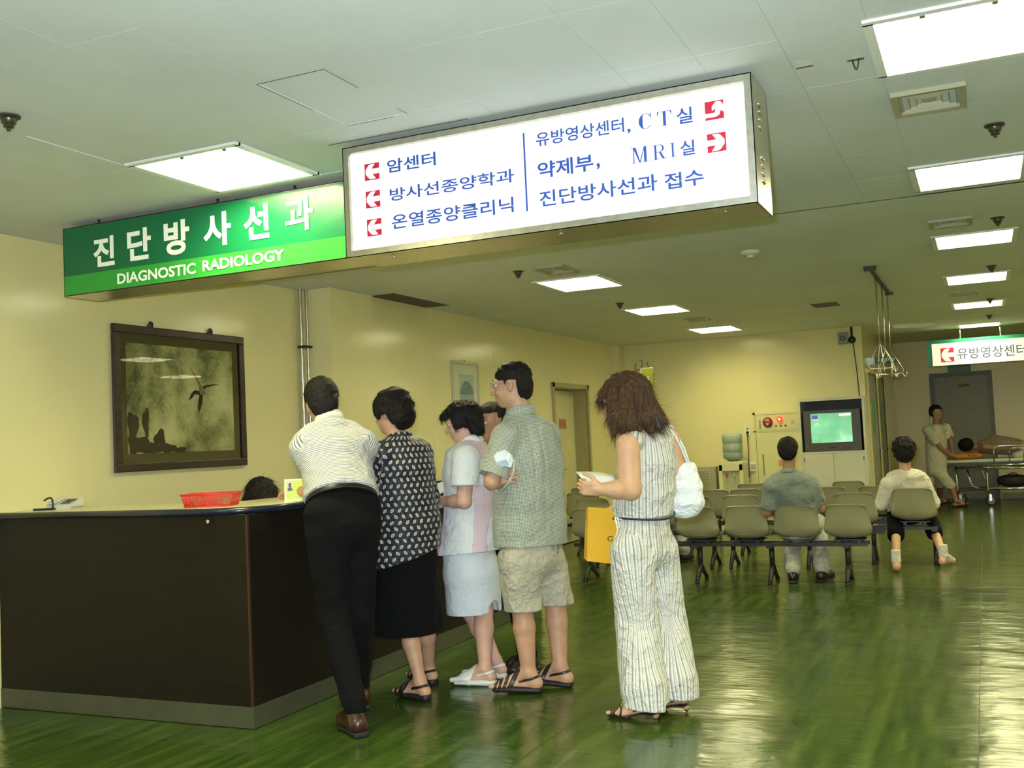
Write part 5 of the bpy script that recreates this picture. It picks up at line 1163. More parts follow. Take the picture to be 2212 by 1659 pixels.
T += [cone(sl_+bk*0, nk-up*.06, .078, .06, .04), cone(sr_, nk-up*.06, .078, .06, .04), slv(sl_, eL, .86, .078, .066), slv(sr_, eR, .86, .080, .066)]
dE = nrm(eL-sl_); dE2 = nrm(eR-sr_)
def sleeve_cut(sh, el, fr, r=.14):
    sh, el = V(sh), V(el); d = nrm(el-sh); c = sh+(el-sh)*fr
    def f(P): q = P-c; a = q@d; rad = np.linalg.norm(q-a[:, None]*d, axis=1); return np.where(rad < r, a, -1.) if True else a
    return f
garment(F, 'shirt', T, .006, C_STRIPE, cuts=[half(-up, pel+up*.064), lambda P: np.where(np.linalg.norm(P-hd, axis=1) < .12, .01, -1.)], amp=.006, freq=22, seed=3, regs=[(pel, nk, side, .17), (sl_, eL, up, .08), (sr_, eR, up, .08)], stretch=(1, 1, 2.0))
col = [nk+up*.015+side*.066*math.cos(a)+bk*-.062*math.sin(a)+up*.012*math.sin(a) for a in lin(-.3, 3.44, 14)]
garment(F, 'collar', chain(col, [.015]*15, .01)+chain([c+up*.022 for c in col], [.011]*15, .012), .004, cloth('white_collar', lambda nt, u, v: (.74, .72, .62)), amp=0)
LG = [cone(hL+V(0, 0, .06), kL, .112, .082, .03), cone(kL, anL+V(0, 0, .02), .082, .058, .03), cone(hR+V(0, 0, .08), kR, .115, .082, .03), cone(kR, anR, .082, .055, .03)]+loft([(pel+up*.08, .172, .135), (pel-V(0, 0, .1), .185, .15)], side, bk, .03)
garment(F, 'trousers', LG, .006, C_BLACK, cuts=[half(up, pel+up*.040)], amp=.005, freq=18, seed=4)
garment(F, 'belt', loft([(pel-up*.03, .196, .162), (pel+up*.12, .190, .156)], side, bk), .005, mat('belt_leather', (.010, .009, .009), .35), cuts=[half(up, pel+up*.064), half(-up, pel+up*.036)], amp=0)
shoe(F, 'shoe', anL, toL, M_SHOEB, M_SOLE, 1.05); shoe(F, 'shoe', anR, toR, M_SHOEB, M_SOLE, 1.05)
def short_hair(F, pf, ax_, prims, cuts, m=H_BLK, vox=.005, amp=.004, hf_=95, curl=0., n=900, ln=.018, seed=1, wd=.0009, grav=.6):
    h = grow('hair', prims, vox, m, F.root, F.o, cuts=cuts, disp=folds(amp, hf_, seed), smooth=0)
    if n:
        me = h.data; r_ = np.random.RandomState(seed); k = len(me.vertices); co = np.empty(k*3, np.float32); me.vertices.foreach_get('co', co); no = np.empty(k*3, np.float32); me.vertices.foreach_get('normal', no)
        co = co.reshape(-1, 3); no = no.reshape(-1, 3); ix = r_.choice(k, min(n, k), False); c = co.mean(0)
        dn = V(0, 0, -1.)[None]+no[ix]*0; d = dn-no[ix]*(no[ix]*dn).sum(1)[:, None]+no[ix]*.22; strands('hair_strands', h, F.o, co[ix]-no[ix]*.004+F.o, d, ln, wd, m, seed=seed, grav=grav, curl=curl).location = (0, 0, 0)
    return h
r, f, u = ha; R = np.stack([r, f, u])
short_hair(F, pf, ha, [ell(pf(0, -.016, .042), (.093, .114, .102), R, .02), ell(pf(0, -.064, -.020), (.076, .058, .072), R, .03), ell(pf(0, -.05, -.055), (.056, .050, .045), R, .02)],
           [lambda P: np.where(((P-pf(0, 0, 0))@f > -.035) & ((P-pf(0, 0, 0))@u < .018), .01, -1.)])
# ================================================================== 2. woman in the navy leaf-print blouse
F = Fig('woman in a navy leaf-print blouse and black culottes at the counter', (-2.93, 5.15, 0), 50); J = F.J; az = 50
side = V(math.cos(math.radians(az)), math.sin(math.radians(az)), 0); fw = azv(az)
pel = J(876, 1130, .02); ch = J(868, 1010, .03); nk = J(864, 950, .05); hd = J(846, 892, .07)
sl_, sr_ = J(824, 985, -.05), J(908, 978, .12); eL, eR = J(818, 1085, -.02), J(928, 1082, .16); wL_, wR_ = J(822, 1075, .22), J(940, 1072, .36)
hL, hR = J(852, 1165, -.04), J(900, 1160, .07); anL = V(*hit(908, 1472, 'z', .10)); anR = V(*hit(926, 1440, 'z', .10)); kL, kR = J(880, 1350, -.02), J(920, 1345, .12)
ft = nrm(azv(75)); toL = anL+ft*.175; toL[2] = .035; toR = anR+nrm(azv(65))*.175; toR[2] = .035
up = nrm(nk-pel); hf = nrm(azv(82)+V(0, 0, -.15)); hp, hs, pf, ha = head_prims(hd, hf, V(0, 0, 1)+azv(82)*.1, .97, 'f', 1.05)
T0 = loft([(pel, .165, .12), (pel*.5+ch*.5, .14, .11), (ch, .15, .11), (nk-up*.04, .09, .07)], side, fw, .03)
B = hp+[cone(nk-up*.04, hd-V(0, 0, .05), .054, .05, .02), cone(sl_, nk-up*.05, .05, .05, .03), cone(sr_, nk-up*.05, .05, .05, .03)]+T0+arm_prims(sl_, eL, wL_, .93)+arm_prims(sr_, eR, wR_, .93)+leg_prims(hL, kL, anL, 1., (.085, .052, .050, .031))+leg_prims(hR, kR, anR, 1., (.085, .052, .050, .031))+foot_prims(anL, toL, .92)+foot_prims(anR, toR, .92)
B += hand_prims(wL_, fw, V(0, 0, -1), side, .92)+hand_prims(wR_, nrm(fw+V(-.2, 0, 0)), V(0, 0, -1)+side*-.5, -side, .92, curl=(.6, .6, .4))
body(F, B, hs, .006, SK1); face_parts(F.root, F.o, pf, ha)
hem = pel-V(0, 0, .20)
T = loft([(hem-V(0, 0, .04), .205, .165), (pel, .200, .16), (pel*.5+ch*.5, .180, .14), (ch, .178, .13), (ch+up*.10, .16, .105), (nk-up*.02, .075, .07)], side, fw, .03)+[cone(sl_, nk-up*.05, .068, .055, .03), cone(sr_, nk-up*.05, .068, .055, .03), cone(sl_, eL, .066, .060, .02), cone(eL, wL_, .060, .048, .02), cone(sr_, eR, .068, .058, .02), cone(eR, eR*.4+wR_*.6, .056, .048, .02)]
garment(F, 'blouse', T, .006, C_LEAF, cuts=[half(V(0, 0, -1)+side*.30, hem+V(0, 0, .02)+side*0), lambda P: np.where(np.linalg.norm(P-hd, axis=1) < .105, .01, -1.)], amp=.005, freq=24, seed=8, regs=[(hem, nk, side, .165), (sl_, eL, fw, .065), (eL, wL_, up, .06), (sr_, eR, fw, .065), (eR, wR_, up, .06)])
col = [nk+V(0, 0, .0)+side*.060*math.cos(a)-fw*.058*math.sin(a)+V(0, 0, .014)*math.sin(a) for a in lin(-1., 4.1, 16)]
garment(F, 'collar', chain(col, [.014]*17, .01)+chain([c+V(0, 0, .02) for c in col], [.010]*17, .01), .004, C_LEAF, amp=0, regs=[(hem, nk+up*.1, side, .08)])
LG = [cone(hL*.5+kL*.5, kL, .105, .108, .05), cone(hR*.5+kR*.5, kR, .105, .108, .05)]+loft([(pel+up*.0, .16, .125), (hem, .175, .135)], side, fw, .03)+loft([(hem-V(0, 0, .05), .17, .135), (J(880, 1390, .04), .178, .15)], side, fw, .02)
hz = J(880, 1368, .04)[2]
garment(F, 'culottes', LG, .006, C_BLACK2, cuts=[half((0, 0, -1), (0, 0, hz))], sub=[cone(kL-V(0, 0, .1), kL+V(0, 0, .02), .085, .08, .01), cone(kR-V(0, 0, .1), kR+V(0, 0, .02), .085, .08, .01)], amp=.008, freq=14, seed=9, stretch=(1, 1, .15))
for a_, t_ in ((anL, toL), (anR, toR)): sandal(F, a_, t_, M_SAND, [(.84, .016, .3), (.70, .016, .3), (.56, .018, .5)], .92, .034, wedge=.02)
r, f, u = ha; R = np.stack([r, f, u])
short_hair(F, pf, ha, [ell(pf(0, -.020, .042), (.104, .114, .100), R, .03), ell(pf(0, -.072, -.015), (.092, .060, .08), R, .03), ell(pf(0, -.070, -.06), (.06, .035, .04), R, .03)]+[ell(pf(sg*.068, .03, .01), (.02, .03, .045), R, .02) for sg in (-1, 1)],
           [half(f-u*.35, pf(0, .080, .03)), lambda P: np.where(((P-pf(0, 0, 0))@f > -.030) & ((P-pf(0, 0, 0))@u < -.008) & (((P-pf(0, 0, 0))@f < .035) | ((P-pf(0, 0, 0))@u < -.03)), .01, -1.)], amp=.012, hf_=62, curl=.5, n=4200, ln=.026, seed=12, wd=.0010)
# ================================================================== 3. nurse
F = Fig('nurse in a white and pink short-sleeved uniform with white sling-back shoes', (-2.72, 5.60, 0), 84); J = F.J; az = 84
side = V(math.cos(math.radians(az)), math.sin(math.radians(az)), 0); fw = azv(az)
pel = J(1020, 1155, .04); ch = J(1012, 1020, .04); nk = J(1018, 955, .05); hd = J(1000, 912, .05)
sl_, sr_ = J(1006, 990, -.14), J(1028, 985, .20); eL, eR = J(1003, 1083, -.19), J(1000, 1080, .22); wL_, wR_ = J(956, 1083, -.05), J(950, 1050, .22)
hL, hR = J(1026, 1180, -.04), J(1028, 1180, .11); anL = V(*hit(1048, 1443, 'z', .10)); anR = V(*hit(1072, 1428, 'z', .10)); kL, kR = J(1044, 1318, .0), J(1018, 1320, .10)
toL = anL+nrm(azv(100))*.185; toL[2] = .035; toR = anR+nrm(azv(95))*.185; toR[2] = .035
up = nrm(nk-pel); hf = nrm(azv(106)+V(0, 0, -.28)); hp, hs, pf, ha = head_prims(hd, hf, V(0, 0, 1)+azv(106)*.22, .98, 'f', 1.15)
B = hp+[cone(nk-up*.04, hd-V(0, 0, .04), .056, .054, .02), cone(sl_, nk-up*.05, .05, .05, .03), cone(sr_, nk-up*.05, .05, .05, .03)]+loft([(pel, .13, .09), (pel*.5+ch*.5, .12, .085), (ch, .135, .10), (nk-up*.04, .09, .07)], side, fw, .03)
B += arm_prims(sl_, eL, wL_, 1.05)+arm_prims(sr_, eR, wR_, 1.05)+leg_prims(hL, kL, anL, 1., (.068, .060, .058, .034))+leg_prims(hR, kR, anR, 1., (.068, .060, .058, .034))+foot_prims(anL, toL, .92)+foot_prims(anR, toR, .92)
B += hand_prims(wL_, nrm(azv(108)+V(0, 0, -.15)), nrm(side+V(0, 0, -.2)), V(0, 0, 1), .95, curl=(.5, .6, .4))+hand_prims(wR_, nrm(azv(112)+V(0, 0, .05)), nrm(-side+V(0, 0, -.3)), V(0, 0, 1), .95, curl=(.6, .6, .4))
body(F, B, hs, .006, skin_mat('skin_nurse', (.60, .36, .27))); face_parts(F.root, F.o, pf, ha)
hem = J(1010, 1192, .03)
T = loft([(hem-V(0, 0, .05), .205, .205), (pel, .19, .175), (pel*.45+ch*.55, .155, .145), (ch, .165, .15), (ch+up*.09, .16, .12), (nk-up*.02, .075, .07)], side, fw, .03)+[cone(sl_, nk-up*.05, .07, .055, .03), cone(sr_, nk-up*.05, .07, .055, .03), slv(sl_, eL, .66, .078, .084), slv(sr_, eR, .66, .078, .084)]
CT = [half(V(0, 0, -1)-fw*.06, hem), lambda P: np.where(np.linalg.norm(P-hd, axis=1) < .115, .01, -1.)]
garment(F, 'tunic', T, .006, C_WHITE, cuts=CT, amp=.005, freq=17, seed=21)
# pink back yoke and side panel: the same tunic, slightly proud, kept to a strip
bk0 = ch-fw*.12
garment(F, 'pink_yoke', [(p[0]-.002, p[1]+.002, (lambda P, q=p[2]: q(P)-.0025), p[3]) for p in T], .005, C_PINK, cuts=CT+[lambda P: np.maximum(np.maximum((P-(ch-fw*.02))@fw, (ch[2]+.07)-P[:, 2]), np.abs((P-ch)@side)-.11)], amp=.005, freq=17, seed=21)
garment(F, 'pink_panel', [(p[0]-.002, p[1]+.002, (lambda P, q=p[2]: q(P)-.0025), p[3]) for p in T[:4]], .005, C_PINK, cuts=CT+[lambda P: np.maximum(np.abs((P-(ch-fw*.125))@fw+.0)-.028, P[:, 2]-(ch[2]-.07))], amp=.005, freq=17, seed=21)
garment(F, 'pink_placket', [(p[0]-.002, p[1]+.002, (lambda P, q=p[2]: q(P)-.0025), p[3]) for p in T[:4]], .005, C_PINK, cuts=CT+[lambda P: np.maximum(-((P-(ch+fw*.10))@fw), P[:, 2]-(ch[2]+.03))], amp=.005, freq=17, seed=21)
col = [nk+side*.060*math.cos(a)-fw*.056*math.sin(a)+V(0, 0, .014)*math.sin(a) for a in lin(-1., 4.1, 16)]
garment(F, 'collar', chain(col, [.016]*17, .01)+chain([c+V(0, 0, .022) for c in col], [.010]*17, .012), .004, C_WHITE, amp=0)
pk = J(982, 1150, -.16); rt_ = V(*AR)
garment(F, 'pocket', [(p[0]-.004, p[1]+.004, (lambda P, q=p[2]: q(P)-.0045), p[3]) for p in T[:4]], .005, C_WHITE, cuts=[lambda P: np.maximum(np.maximum(np.abs((P-pk)@rt_)-.058, np.abs(P[:, 2]-pk[2])-.055), (P-pk)@V(*AF)-.04)], amp=.005, freq=17, seed=21)
skT = loft([(hem+V(0, 0, .04), .160, .145), (J(1020, 1235, .04), .178, .160), (J(1027, 1350, .04), .175, .158)], side, fw, .03)
garment(F, 'skirt', skT, .006, cloth('skirt_white', lambda nt, u, v: (.70, .75, .78), .75, .2), cuts=[half(V(0, 0, -1)-fw*.03, J(1028, 1322, .04))], sub=[cone(kL-V(0, 0, .12), kL+V(0, 0, .03), .10, .09, .01), cone(kR-V(0, 0, .12), kR+V(0, 0, .03), .10, .09, .01)], amp=.004, freq=12, seed=23, stretch=(1, 1, .2))
MW = mat('white_leather', (.68, .70, .66), .35)
for a_, t_ in ((anL, toL), (anR, toR)): sandal(F, a_, t_, MW, [(.73, .12, .35)], .92, .036, msole=mat('white_sole', (.66, .68, .64), .4), wedge=.012)
r, f, u = ha; R = np.stack([r, f, u])
hr = [ell(pf(0, -.012, .044), (.094, .112, .090), R, .03), ell(pf(0, -.062, -.01), (.088, .058, .085), R, .03), ell(pf(0, -.070, -.07), (.066, .035, .045), R, .03), ell(pf(0, .085, .062), (.060, .040, .032), R, .03)]+[ell(pf(sg*.074, .020, .005), (.022, .036, .062), R, .02) for sg in (-1, 1)]
short_hair(F, pf, ha, hr, [lambda P: np.where(((P-pf(0, 0, 0))@f > .052) & ((P-pf(0, 0, 0))@u < .045), .01, -1.), lambda P: np.where(((P-pf(0, 0, 0))@f > -.012) & ((P-pf(0, 0, 0))@u < -.035), .01, -1.)], amp=.006, n=2200, ln=.04, seed=14, wd=.0010, grav=.5)
bm = BM(); vs = bmesh.ops.create_icosphere(bm, subdivisions=2, radius=.005)['verts']; bmesh.ops.translate(bm, vec=Vector(pf(-.080, -.002, -.036)-F.o), verts=vs); obj('earring', bm, M_CHROME, F.root, 3)
bm = BM(); p_ = J(972, 1022, -.05)-F.o
for k in (0, 1): tube(bm, [Vector(p_+V(.01*k, 0, 0)), Vector(p_+V(.012*k, 0, .06))], .0045, 6)
obj('pens', bm, M_CHROME, F.root)
# ================================================================== 4. tall man in the checked shirt
F = Fig('tall man with glasses in a green checked shirt and khaki shorts, arms folded', (-2.35, 5.40, 0), 65); J = F.J; az = 62
side = V(math.cos(math.radians(az)), math.sin(math.radians(az)), 0); fw = azv(az)
pel = J(1146, 1150, .02); ch = J(1142, 1000, .02); nk = J(1124, 893, .03); hd = J(1106, 832, .04)
sl_, sr_ = J(1091, 946, -.13), J(1180, 940, .14); eL, eR = J(1062, 1040, -.20), J(1192, 1040, .22); wL_, wR_ = J(1112, 1040, .10), J(1060, 1034, -.165)
hL, hR = J(1120, 1190, -.06), J(1178, 1185, .10); anL = V(*hit(1142, 1452, 'z', .115)); anR = V(*hit(1210, 1440, 'z', .115)); kL, kR = J(1128, 1310, -.06), J(1200, 1300, .12)
toL = anL+nrm(azv(108))*.20; toL[2] = .045; toR = anR+nrm(azv(92))*.20; toR[2] = .045
up = nrm(nk-pel); hf = nrm(azv(100)+V(0, 0, -.08)); hp, hs, pf, ha = head_prims(hd, hf, V(0, 0, 1)+azv(100)*.05, 1.06, 'm')
B = hp+[cone(nk-up*.04, hd-V(0, 0, .05)-hf*.02, .062, .058, .02), cone(sl_, nk-up*.06, .055, .05, .03), cone(sr_, nk-up*.06, .055, .05, .03)]+loft([(pel, .15, .10), (pel*.5+ch*.5, .15, .10), (ch, .16, .11), (nk-up*.06, .10, .08)], side, fw, .03)
B += arm_prims(sl_, eL, wL_, 1.05)+arm_prims(sr_, eR, ch+fw*.17, 1.05)+[cone(ch+fw*.17, wR_, .034, .026, .012)]+leg_prims(hL, kL, anL, 1.08, (.09, .060, .056, .036))+leg_prims(hR, kR, anR, 1.08, (.09, .060, .056, .036))+foot_prims(anL, toL, 1.08)+foot_prims(anR, toR, 1.08)
vd = V(*AF); rt = V(*AR)
B += hand_prims(wR_, nrm(rt*.93-vd*.2+V(0, 0, .14)), nrm(vd*.9+rt*.2), V(0, 0, 1), 1.0, curl=(.15, .6, .5), spread=.03)+hand_prims(wL_, nrm(side+V(0, 0, .2)), -fw, V(0, 0, 1), 1.05, curl=(.5, .6, .4))
body(F, B, hs, .006, SK1); face_parts(F.root, F.o, pf, ha, 1.05); glasses(F.root, F.o, pf, M_CHROME, 1.)
hem = J(1147, 1176, .02)
T = loft([(hem-V(0, 0, .02), .212, .165), (pel+V(0, 0, .05), .210, .16), (pel*.5+ch*.5, .204, .155), (ch, .208, .15), (ch+up*.09, .195, .13), (ch+up*.17, .150, .105), (nk-up*.045, .10, .085)], side, fw, .03, 2.3)+[cone(sl_, nk-up*.07, .074, .058, .04), cone(sr_, nk-up*.07, .074, .058, .04), slv(sl_, eL, .88, .076, .082), slv(sr_, eR, .88, .076, .082)]
_fo = folds
def folds(amp, freq, seed, st, _f=_fo, c0=nk, s0=side):
    g = _f(amp, freq, seed, st)
    def h(P):
        x = (P-c0)@s0; w_ = np.clip((c0[2]-.05-P[:, 2])*8, 0, 1)*np.clip(1-(c0[2]-.05-P[:, 2])*1.6, 0, 1); return g(P)+w_*.009*(np.exp(-((x+.045)/.010)**2)+np.exp(-((x-.02)/.010)**2)-.6*np.exp(-((x+.012)/.02)**2))
    return h
garment(F, 'shirt', T, .006, C_GING, cuts=[half(V(0, 0, -1), hem), lambda P: np.where(np.linalg.norm(P-hd, axis=1) < .12, .01, -1.)], amp=.007, freq=15, seed=33, regs=[(hem, nk, side, .18), (sl_, eL, fw, .08), (sr_, eR, fw, .08)], stretch=(1, 1, .6))
folds = _fo
col = [nk-V(0, 0, .008)+side*.070*math.cos(a)-fw*.066*math.sin(a)+V(0, 0, .018)*math.sin(a) for a in lin(-.9, 4.0, 16)]
garment(F, 'collar', chain(col, [.016]*17, .012)+chain([c+V(0, 0, .026) for c in col], [.010]*17, .014), .004, C_GING, amp=0, regs=[(nk-up*.1, nk+up*.1, side, .08)])
hzL = J(1112, 1318, -.06)[2]; hzR = J(1190, 1306, .12)[2]
LG = [cone(hL-V(0, 0, .05), kL, .110, .104, .02), cone(hR-V(0, 0, .05), kR, .110, .104, .02)]+loft([(pel+up*.02, .16, .12), (hem-V(0, 0, .07), .190, .150)], side, fw, .04)
LG += [cone(kL+V(0, 0, .02), kL-V(0, 0, .05), .105, .106, .01), cone(kR+V(0, 0, .02), kR-V(0, 0, .05), .105, .106, .01)]
garment(F, 'shorts', LG, .006, C_KHAKI, cuts=[half(V(0, 0, -1), (0, 0, (hzL+hzR)/2))], sub=[cone(kL+V(0, 0, .03), kL-V(0, 0, .10), .086, .093, .008), cone(kR+V(0, 0, .03), kR-V(0, 0, .10), .086, .093, .008)], amp=.009, freq=15, seed=35)
for a_, t_ in ((anL, toL), (anR, toR)): sandal(F, a_, t_, mat('sandal_brown', (.022, .014, .011), .4), [(.88, .014, .2), (.76, .015, .3), (.63, .017, .4), (.47, .026, .55)], 1.08, .040)
r, f, u = ha; R = np.stack([r, f, u])
short_hair(F, pf, ha, [ell(pf(0, -.014, .044), (.084, .106, .090), R, .02), ell(pf(0, -.064, -.015), (.072, .050, .066), R, .03), ell(pf(0, -.056, -.055), (.052, .042, .035), R, .02)],
           [lambda P: np.where(((P-pf(0, 0, 0))@f*1.0+((P-pf(0, 0, 0))@u)*-.55 > .060), .01, -1.), lambda P: np.where(((P-pf(0, 0, 0))@f > -.040) & ((P-pf(0, 0, 0))@u < .022) & (((P-pf(0, 0, 0))@f < .012) | ((P-pf(0, 0, 0))@u < .0)), .01, -1.), lambda P: np.where(((P-pf(0, 0, 0))@f > .03) & ((P-pf(0, 0, 0))@u < .03), .01, -1.)], seed=15, n=1500)
t = thing('folded_papers', 'white and pale blue papers tucked under the tall man\'s arm', 'papers', tuple(J(1088, 1000, -.24))); o_ = J(1088, 1000, -.24)
pp = [J(1066, 985, -.24), J(1076, 975, -.25), J(1092, 972, -.25), J(1103, 985, -.23), J(1110, 1005, -.215), J(1108, 1030, -.21), J(1092, 1050, -.20)]
def strip(name, pts, wv, m, par, org, th=.0012):
    return sheet(name, list(range(len(pts))), lin(0, 1, 4), lambda i, v_: Vector(V(pts[int(i)])+V(wv)*(v_-.5)-V(org)), m, par, th)
w1 = (J(1085, 960, -.25)-J(1085, 1006, -.24))
bm = BM(); q = [J(1067, 986, -.255), J(1073, 977, -.255), J(1090, 971, -.26), J(1103, 980, -.25), J(1109, 992, -.235), J(1104, 1010, -.24), J(1094, 1007, -.25), J(1074, 1005, -.255)]
prism(bm, [Vector(x-o_) for x in q], Vector(vd*.003)); obj('top_sheet', bm, M_PAPER, t)
bm = BM(); q = [J(1071, 998, -.2575), J(1093, 992, -.2615), J(1100, 1004, -.2515), J(1093, 1008, -.2535), J(1076, 1005, -.2565)]
poly(bm, [Vector(x-o_) for x in q]); obj('blue_print', bm, mat('paper_blue', (.40, .55, .72), .6), t)
strip('curled_sheet', [J(1104, 982, -.248), J(1112, 1000, -.235), J(1110, 1022, -.225), J(1100, 1042, -.22), J(1084, 1062, -.215)], vd*.03+rt*.012, M_PAPER, t, o_)
# ================================================================== 5. woman in stripes
F = Fig('woman in a sleeveless white pinstriped top and wide trousers, with long brown hair and glasses', (-1.68, 5.15, 0), 68); J = F.J; az = 64
side = V(math.cos(math.radians(az)), math.sin(math.radians(az)), 0); fw = azv(az); vd = V(*AF); rt = V(*AR)
pel = J(1391, 1165, .02); ch = J(1400, 1000, .02); nk = J(1390, 922, .02); hd = J(1346, 862, .02)
sl_, sr_ = J(1356, 962, -.15), J(1446, 945, .13); eL = J(1362, 1058, -.19); wL_ = J(1296, 1056, -.24); eR = J(1474, 1060, .10); wR_ = J(1330, 1100, .22)
hL, hR = J(1364, 1190, -.07), J(1424, 1186, .08); anL = V(*hit(1396, 1500, 'z', .125)); anR = V(*hit(1462, 1483, 'z', .125)); kL, kR = J(1376, 1345, -.08), J(1438, 1340, .08)
toL = V(*hit(1322, 1538, 'z', .022)); toR = anR+(toL-anL)*V(.9, .9, 1)
up = nrm(nk-pel); hf = nrm(azv(100)+V(0, 0, -.42)); hp, hs, pf, ha = head_prims(hd, hf, V(0, 0, 1)+azv(100)*.35, 1.0, 'f', 1.02)
B = hp+[cone(nk-up*.05, hd-V(0, 0, .04), .052, .05, .02), cone(sl_, nk-up*.06, .046, .048, .03), cone(sr_, nk-up*.06, .046, .048, .03)]+loft([(pel, .14, .10), (pel*.45+ch*.55, .12, .095), (ch, .14, .105), (nk-up*.05, .09, .07)], side, fw, .03)
B += arm_prims(sl_, eL, wL_, 1.05, (.058, .050, .043, .028))+arm_prims(sr_, eR, wR_, .98)+leg_prims(hL, kL, anL)+leg_prims(hR, kR, anR)+foot_prims(anL, toL, .90)+foot_prims(anR, toR, .90)
B += hand_prims(wL_, nrm(-rt*.9-vd*.15+V(0, 0, .06)), nrm(vd*.7+V(0, 0, .2)+rt*.1), V(0, 0, 1), .92, curl=(1.1, 1.3, .8))+hand_prims(wR_, nrm(-rt*.5+vd*.2-V(0, 0, .8)), nrm(vd), -rt, .92, curl=(.9, 1.2, .8))
body(F, B, hs, .0055, skin_mat('skin_tan', (.56, .34, .20))); face_parts(F.root, F.o, pf, ha); glasses(F.root, F.o, pf, M_BLACK, 1., .020, False)
hem = J(1391, 1112, .02)
T = loft([(hem-V(0, 0, .05), .168, .145), (hem+V(0, 0, .06), .162, .135), (pel*.35+ch*.65, .155, .128), (ch, .162, .13), (ch+up*.08, .145, .11), (nk-up*.045, .085, .07)], side, fw, .03)+[cone(sl_-side*-.035+up*.02, nk-up*.05, .052, .05, .03), cone(sr_-side*.035+up*.02, nk-up*.05, .052, .05, .03), cone(ch+fw*.06-side*.06-up*.02, ch+fw*.06+side*.06-up*.02, .075, .075, .03)]
arm_sub = [cone(sl_-side*.03+up*.01, sl_-side*.03-V(0, 0, .12), .058, .05, .01), cone(sr_+side*.03+up*.01, sr_+side*.03-V(0, 0, .12), .058, .05, .01)]
garment(F, 'sleeveless_top', T, .006, C_PIN, cuts=[half(V(0, 0, -1)+side*.05, hem-V(0, 0, .005)), lambda P: np.where(np.linalg.norm(P-hd, axis=1) < .12, .01, -1.)], sub=arm_sub, amp=.0065, freq=19, seed=41, regs=[(hem, nk, side, .15)], stretch=(1, 1, .55))
hm = [hem+side*.168*math.cos(a)+fw*.146*math.sin(a)+V(0, 0, -.006+.010*math.cos(2*a)+.008*math.cos(a)) for a in lin(0, 2*PI, 40)][:-1]
bm = BM(); tube(bm, [Vector(x-F.o) for x in hm], .0055, 6, closed=True); obj('navy_hem', bm, mat('navy_cord', (.012, .016, .04), .6), F.root)
p0 = J(1328, 1118, -.17); bm = BM()
for dx, l in ((.0, .10), (.012, .06)): tube(bm, [Vector(p0+rt*dx-F.o), Vector(p0+rt*(dx+.012)-V(0, 0, l*.6)-F.o), Vector(p0+rt*(dx-.004)-V(0, 0, l)-F.o)], .003, 6)
tube(bm, [Vector(p0-F.o), Vector(p0+rt*.02-V(0, 0, .045)-F.o), Vector(p0+rt*.035-V(0, 0, .01)-F.o), Vector(p0-F.o)], .003, 6); obj('drawstring', bm, M_PAPER, F.root)
for sg, sh in ((-1, sl_), (1, sr_)):
    c = sh-side*.030*-sg*-1*-1; pass
LG = [cone(hL, kL, .104, .106, .03), cone(kL, anL+V(0, 0, .02)+fw*.015, .106, .112, .02), cone(hR, kR, .102, .100, .03), cone(kR, anR+V(0, 0, .02), .103, .106, .02)]+loft([(pel+V(0, 0, .17), .142, .118), (pel-V(0, 0, .05), .160, .135)], side, fw, .04)
for a_, k_ in ((anL, kL), (anR, kR)): LG.append(cone(a_+V(0, 0, .03), a_-V(0, 0, .07), .108, .112, .01))
cutz = lambda P: np.where((P-(anL+anR)/2)@rt < 0, anL[2]-.062-P[:, 2]+((P-anL)@rt)*-.10, anR[2]-.045-P[:, 2]+((P-anR)@rt)*-.10)
garment(F, 'trousers', LG, .006, C_PIN, cuts=[cutz, half(up, pel+V(0, 0, .15))], sub=[cone(anL+V(0, 0, .02)+fw*.015, anL-V(0, 0, .09)+fw*.015, .09, .098, .006), cone(anR+V(0, 0, .02), anR-V(0, 0, .09), .085, .093, .006)], amp=.009, freq=13, seed=44, regs=[(pel, pel+V(0, 0, .1), side, .13), (hL-V(0, 0, .02), anL, side, .095), (hR-V(0, 0, .02), anR, side, .095)], stretch=(1, 1, .35))
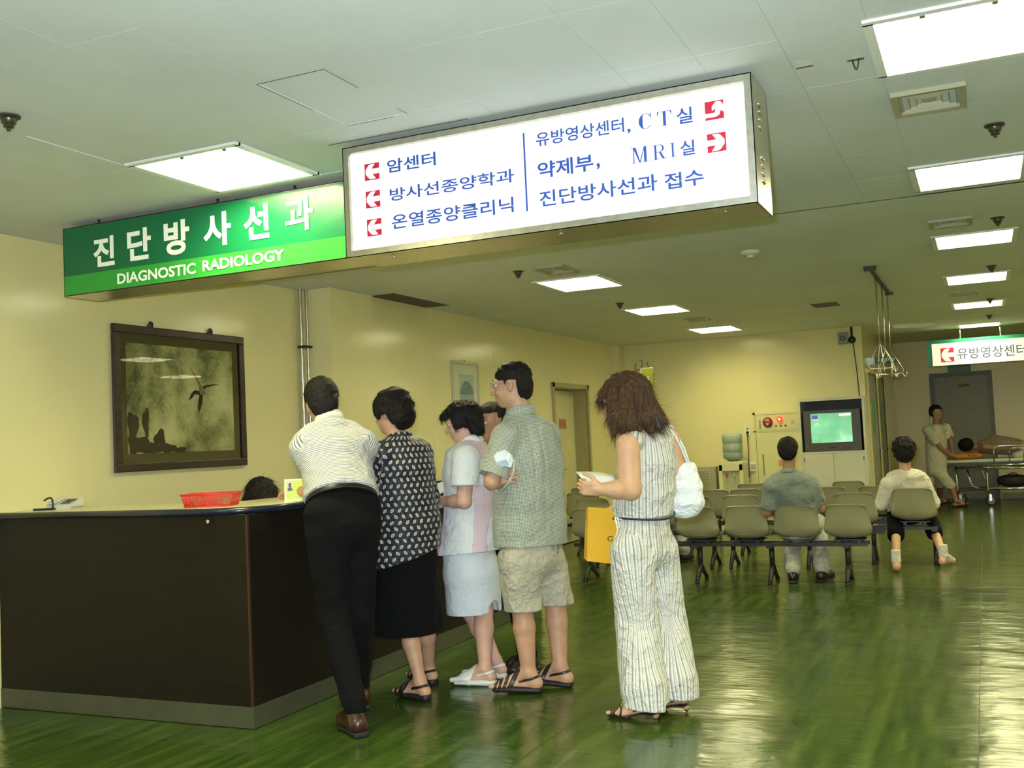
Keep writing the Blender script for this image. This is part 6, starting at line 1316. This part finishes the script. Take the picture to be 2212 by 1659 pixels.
for a_, t_ in ((anL, toL), (anR, toR)):
    f = nrm(V(t_[0]-a_[0], t_[1]-a_[1], 0)); sd = V(f[1], -f[0], 0); hl = a_-f*.045; fp = foot_prims(a_, t_, .90)
    S = loft([(V(*hl[:2], a_[2]-.088), .026, .006), (V(*(hl+f*.07)[:2], a_[2]-.092), .024, .006), (V(*(t_-f*.09)[:2], .012), .034, .008), (V(*(t_+f*.012)[:2], .010), .028, .007)], sd, (0, 0, 1), .01)
    sl = grow('heeled_sandal', S, .0035, M_SAND, F.root, F.o)
    bm = BM(); q = Vector(V(*hl[:2], 0)-F.o); lathe(bm, [(.0, 0), (.007, 0), (.0055, .015), (.009, a_[2]-.115), (.020, a_[2]-.09), (0, a_[2]-.088)], tuple(q), 12); obj('heel', bm, mat('wood_heel', (.45, .26, .13), .4), sl, 3)
    O = [(p[0]-.004, p[1]+.004, (lambda P, f_=p[2]: f_(P)-.0035), p[3]) for p in fp]; L_ = np.linalg.norm((t_-hl)[:2]); fr = [(hl+f*L_*.72, nrm(f+sd*.5+V(0, 0, .2)), .010), (hl+f*L_*.72, nrm(f-sd*.5+V(0, 0, .2)), .010), (hl+f*L_*.86, nrm(f+V(0, 0, .2)), .008)]
    grow('straps', O, .003, M_SAND, sl, F.o, cuts=[lambda P, fr=fr: np.min([np.abs((P-c)@n_)-w_/2 for c, n_, w_ in fr], 0), half((0, 0, -1), (0, 0, .012))])
    bm = BM(); z = a_[2]-.035; tube(bm, arc(Vector(hl+f*L_*.45+sd*.03-F.o-V(0, 0, hl[2]-z+.045)), Vector(hl-f*.11+V(0, 0, z-hl[2])-F.o), Vector(hl+f*L_*.45-sd*.03-F.o-V(0, 0, hl[2]-z+.045)), 10), .003, 5); obj('heel_strap', bm, M_SAND, sl)
    bm = BM(); c = hl+f*L_*.74; tube(bm, [Vector(c+sd*x*.034+V(0, 0, .066-hl[2]*1.0+.012*(1-abs(x)))-F.o+f*.010*x) for x in (-1, -.5, 0, .5, 1)], .003, 5); obj('gold_strap', bm, mat('gold_trim', (.65, .55, .32), .3, .6), sl)
# long hair
r, f, u = ha; dn = V(0, 0, -1.); nb = J(1412, 905, .0)
HR = [ell(pf(0, -.016, .040), (.090, .108, .092), np.stack([r, f, u]), .03), ell(pf(0, -.070, .005), (.088, .065, .09), np.stack([r, f, u]), .04)]
HR += [cone(pf(-.075, .030, .03), J(1328, 905, -.10), .030, .036, .03), cone(J(1328, 905, -.10), J(1327, 940, -.11), .034, .006, .02), cone(pf(-.06, -.04, .02), J(1355, 915, -.12), .05, .042, .04), cone(pf(0, -.09, .02), J(1395, 905, -.05), .06, .045, .04), cone(pf(0, -.09, -.02), J(1418, 898, .03), .05, .036, .04),
       cone(J(1395, 905, -.05), J(1436, 912, -.03), .046, .012, .03), cone(J(1405, 895, -.0), J(1424, 925, -.06), .040, .010, .03), cone(J(1355, 915, -.12), J(1378, 928, -.12), .040, .016, .03), cone(J(1395, 900, -.05), J(1405, 932, -.09), .038, .012, .03), cone(pf(.06, -.04, .02), J(1400, 905, .12), .05, .03, .04), cone(pf(0, .075, .065), pf(-.03, .112, .035), .030, .018, .02), cone(pf(.03, .075, .065), pf(.03, .11, .03), .028, .014, .02)]
h = grow('hair', HR, .0045, H_BRN, F.root, F.o, disp=(lambda P, a=folds(.0075, 150, 6, (1, 1, .05)), b=folds(.004, 60, 2, (1, 1, .15)): a(P)+b(P)),
         cuts=[lambda P: np.where(((P-pf(0, 0, 0))@f > .058) & ((P-pf(0, 0, 0))@u < .030) & ((P-pf(0, 0, 0))@r > -.072), .01, -1.)])
me = h.data; k = len(me.vertices); co = np.empty(k*3, np.float32); me.vertices.foreach_get('co', co); co = co.reshape(-1, 3); no = np.empty(k*3, np.float32); me.vertices.foreach_get('normal', no); no = no.reshape(-1, 3)
rr_ = np.random.RandomState(3); ix = rr_.choice(k, 5200, False); zz = co[:, 2].mean(); d = dn[None]+no[ix]*.12-no[ix]*(no[ix]@dn)[:, None]*.8; d = d+np.where(co[ix, 2:3] < zz-.04, 1, 0)*(rt*.35)[None]*np.clip(((co[ix]+F.o-hd)@rt)[:, None]*6, -.6, 1.5)
strands('hair_strands', h, F.o, co[ix]-no[ix]*.003+F.o, d, .075, .0010, H_BRN, 4, .15, 9)
bm = BM(); a_ = J(1414, 900, -.11)
prism(bm, [Vector(a_-F.o), Vector(a_+rt*.012-F.o), Vector(a_+rt*.028-V(0, 0, .055)-F.o), Vector(a_+rt*.018-V(0, 0, .058)-F.o)], Vector(vd*.004)); obj('neck_ribbon', bm, mat('navy_cord', (.012, .016, .04), .6), F.root)
# what she carries
class Prop:
    def __init__(s, name, label, cat, o): s.o = V(*o); s.root = thing(name, label, cat, tuple(s.o))
bc = J(1484, 1062, .10); Pp = Prop('handbag', 'slouchy white handbag hanging from the striped woman\'s shoulder', 'handbag', bc)
MB2 = cloth('white_bag_cloth', lambda nt, u, v: (.76, .79, .82), .6, .5, 8)
wv = rt; dv = V(-rt[1], rt[0], 0); dv = nrm(dv)
grow('bag_body', loft([(J(1478, 1103, .10), .075, .045), (J(1482, 1085, .10), .092, .06), (J(1480, 1050, .10), .085, .058), (J(1482, 1015, .10), .055, .03), (J(1492, 1003, .10), .018, .012)], wv, dv, .03), .005, MB2, Pp.root, Pp.o, disp=folds(.007, 34, 5, (1, 1, .25)), smooth=1, patf=lambda P: P*0)
for a in (0, 1):
    bm = BM(); tube(bm, [Vector(J(1491-4*a, 1006, .10)-Pp.o), Vector(J(1478-6*a, 968, .11-.03*a)-Pp.o), Vector(J(1452-3*a, 921, .13-.04*a)-Pp.o), Vector(J(1444-2*a, 917, .17)-Pp.o), Vector(J(1446, 930, .21)-Pp.o), Vector(J(1470, 1000, .16)-Pp.o)], .0055, 6); obj('shoulder_strap', bm, MB2, Pp.root)
pc = J(1295, 1155, .16); t = thing('shopping_bag', 'yellow paper shopping bag held low by the striped woman', 'bag', tuple(pc)); MY = mat('yellow_paper', (.80, .45, .015), .5, bumps=.25, bscale=12)
q = lambda px, py, dd: Vector(J(px, py, dd)-pc)
bm = BM(); fr_ = [q(1270, 1095, .14), q(1360, 1102, .18), q(1358, 1222, .18), q(1268, 1212, .14)]; bk_ = [q(1266, 1098, .25), q(1356, 1104, .29), q(1352, 1220, .29), q(1261, 1205, .25)]
fv = [bm.verts.new(x) for x in fr_]; bv = [bm.verts.new(x) for x in bk_]
bm.faces.new(fv); bm.faces.new(bv); 
for i in (1, 2, 3): bm.faces.new((fv[i], fv[(i+1) % 4], bv[(i+1) % 4], bv[i]))
bmesh.ops.recalc_face_normals(bm, faces=bm.faces[:]); bmesh.ops.solidify(bm, geom=bm.faces[:], thickness=.0015); obj('paper_body', bm, MY, t)
X_ = (fr_[1]-fr_[0]).normalized(); Z_ = (fr_[0]-fr_[3]).normalized(); N_ = X_.cross(Z_).normalized()
bm = BM(); glyphs(bm, 'Gu', q(1311, 1168, .1405)+N_*.004-Vector(vd*.012), X_, Z_, .055, .028, N_, 0, .002); obj('lettering', bm, mat('dark_print', (.05, .03, .02), .5), t)
bm = BM(); tube(bm, [fr_[0].lerp(fr_[1], .62), q(1326, 1088, .2), q(1345, 1088, .2), fr_[0].lerp(fr_[1], .92)], .003, 6); obj('handle', bm, MY, t)
bm = BM()
for k in (.18,): 
    a, b = fr_[3].lerp(fr_[0], k), fr_[2].lerp(fr_[1], k); tube(bm, [a+N_*.001, b+N_*.001], .0012, 4)
obj('bottom_crease', bm, MY, t)
t = thing('paper_sheet', 'white sheet of paper in the striped woman\'s hand', 'paper', tuple(J(1285, 1035, -.22))); o_ = J(1285, 1035, -.22)
sheet('sheet', lin(0, 1, 10), lin(0, 1, 3), lambda a, b: Vector(J(1268+62*a-24*b*(1-a), 1046-27*b*(1-.25*a)-3*math.sin(PI*a)*b, -.255+.12*b+.03*a)-o_), M_PAPER, t, .0008)
o_ = J(1, 1, 0); p_ = V(*hit(948, 1055, 'y', 5.42)); t = thing('paper_slip', 'small cream paper slip between the nurse and the woman in the leaf-print blouse', 'paper', tuple(p_))
bm = BM(); prism(bm, [Vector(rt*a+V(0, 0, b)) for a, b in ((-.03, -.05), (.03, -.02), (.035, .045), (-.005, .03))], Vector(vd*.001)); obj('slip', bm, mat('cream_paper', (.72, .70, .50), .6), t)
p_ = V(*hit(957, 1040, 'y', 5.62)); t = thing('clipboard', 'dark clipboard held beyond the nurse\'s hands', 'clipboard', tuple(p_)); bm = BM(); box(bm, -.09, .05, -.06, .06, -.006, .006, bev=.003); obj('board', bm, M_BLACK, t)
# ================================================================== 6. man behind the nurse
F = Fig('dark-skinned man looking towards the counter, half hidden behind the nurse', (-2.80, 6.02, 0), 200); J = F.J; az = 170
side = V(math.cos(math.radians(az)), math.sin(math.radians(az)), 0); fw = azv(az)
pel = J(1100, 1160, .0); ch = J(1088, 1020, .0); nk = J(1078, 965, .0); hd = J(1062, 912, -.0); s = .97
hL, hR = pel-side*.07, pel+side*.07; anL = V(*hit(1134, 1404, 'z', .11)); anR = V(*hit(1142, 1412, 'z', .11)); kL, kR = (hL+anL)/2+V(0, 0, .02), (hR+anR)/2+V(0, 0, .02)
sl_, sr_ = nk-side*.13-V(0, 0, .06), nk+side*.13-V(0, 0, .06); eL, eR = sl_-V(0, 0, .28)-side*.02, sr_-V(0, 0, .28)+side*.02; wL_, wR_ = eL+fw*.2+V(0, 0, .02), eR+fw*.2+V(0, 0, .02)
toL, toR = anL+fw*.19, anR+fw*.19; toL[2] = toR[2] = .04
hf = nrm(azv(152)+V(0, 0, -.12)); hp, hs, pf, ha = head_prims(hd, hf, V(0, 0, 1), 1.0, 'm', 1.05); up = V(0, 0, 1)
B = hp+[cone(nk-up*.04, hd-V(0, 0, .05), .056, .055, .02), cone(sl_, nk-up*.06, .05, .05, .03), cone(sr_, nk-up*.06, .05, .05, .03)]+loft([(pel, .14, .11), (ch, .14, .11), (nk-up*.06, .10, .08)], side, fw, .03)+arm_prims(sl_, eL, wL_)+arm_prims(sr_, eR, wR_)+leg_prims(hL, kL, anL, 1, (.07, .05, .048, .034))+leg_prims(hR, kR, anR, 1, (.07, .05, .048, .034))
B += hand_prims(wL_, fw, V(0, 0, -1), side)+hand_prims(wR_, fw, V(0, 0, -1), -side)+foot_prims(anL, toL, 1, True)+foot_prims(anR, toR, 1, True)
body(F, B, hs, .006, SK3); face_parts(F.root, F.o, pf, ha)
garment(F, 'shirt', loft([(pel-up*.05, .150, .12), (ch, .150, .12), (nk-up*.05, .10, .08)], side, fw, .03)+[cone(sl_, eL, .062, .058), cone(sr_, eR, .062, .058)], .008, C_GREY, cuts=[half(-up, pel-up*.05)], amp=.004)
garment(F, 'trousers', [cone(hL, kL, .085, .065), cone(kL, anL, .065, .052), cone(hR, kR, .085, .065), cone(kR, anR, .065, .052)]+loft([(pel, .148, .115), (pel-up*.1, .15, .12)], side, fw, .03), .008, C_BLACK, amp=.004)
shoe(F, 'shoe', anL, toL, M_SAND, M_SOLE); shoe(F, 'shoe', anR, toR, M_SAND, M_SOLE)
r, f, u = ha; R = np.stack([r, f, u])
short_hair(F, pf, ha, [ell(pf(0, -.012, .048), (.080, .102, .082), R, .02), ell(pf(0, -.06, -.01), (.07, .05, .06), R, .03)], [lambda P: np.where(((P-pf(0, 0, 0))@f > .0) & ((P-pf(0, 0, 0))@u < .062-.1*np.maximum(0, .04-(P-pf(0, 0, 0))@f)), .01, -1.), lambda P: np.where(((P-pf(0, 0, 0))@f > -.03) & ((P-pf(0, 0, 0))@u < .02), .01, -1.)], n=700, ln=.012, seed=31)
hb = Prop('handbag', 'dark patterned handbag between the nurse and the tall man', 'handbag', J(1066, 1112, -.28))
grow('bag_body', loft([(J(1066, 1140, -.28), .05, .05), (J(1068, 1110, -.28), .055, .055), (J(1070, 1085, -.28), .03, .04)], V(*AR), azv(24), .02), .006, C_LEAF, hb.root, hb.o, patf=lambda P: np.stack([(P-hb.o)@V(*AR), P[:, 2], P[:, 2]*0], 1))
bm = BM(); tube(bm, [Vector(J(1066, 1082, -.28)-hb.o), Vector(J(1075, 1040, -.2)-hb.o), Vector(J(1085, 1000, -.1)-hb.o)], .006, 6); obj('handle', bm, M_BLACK, hb.root)
# ================================================================== 7. receptionist
F = Fig('dark-haired receptionist bent down behind the counter beside the red basket', (-4.25, 5.22, 0), 185); J = F.J; az = 195
side = V(math.cos(math.radians(az)), math.sin(math.radians(az)), 0); fw = azv(az); up = V(0, 0, 1)
hd = J(564, 1078, .0); nk = hd-fw*.07-V(0, 0, .15); pel = V(hd[0], hd[1], .55)-fw*.22; ch = nk*.75+pel*.25
sl_, sr_ = nk-side*.16-V(0, 0, .07), nk+side*.16-V(0, 0, .07); eL, eR = sl_-V(0, 0, .22)+fw*.1, sr_-V(0, 0, .22)+fw*.1; wL_, wR_ = eL+fw*.16+side*.05, eR+fw*.16-side*.05
hL, hR = pel-side*.09, pel+side*.09; kL, kR = hL+fw*.20, hR+fw*.20; anL, anR = kL-V(0, 0, .44), kR-V(0, 0, .44); toL, toR = anL+fw*.17, anR+fw*.17; toL[2] = toR[2] = .05
hf = nrm(azv(222)+V(0, 0, -.85)); hp, hs, pf, ha = head_prims(hd, hf, V(0, 0, 1)+azv(222)*.9, 1.0, 'f')
B = hp+[cone(nk, hd-V(0, 0, .03), .052, .05, .02)]+loft([(pel, .16, .12), (ch, .15, .11), (nk, .09, .07)], side, fw, .03)+[cone(sl_, nk, .05, .05, .03), cone(sr_, nk, .05, .05, .03)]+arm_prims(sl_, eL, wL_, .93)+arm_prims(sr_, eR, wR_, .93)+leg_prims(hL, kL, anL, .95)+leg_prims(hR, kR, anR, .95)+hand_prims(wL_, fw, V(0, 0, -1), side, .92)+hand_prims(wR_, fw, V(0, 0, -1), -side, .92)+foot_prims(anL, toL, .9, True)+foot_prims(anR, toR, .9, True)
body(F, B, hs, .007, SK2); face_parts(F.root, F.o, pf, ha)
garment(F, 'uniform', loft([(pel, .18, .14), (ch, .17, .13), (nk-up*.03, .09, .08)], side, fw, .03)+[cone(sl_, nk-up*.03, .065, .05, .03), cone(sr_, nk-up*.03, .065, .05, .03), cone(sl_, eL, .065, .06), cone(sr_, eR, .065, .06)], .009, C_WHITE, amp=.004)
garment(F, 'skirt', [cone(hL, kL, .10, .085), cone(hR, kR, .10, .085)]+loft([(pel-up*.06, .18, .13), (pel+up*.04, .17, .13)], side, fw), .009, C_WHITE, amp=.003)
shoe(F, 'shoe', anL, toL, M_SAND, M_SOLE, .95); shoe(F, 'shoe', anR, toR, M_SAND, M_SOLE, .95)
r, f, u = ha; R = np.stack([r, f, u])
short_hair(F, pf, ha, [ell(pf(0, -.014, .038), (.094, .112, .092), R, .03), ell(pf(0, -.07, -.02), (.088, .055, .09), R, .03), cone(pf(.078, .02, .02), pf(.085, .045, -.09), .030, .018, .03), cone(pf(-.078, .02, .02), pf(-.085, .045, -.09), .030, .018, .03), ell(pf(0, .08, .06), (.06, .035, .03), R, .03)], [lambda P: np.where(((P-pf(0, 0, 0))@f > .06) & ((P-pf(0, 0, 0))@u < .03), .01, -1.)], n=2200, ln=.07, seed=32, wd=.0012, amp=.006)
t = thing('office_stool', 'stool under the receptionist, hidden by the counter', 'stool', (float(pel[0]), float(pel[1]), 0)); sz = float(pel[2])-.15
bm = BM(); lathe(bm, [(0, sz-.06), (.17, sz-.05), (.18, sz-.03), (.17, sz), (0, sz)], n=24); obj('seat', bm, M_BLACK, t, 1); bm = BM(); tube(bm, [(0, 0, .04), (0, 0, sz-.05)], .025, 10)
for k in range(5): tube(bm, [(0, 0, .06), (.25*math.cos(k*1.2566), .25*math.sin(k*1.2566), .03)], .015, 6)
obj('base', bm, M_CHROME, t)
# ================================================================== seated figures
def seated(label, base, az, hdp, nkp, shl, shr, ell_, elr, fl_, fr_, seat_z, skin, top, topname, legm, legname, vox, long_sleeve, seatdy=0., hair=None, s=1., shoes=True, ddh=-.05, chest=(.20, .14), sleeve=.8, short=False, sockm=None):
    F = Fig(label, base, az); J = F.J; side = V(math.cos(math.radians(az)), math.sin(math.radians(az)), 0); fw = azv(az); up = V(0, 0, 1)
    hd = J(*hdp, ddh); nk = J(*nkp, ddh); sl_, sr_ = J(*shl, ddh-.0), J(*shr, ddh+.0); eL, eR = J(*ell_, ddh+.06), J(*elr, ddh+.06)
    pel = V((sl_[0]+sr_[0])/2, base[1]+seatdy, seat_z+.10); hL, hR = pel-side*.09*s, pel+side*.09*s
    anL, anR = V(*hit(*fl_, 'z', .11)), V(*hit(*fr_, 'z', .11)); kz = .50*s
    lt = lambda a_, h_: side*np.clip((a_-h_)@side, -.12, .12)*.7
    kL = hL+fw*.37*s+lt(anL, hL); kR = hR+fw*.37*s+lt(anR, hR); kL[2] = kR[2] = kz
    toL, toR = anL+fw*.19*s, anR+nrm(fw+side*.5)*.19*s; toL[2] = toR[2] = .04
    wL_, wR_ = hL+fw*.25+V(0, 0, .12)-side*.05, hR+fw*.25+V(0, 0, .12)+side*.05
    hf = nrm(azv(az)+V(0, 0, -.1)); hp, hs, pf, ha = head_prims(hd, hf, up, s); ch = nk*.62+pel*.38
    B = hp+[cone(nk-up*.04, hd-V(0, 0, .05), .056*s, .055*s, .02)]+loft([(pel, .14, .09), (ch, .14, .10), (nk-up*.06, .09, .08)], side, fw, .02)+[cone(sl_, nk-up*.06, .055, .05, .03), cone(sr_, nk-up*.06, .055, .05, .03)]+arm_prims(sl_, eL, wL_, s)+arm_prims(sr_, eR, wR_, s)
    B += leg_prims(hL, kL, anL, s)+leg_prims(hR, kR, anR, s)+hand_prims(wL_, fw-up*.3, V(0, 0, -1), side, s)+hand_prims(wR_, fw-up*.3, V(0, 0, -1), -side, s)+foot_prims(anL, toL, s, shoes)+foot_prims(anR, toR, s, shoes)
    body(F, B, hs, vox, skin); face_parts(F.root, F.o, pf, ha)
    a, b = chest; T = loft([(pel-up*.02, a*.95, b*1.1), (pel*.5+ch*.5, a*.95, b), (ch, a, b), (ch*.4+nk*.6, a*.92, b*.85), (nk-up*.04, .09, .08)], side, fw, .03)+[cone(sl_, nk-up*.07, .072, .06, .04), cone(sr_, nk-up*.07, .072, .06, .04), cone(sl_, eL, .075, .070, .02), cone(sr_, eR, .075, .070, .02)]
    T = T[:-2]+([slv(sl_, eL, sleeve, .075, .072), slv(sr_, eR, sleeve, .075, .072)] if not long_sleeve else T[-2:])
    cuts = [half(-up, pel-up*.03), lambda P: np.where(np.linalg.norm(P-hd, axis=1) < .115, .01, -1.)]
    if long_sleeve: T += [cone(eL, eL*.3+wL_*.7, .066, .05, .02), cone(eR, eR*.3+wR_*.7, .066, .05, .02)]
    garment(F, topname, T, vox, top, cuts=cuts, amp=.008, freq=18, seed=int(az)+3, stretch=(1, 1, .7))
    col = [nk-V(0, 0, .0)+side*.064*math.cos(t)-fw*.060*math.sin(t)+V(0, 0, .016)*math.sin(t) for t in lin(-.8, 3.9, 14)]
    if not long_sleeve: garment(F, 'collar', chain(col, [.014]*15, .01)+chain([c+V(0, 0, .022) for c in col], [.009]*15, .012), .006, top, amp=0)
    fz = 1. if not short else .55
    LG = [cone(hL, kL, .105, .085, .03), cone(hR, kR, .105, .085, .03)]+loft([(pel+up*.02, .17, .13), (pel-up*.05, .18, .14)], side, fw, .03)+[cone(kL, kL+(anL-kL)*fz*.95, .085, .072 if not short else .08, .02), cone(kR, kR+(anR-kR)*fz*.95, .085, .072 if not short else .08, .02)]
    garment(F, legname, LG, vox, legm, amp=.005, freq=16, seed=7)
    if shoes: shoe(F, 'shoe', anL, toL, M_SAND, M_SOLE, s); shoe(F, 'shoe', anR, toR, M_SAND, M_SOLE, s)
    if sockm:
        for n_, (a_, k_, t_) in enumerate(((anL, kL, toL), (anR, kR, toR))): garment(F, 'sock', [cone(a_+V(0, 0, .13), a_, .044, .042), cone(a_, V(t_[0], t_[1], .05)*.5+a_*.5-V(0, 0, .01), .042, .036), cone(V(t_[0], t_[1], .05)*.5+a_*.5-V(0, 0, .01), t_, .036, .03)], .006, sockm, cuts=[half(up, a_+up*.10), half(-up, (0, 0, .004))], amp=0)
    return F, pf, ha, hd, nk
F, pf, ha, hd, nk = seated('seated man in a grey short-sleeved shirt watching the television', (-1.62, 9.62, 0), 6, (1702, 974), (1704, 1022), (1668, 1052), (1752, 1048), (1657, 1108), (1772, 1098), (1712, 1232), (1776, 1230), .42, SK3, C_GREY, 'shirt', C_LGREY, 'trousers', .008, False, seatdy=.06, s=.98, chest=(.205, .145))
r, f, u = ha; R = np.stack([r, f, u]); short_hair(F, pf, ha, [ell(pf(0, -.014, .036), (.090, .105, .094), R, .02), ell(pf(0, -.064, -.02), (.078, .052, .07), R, .03)], [lambda P: np.where(((P-pf(0, 0, 0))@f > -.02) & ((P-pf(0, 0, 0))@u < .02), .01, -1.)], n=800, seed=41, vox=.006)
F, pf, ha, hd, nk = seated('seated woman with curly dark hair in a sheer cream blouse', (-.70, 11.12, 0), 4, (1953, 976), (1956, 1018), (1918, 1046), (1992, 1042), (1903, 1090), (2014, 1086), (1936, 1211), (2038, 1199), .43, SK2, C_CREAM, 'blouse', C_BLACK2, 'trousers', .009, True, seatdy=.12, s=.98, chest=(.205, .125), ddh=.03, shoes=False, short=True, sockm=cloth('white_sock', lambda nt, u, v: (.62, .60, .52)))
r, f, u = ha; R = np.stack([r, f, u]); rs_ = np.random.RandomState(2); cur = []
for i in range(70):
    d = nrm(rs_.normal(size=3)+V(0, 0, .35)); q = pf(0, -.02, .03)+(r*d[0]*.098+f*d[1]*.105+u*d[2]*.105)
    if (q-pf(0, 0, 0))@f > .05 and (q-pf(0, 0, 0))@u < .05: continue
    cur.append(ell(q, (.022,)*3, None, .012))
short_hair(F, pf, ha, [ell(pf(0, -.02, .03), (.105, .112, .108), R, .03), ell(pf(0, -.07, -.04), (.085, .055, .075), R, .03)]+cur, [lambda P: np.where(((P-pf(0, 0, 0))@f > .03) & ((P-pf(0, 0, 0))@u < .03), .01, -1.)], amp=.006, n=1500, ln=.02, seed=42, vox=.006, wd=.0014)
# drip patient, hidden behind the woman in stripes
F, pf, ha, hd, nk = seated('person with a drip seated behind the woman in stripes', (-3.02, 10.78, 0), 12, (1392, 985), (1394, 1022), (1364, 1050), (1424, 1046), (1366, 1090), (1425, 1090), (1440, 1196), (1478, 1192), .42, SK3, C_GREY, 'shirt', C_LGREY, 'trousers', .010, False, seatdy=.05, s=.9, chest=(.16, .13))
r, f, u = ha; R = np.stack([r, f, u]); short_hair(F, pf, ha, [ell(pf(0, -.014, .036), (.086, .102, .090), R, .02), ell(pf(0, -.064, -.02), (.074, .052, .07), R, .03)], [lambda P: np.where(((P-pf(0, 0, 0))@f > -.02) & ((P-pf(0, 0, 0))@u < .02), .01, -1.)], n=0, seed=43, vox=.009)
# ================================================================== orderly
F = Fig('man in a cream T-shirt and knee-length shorts pushing the stretcher', (-.80, 18.45, 0), -30); J = F.J; az = -40
side = V(math.cos(math.radians(az)), math.sin(math.radians(az)), 0); fw = azv(az); up = V(0, 0, 1)
hd = J(2022, 891, 0); nk = J(2022, 918, 0); ch = J(2022, 945, 0); pel = J(2022, 1003, 0); sl_, sr_ = nk-side*.19-V(0, 0, .08), nk+side*.17-V(0, 0, .08)
eL = J(2046, 962, -.05); wL_ = J(2058, 978, -.02)
eL, eR = J(2054, 955, .1), J(2032, 968, -.16); sl_, sr_ = J(2044, 925, .12), J(2004, 930, -.14); wL_, wR_ = J(2058, 982, .12), J(2053, 983, -.12)
side = nrm(sr_-sl_); fw = nrm(np.cross(up, side)); anL, anR = V(*hit(2038, 1078, 'z', .10)), V(*hit(2052, 1082, 'z', .10)); anL = anL+V(-.06, .16, 0); hL, hR = pel-side*.09, pel+side*.09; anR = anR+V(.10, -.05, 0); kL, kR = hL*.5+anL*.5, hR*.5+anR*.5+V(.08, 0, 0)
ft = nrm(V(.9, .3, 0)); toL, toR = anL+ft*.19, anR+ft*.19; toL[2] = toR[2] = .04
hf = nrm(V(.85, -.25, -.05)); hp, hs, pf, ha = head_prims(hd, hf, up, 1.02)
B = hp+[cone(nk-up*.04, hd-V(0, 0, .05), .056, .055, .02)]+loft([(pel, .13, .09), (ch, .13, .09), (nk-up*.05, .08, .07)], side, fw, .02)+[cone(sl_, nk-up*.06, .05, .05, .03), cone(sr_, nk-up*.06, .05, .05, .03)]+arm_prims(sl_, eL, wL_)+arm_prims(sr_, eR, wR_)+leg_prims(hL, kL, anL)+leg_prims(hR, kR, anR)+foot_prims(anL, toL)+foot_prims(anR, toR)+hand_prims(wL_, ft-up*.4, V(0, 0, -1), side)+hand_prims(wR_, ft-up*.4, V(0, 0, -1), -side)
body(F, B, hs, .009, SK3); face_parts(F.root, F.o, pf, ha)
garment(F, 'tee_shirt', loft([(pel-up*.06, .18, .15), (ch, .185, .15), (nk-up*.06, .12, .10)], side, fw, .03)+[cone(sl_, nk-up*.07, .075, .06, .04), cone(sr_, nk-up*.07, .075, .06, .04), slv(sl_, eL, .7, .08, .085), slv(sr_, eR, .7, .08, .085)], .009, C_TEE, cuts=[half(-up, pel-up*.04)], amp=.008, freq=16)
garment(F, 'shorts', [cone(hL, kL-V(0, 0, .05), .10, .085), cone(hR, kR-V(0, 0, .05), .10, .085)]+loft([(pel, .17, .14), (pel-up*.1, .18, .15)], side, fw, .03), .009, C_TEE, cuts=[half(-up, (0, 0, kR[2]-.10))], amp=.008, freq=16, seed=5)
r, f, u = ha; R = np.stack([r, f, u]); short_hair(F, pf, ha, [ell(pf(0, -.012, .045), (.080, .102, .085), R, .02), ell(pf(0, -.06, -.01), (.07, .05, .06), R, .03)], [lambda P: np.where(((P-pf(0, 0, 0))@f > .0) & ((P-pf(0, 0, 0))@u < .055), .01, -1.), lambda P: np.where(((P-pf(0, 0, 0))@f > -.03) & ((P-pf(0, 0, 0))@u < .02), .01, -1.)], n=0, seed=45, vox=.008)
for a_, t_ in ((anL, toL), (anR, toR)): sandal(F, a_, t_, mat('sandal_brown', (.022, .014, .011), .4), [(.7, .03, .2)], 1., .03)
# ================================================================== patient on the stretcher
F = Fig('patient lying on the stretcher with dark hair towards us and a brown wrap', (SX+.35, SY+.3, .755), 0)
hd = V(SX+.33, SY+.22, .98); ax_x = V(1, 0, 0); up = V(0, 0, 1); nk = hd+V(.17, .05, -.03); ch = nk+V(.18, .02, .0); pel = ch+V(.42, .02, -.03); kn = pel+V(.35, 0, .12)
hp, hs, pf, ha = head_prims(hd, nrm(V(.55, .75, .15)), nrm(V(-.2, -.1, 1)), 1.)
B = hp+[cone(nk, hd, .055, .055, .02)]+loft([(nk, .09, .07), (ch, .17, .10), (pel, .16, .10)], V(0, 1, 0), up, .03)+[cone(pel+V(0, .08, 0), kn+V(0, .08, 0), .08, .055), cone(kn+V(0, .08, 0), kn+V(.2, .08, -.12), .055, .045), cone(pel-V(0, .08, 0), kn-V(0, .08, 0), .08, .055), cone(kn-V(0, .08, 0), kn+V(.2, -.08, -.12), .055, .045)]
B += arm_prims(ch+V(-.08, -.17, 0), ch+V(.15, -.2, -.02), ch+V(.3, -.05, .08))+arm_prims(ch+V(-.08, .17, 0), ch+V(.15, .2, -.02), ch+V(.3, .05, .08))+hand_prims(ch+V(.3, -.05, .08), V(.2, 1, 0), V(0, 0, -1), V(-1, 0, 0))+hand_prims(ch+V(.3, .05, .08), V(.2, -1, 0), V(0, 0, -1), V(-1, 0, 0))
body(F, B, hs, .010, SK3)
garment(F, 'brown_wrap', loft([(nk+V(.06, 0, .0), .14, .11), (ch+V(.05, 0, .03), .22, .16), (pel, .2, .13)], V(0, 1, 0), up, .03), .010, C_BROWNC, amp=.012, freq=14)
r, f, u = ha; R = np.stack([r, f, u]); short_hair(F, pf, ha, [ell(pf(0, -.02, .02), (.12, .13, .11), R, .02)], [lambda P: np.where(((P-pf(0, 0, 0))@f > .05), .01, -1.)], n=900, ln=.03, seed=46, vox=.009, wd=.002)
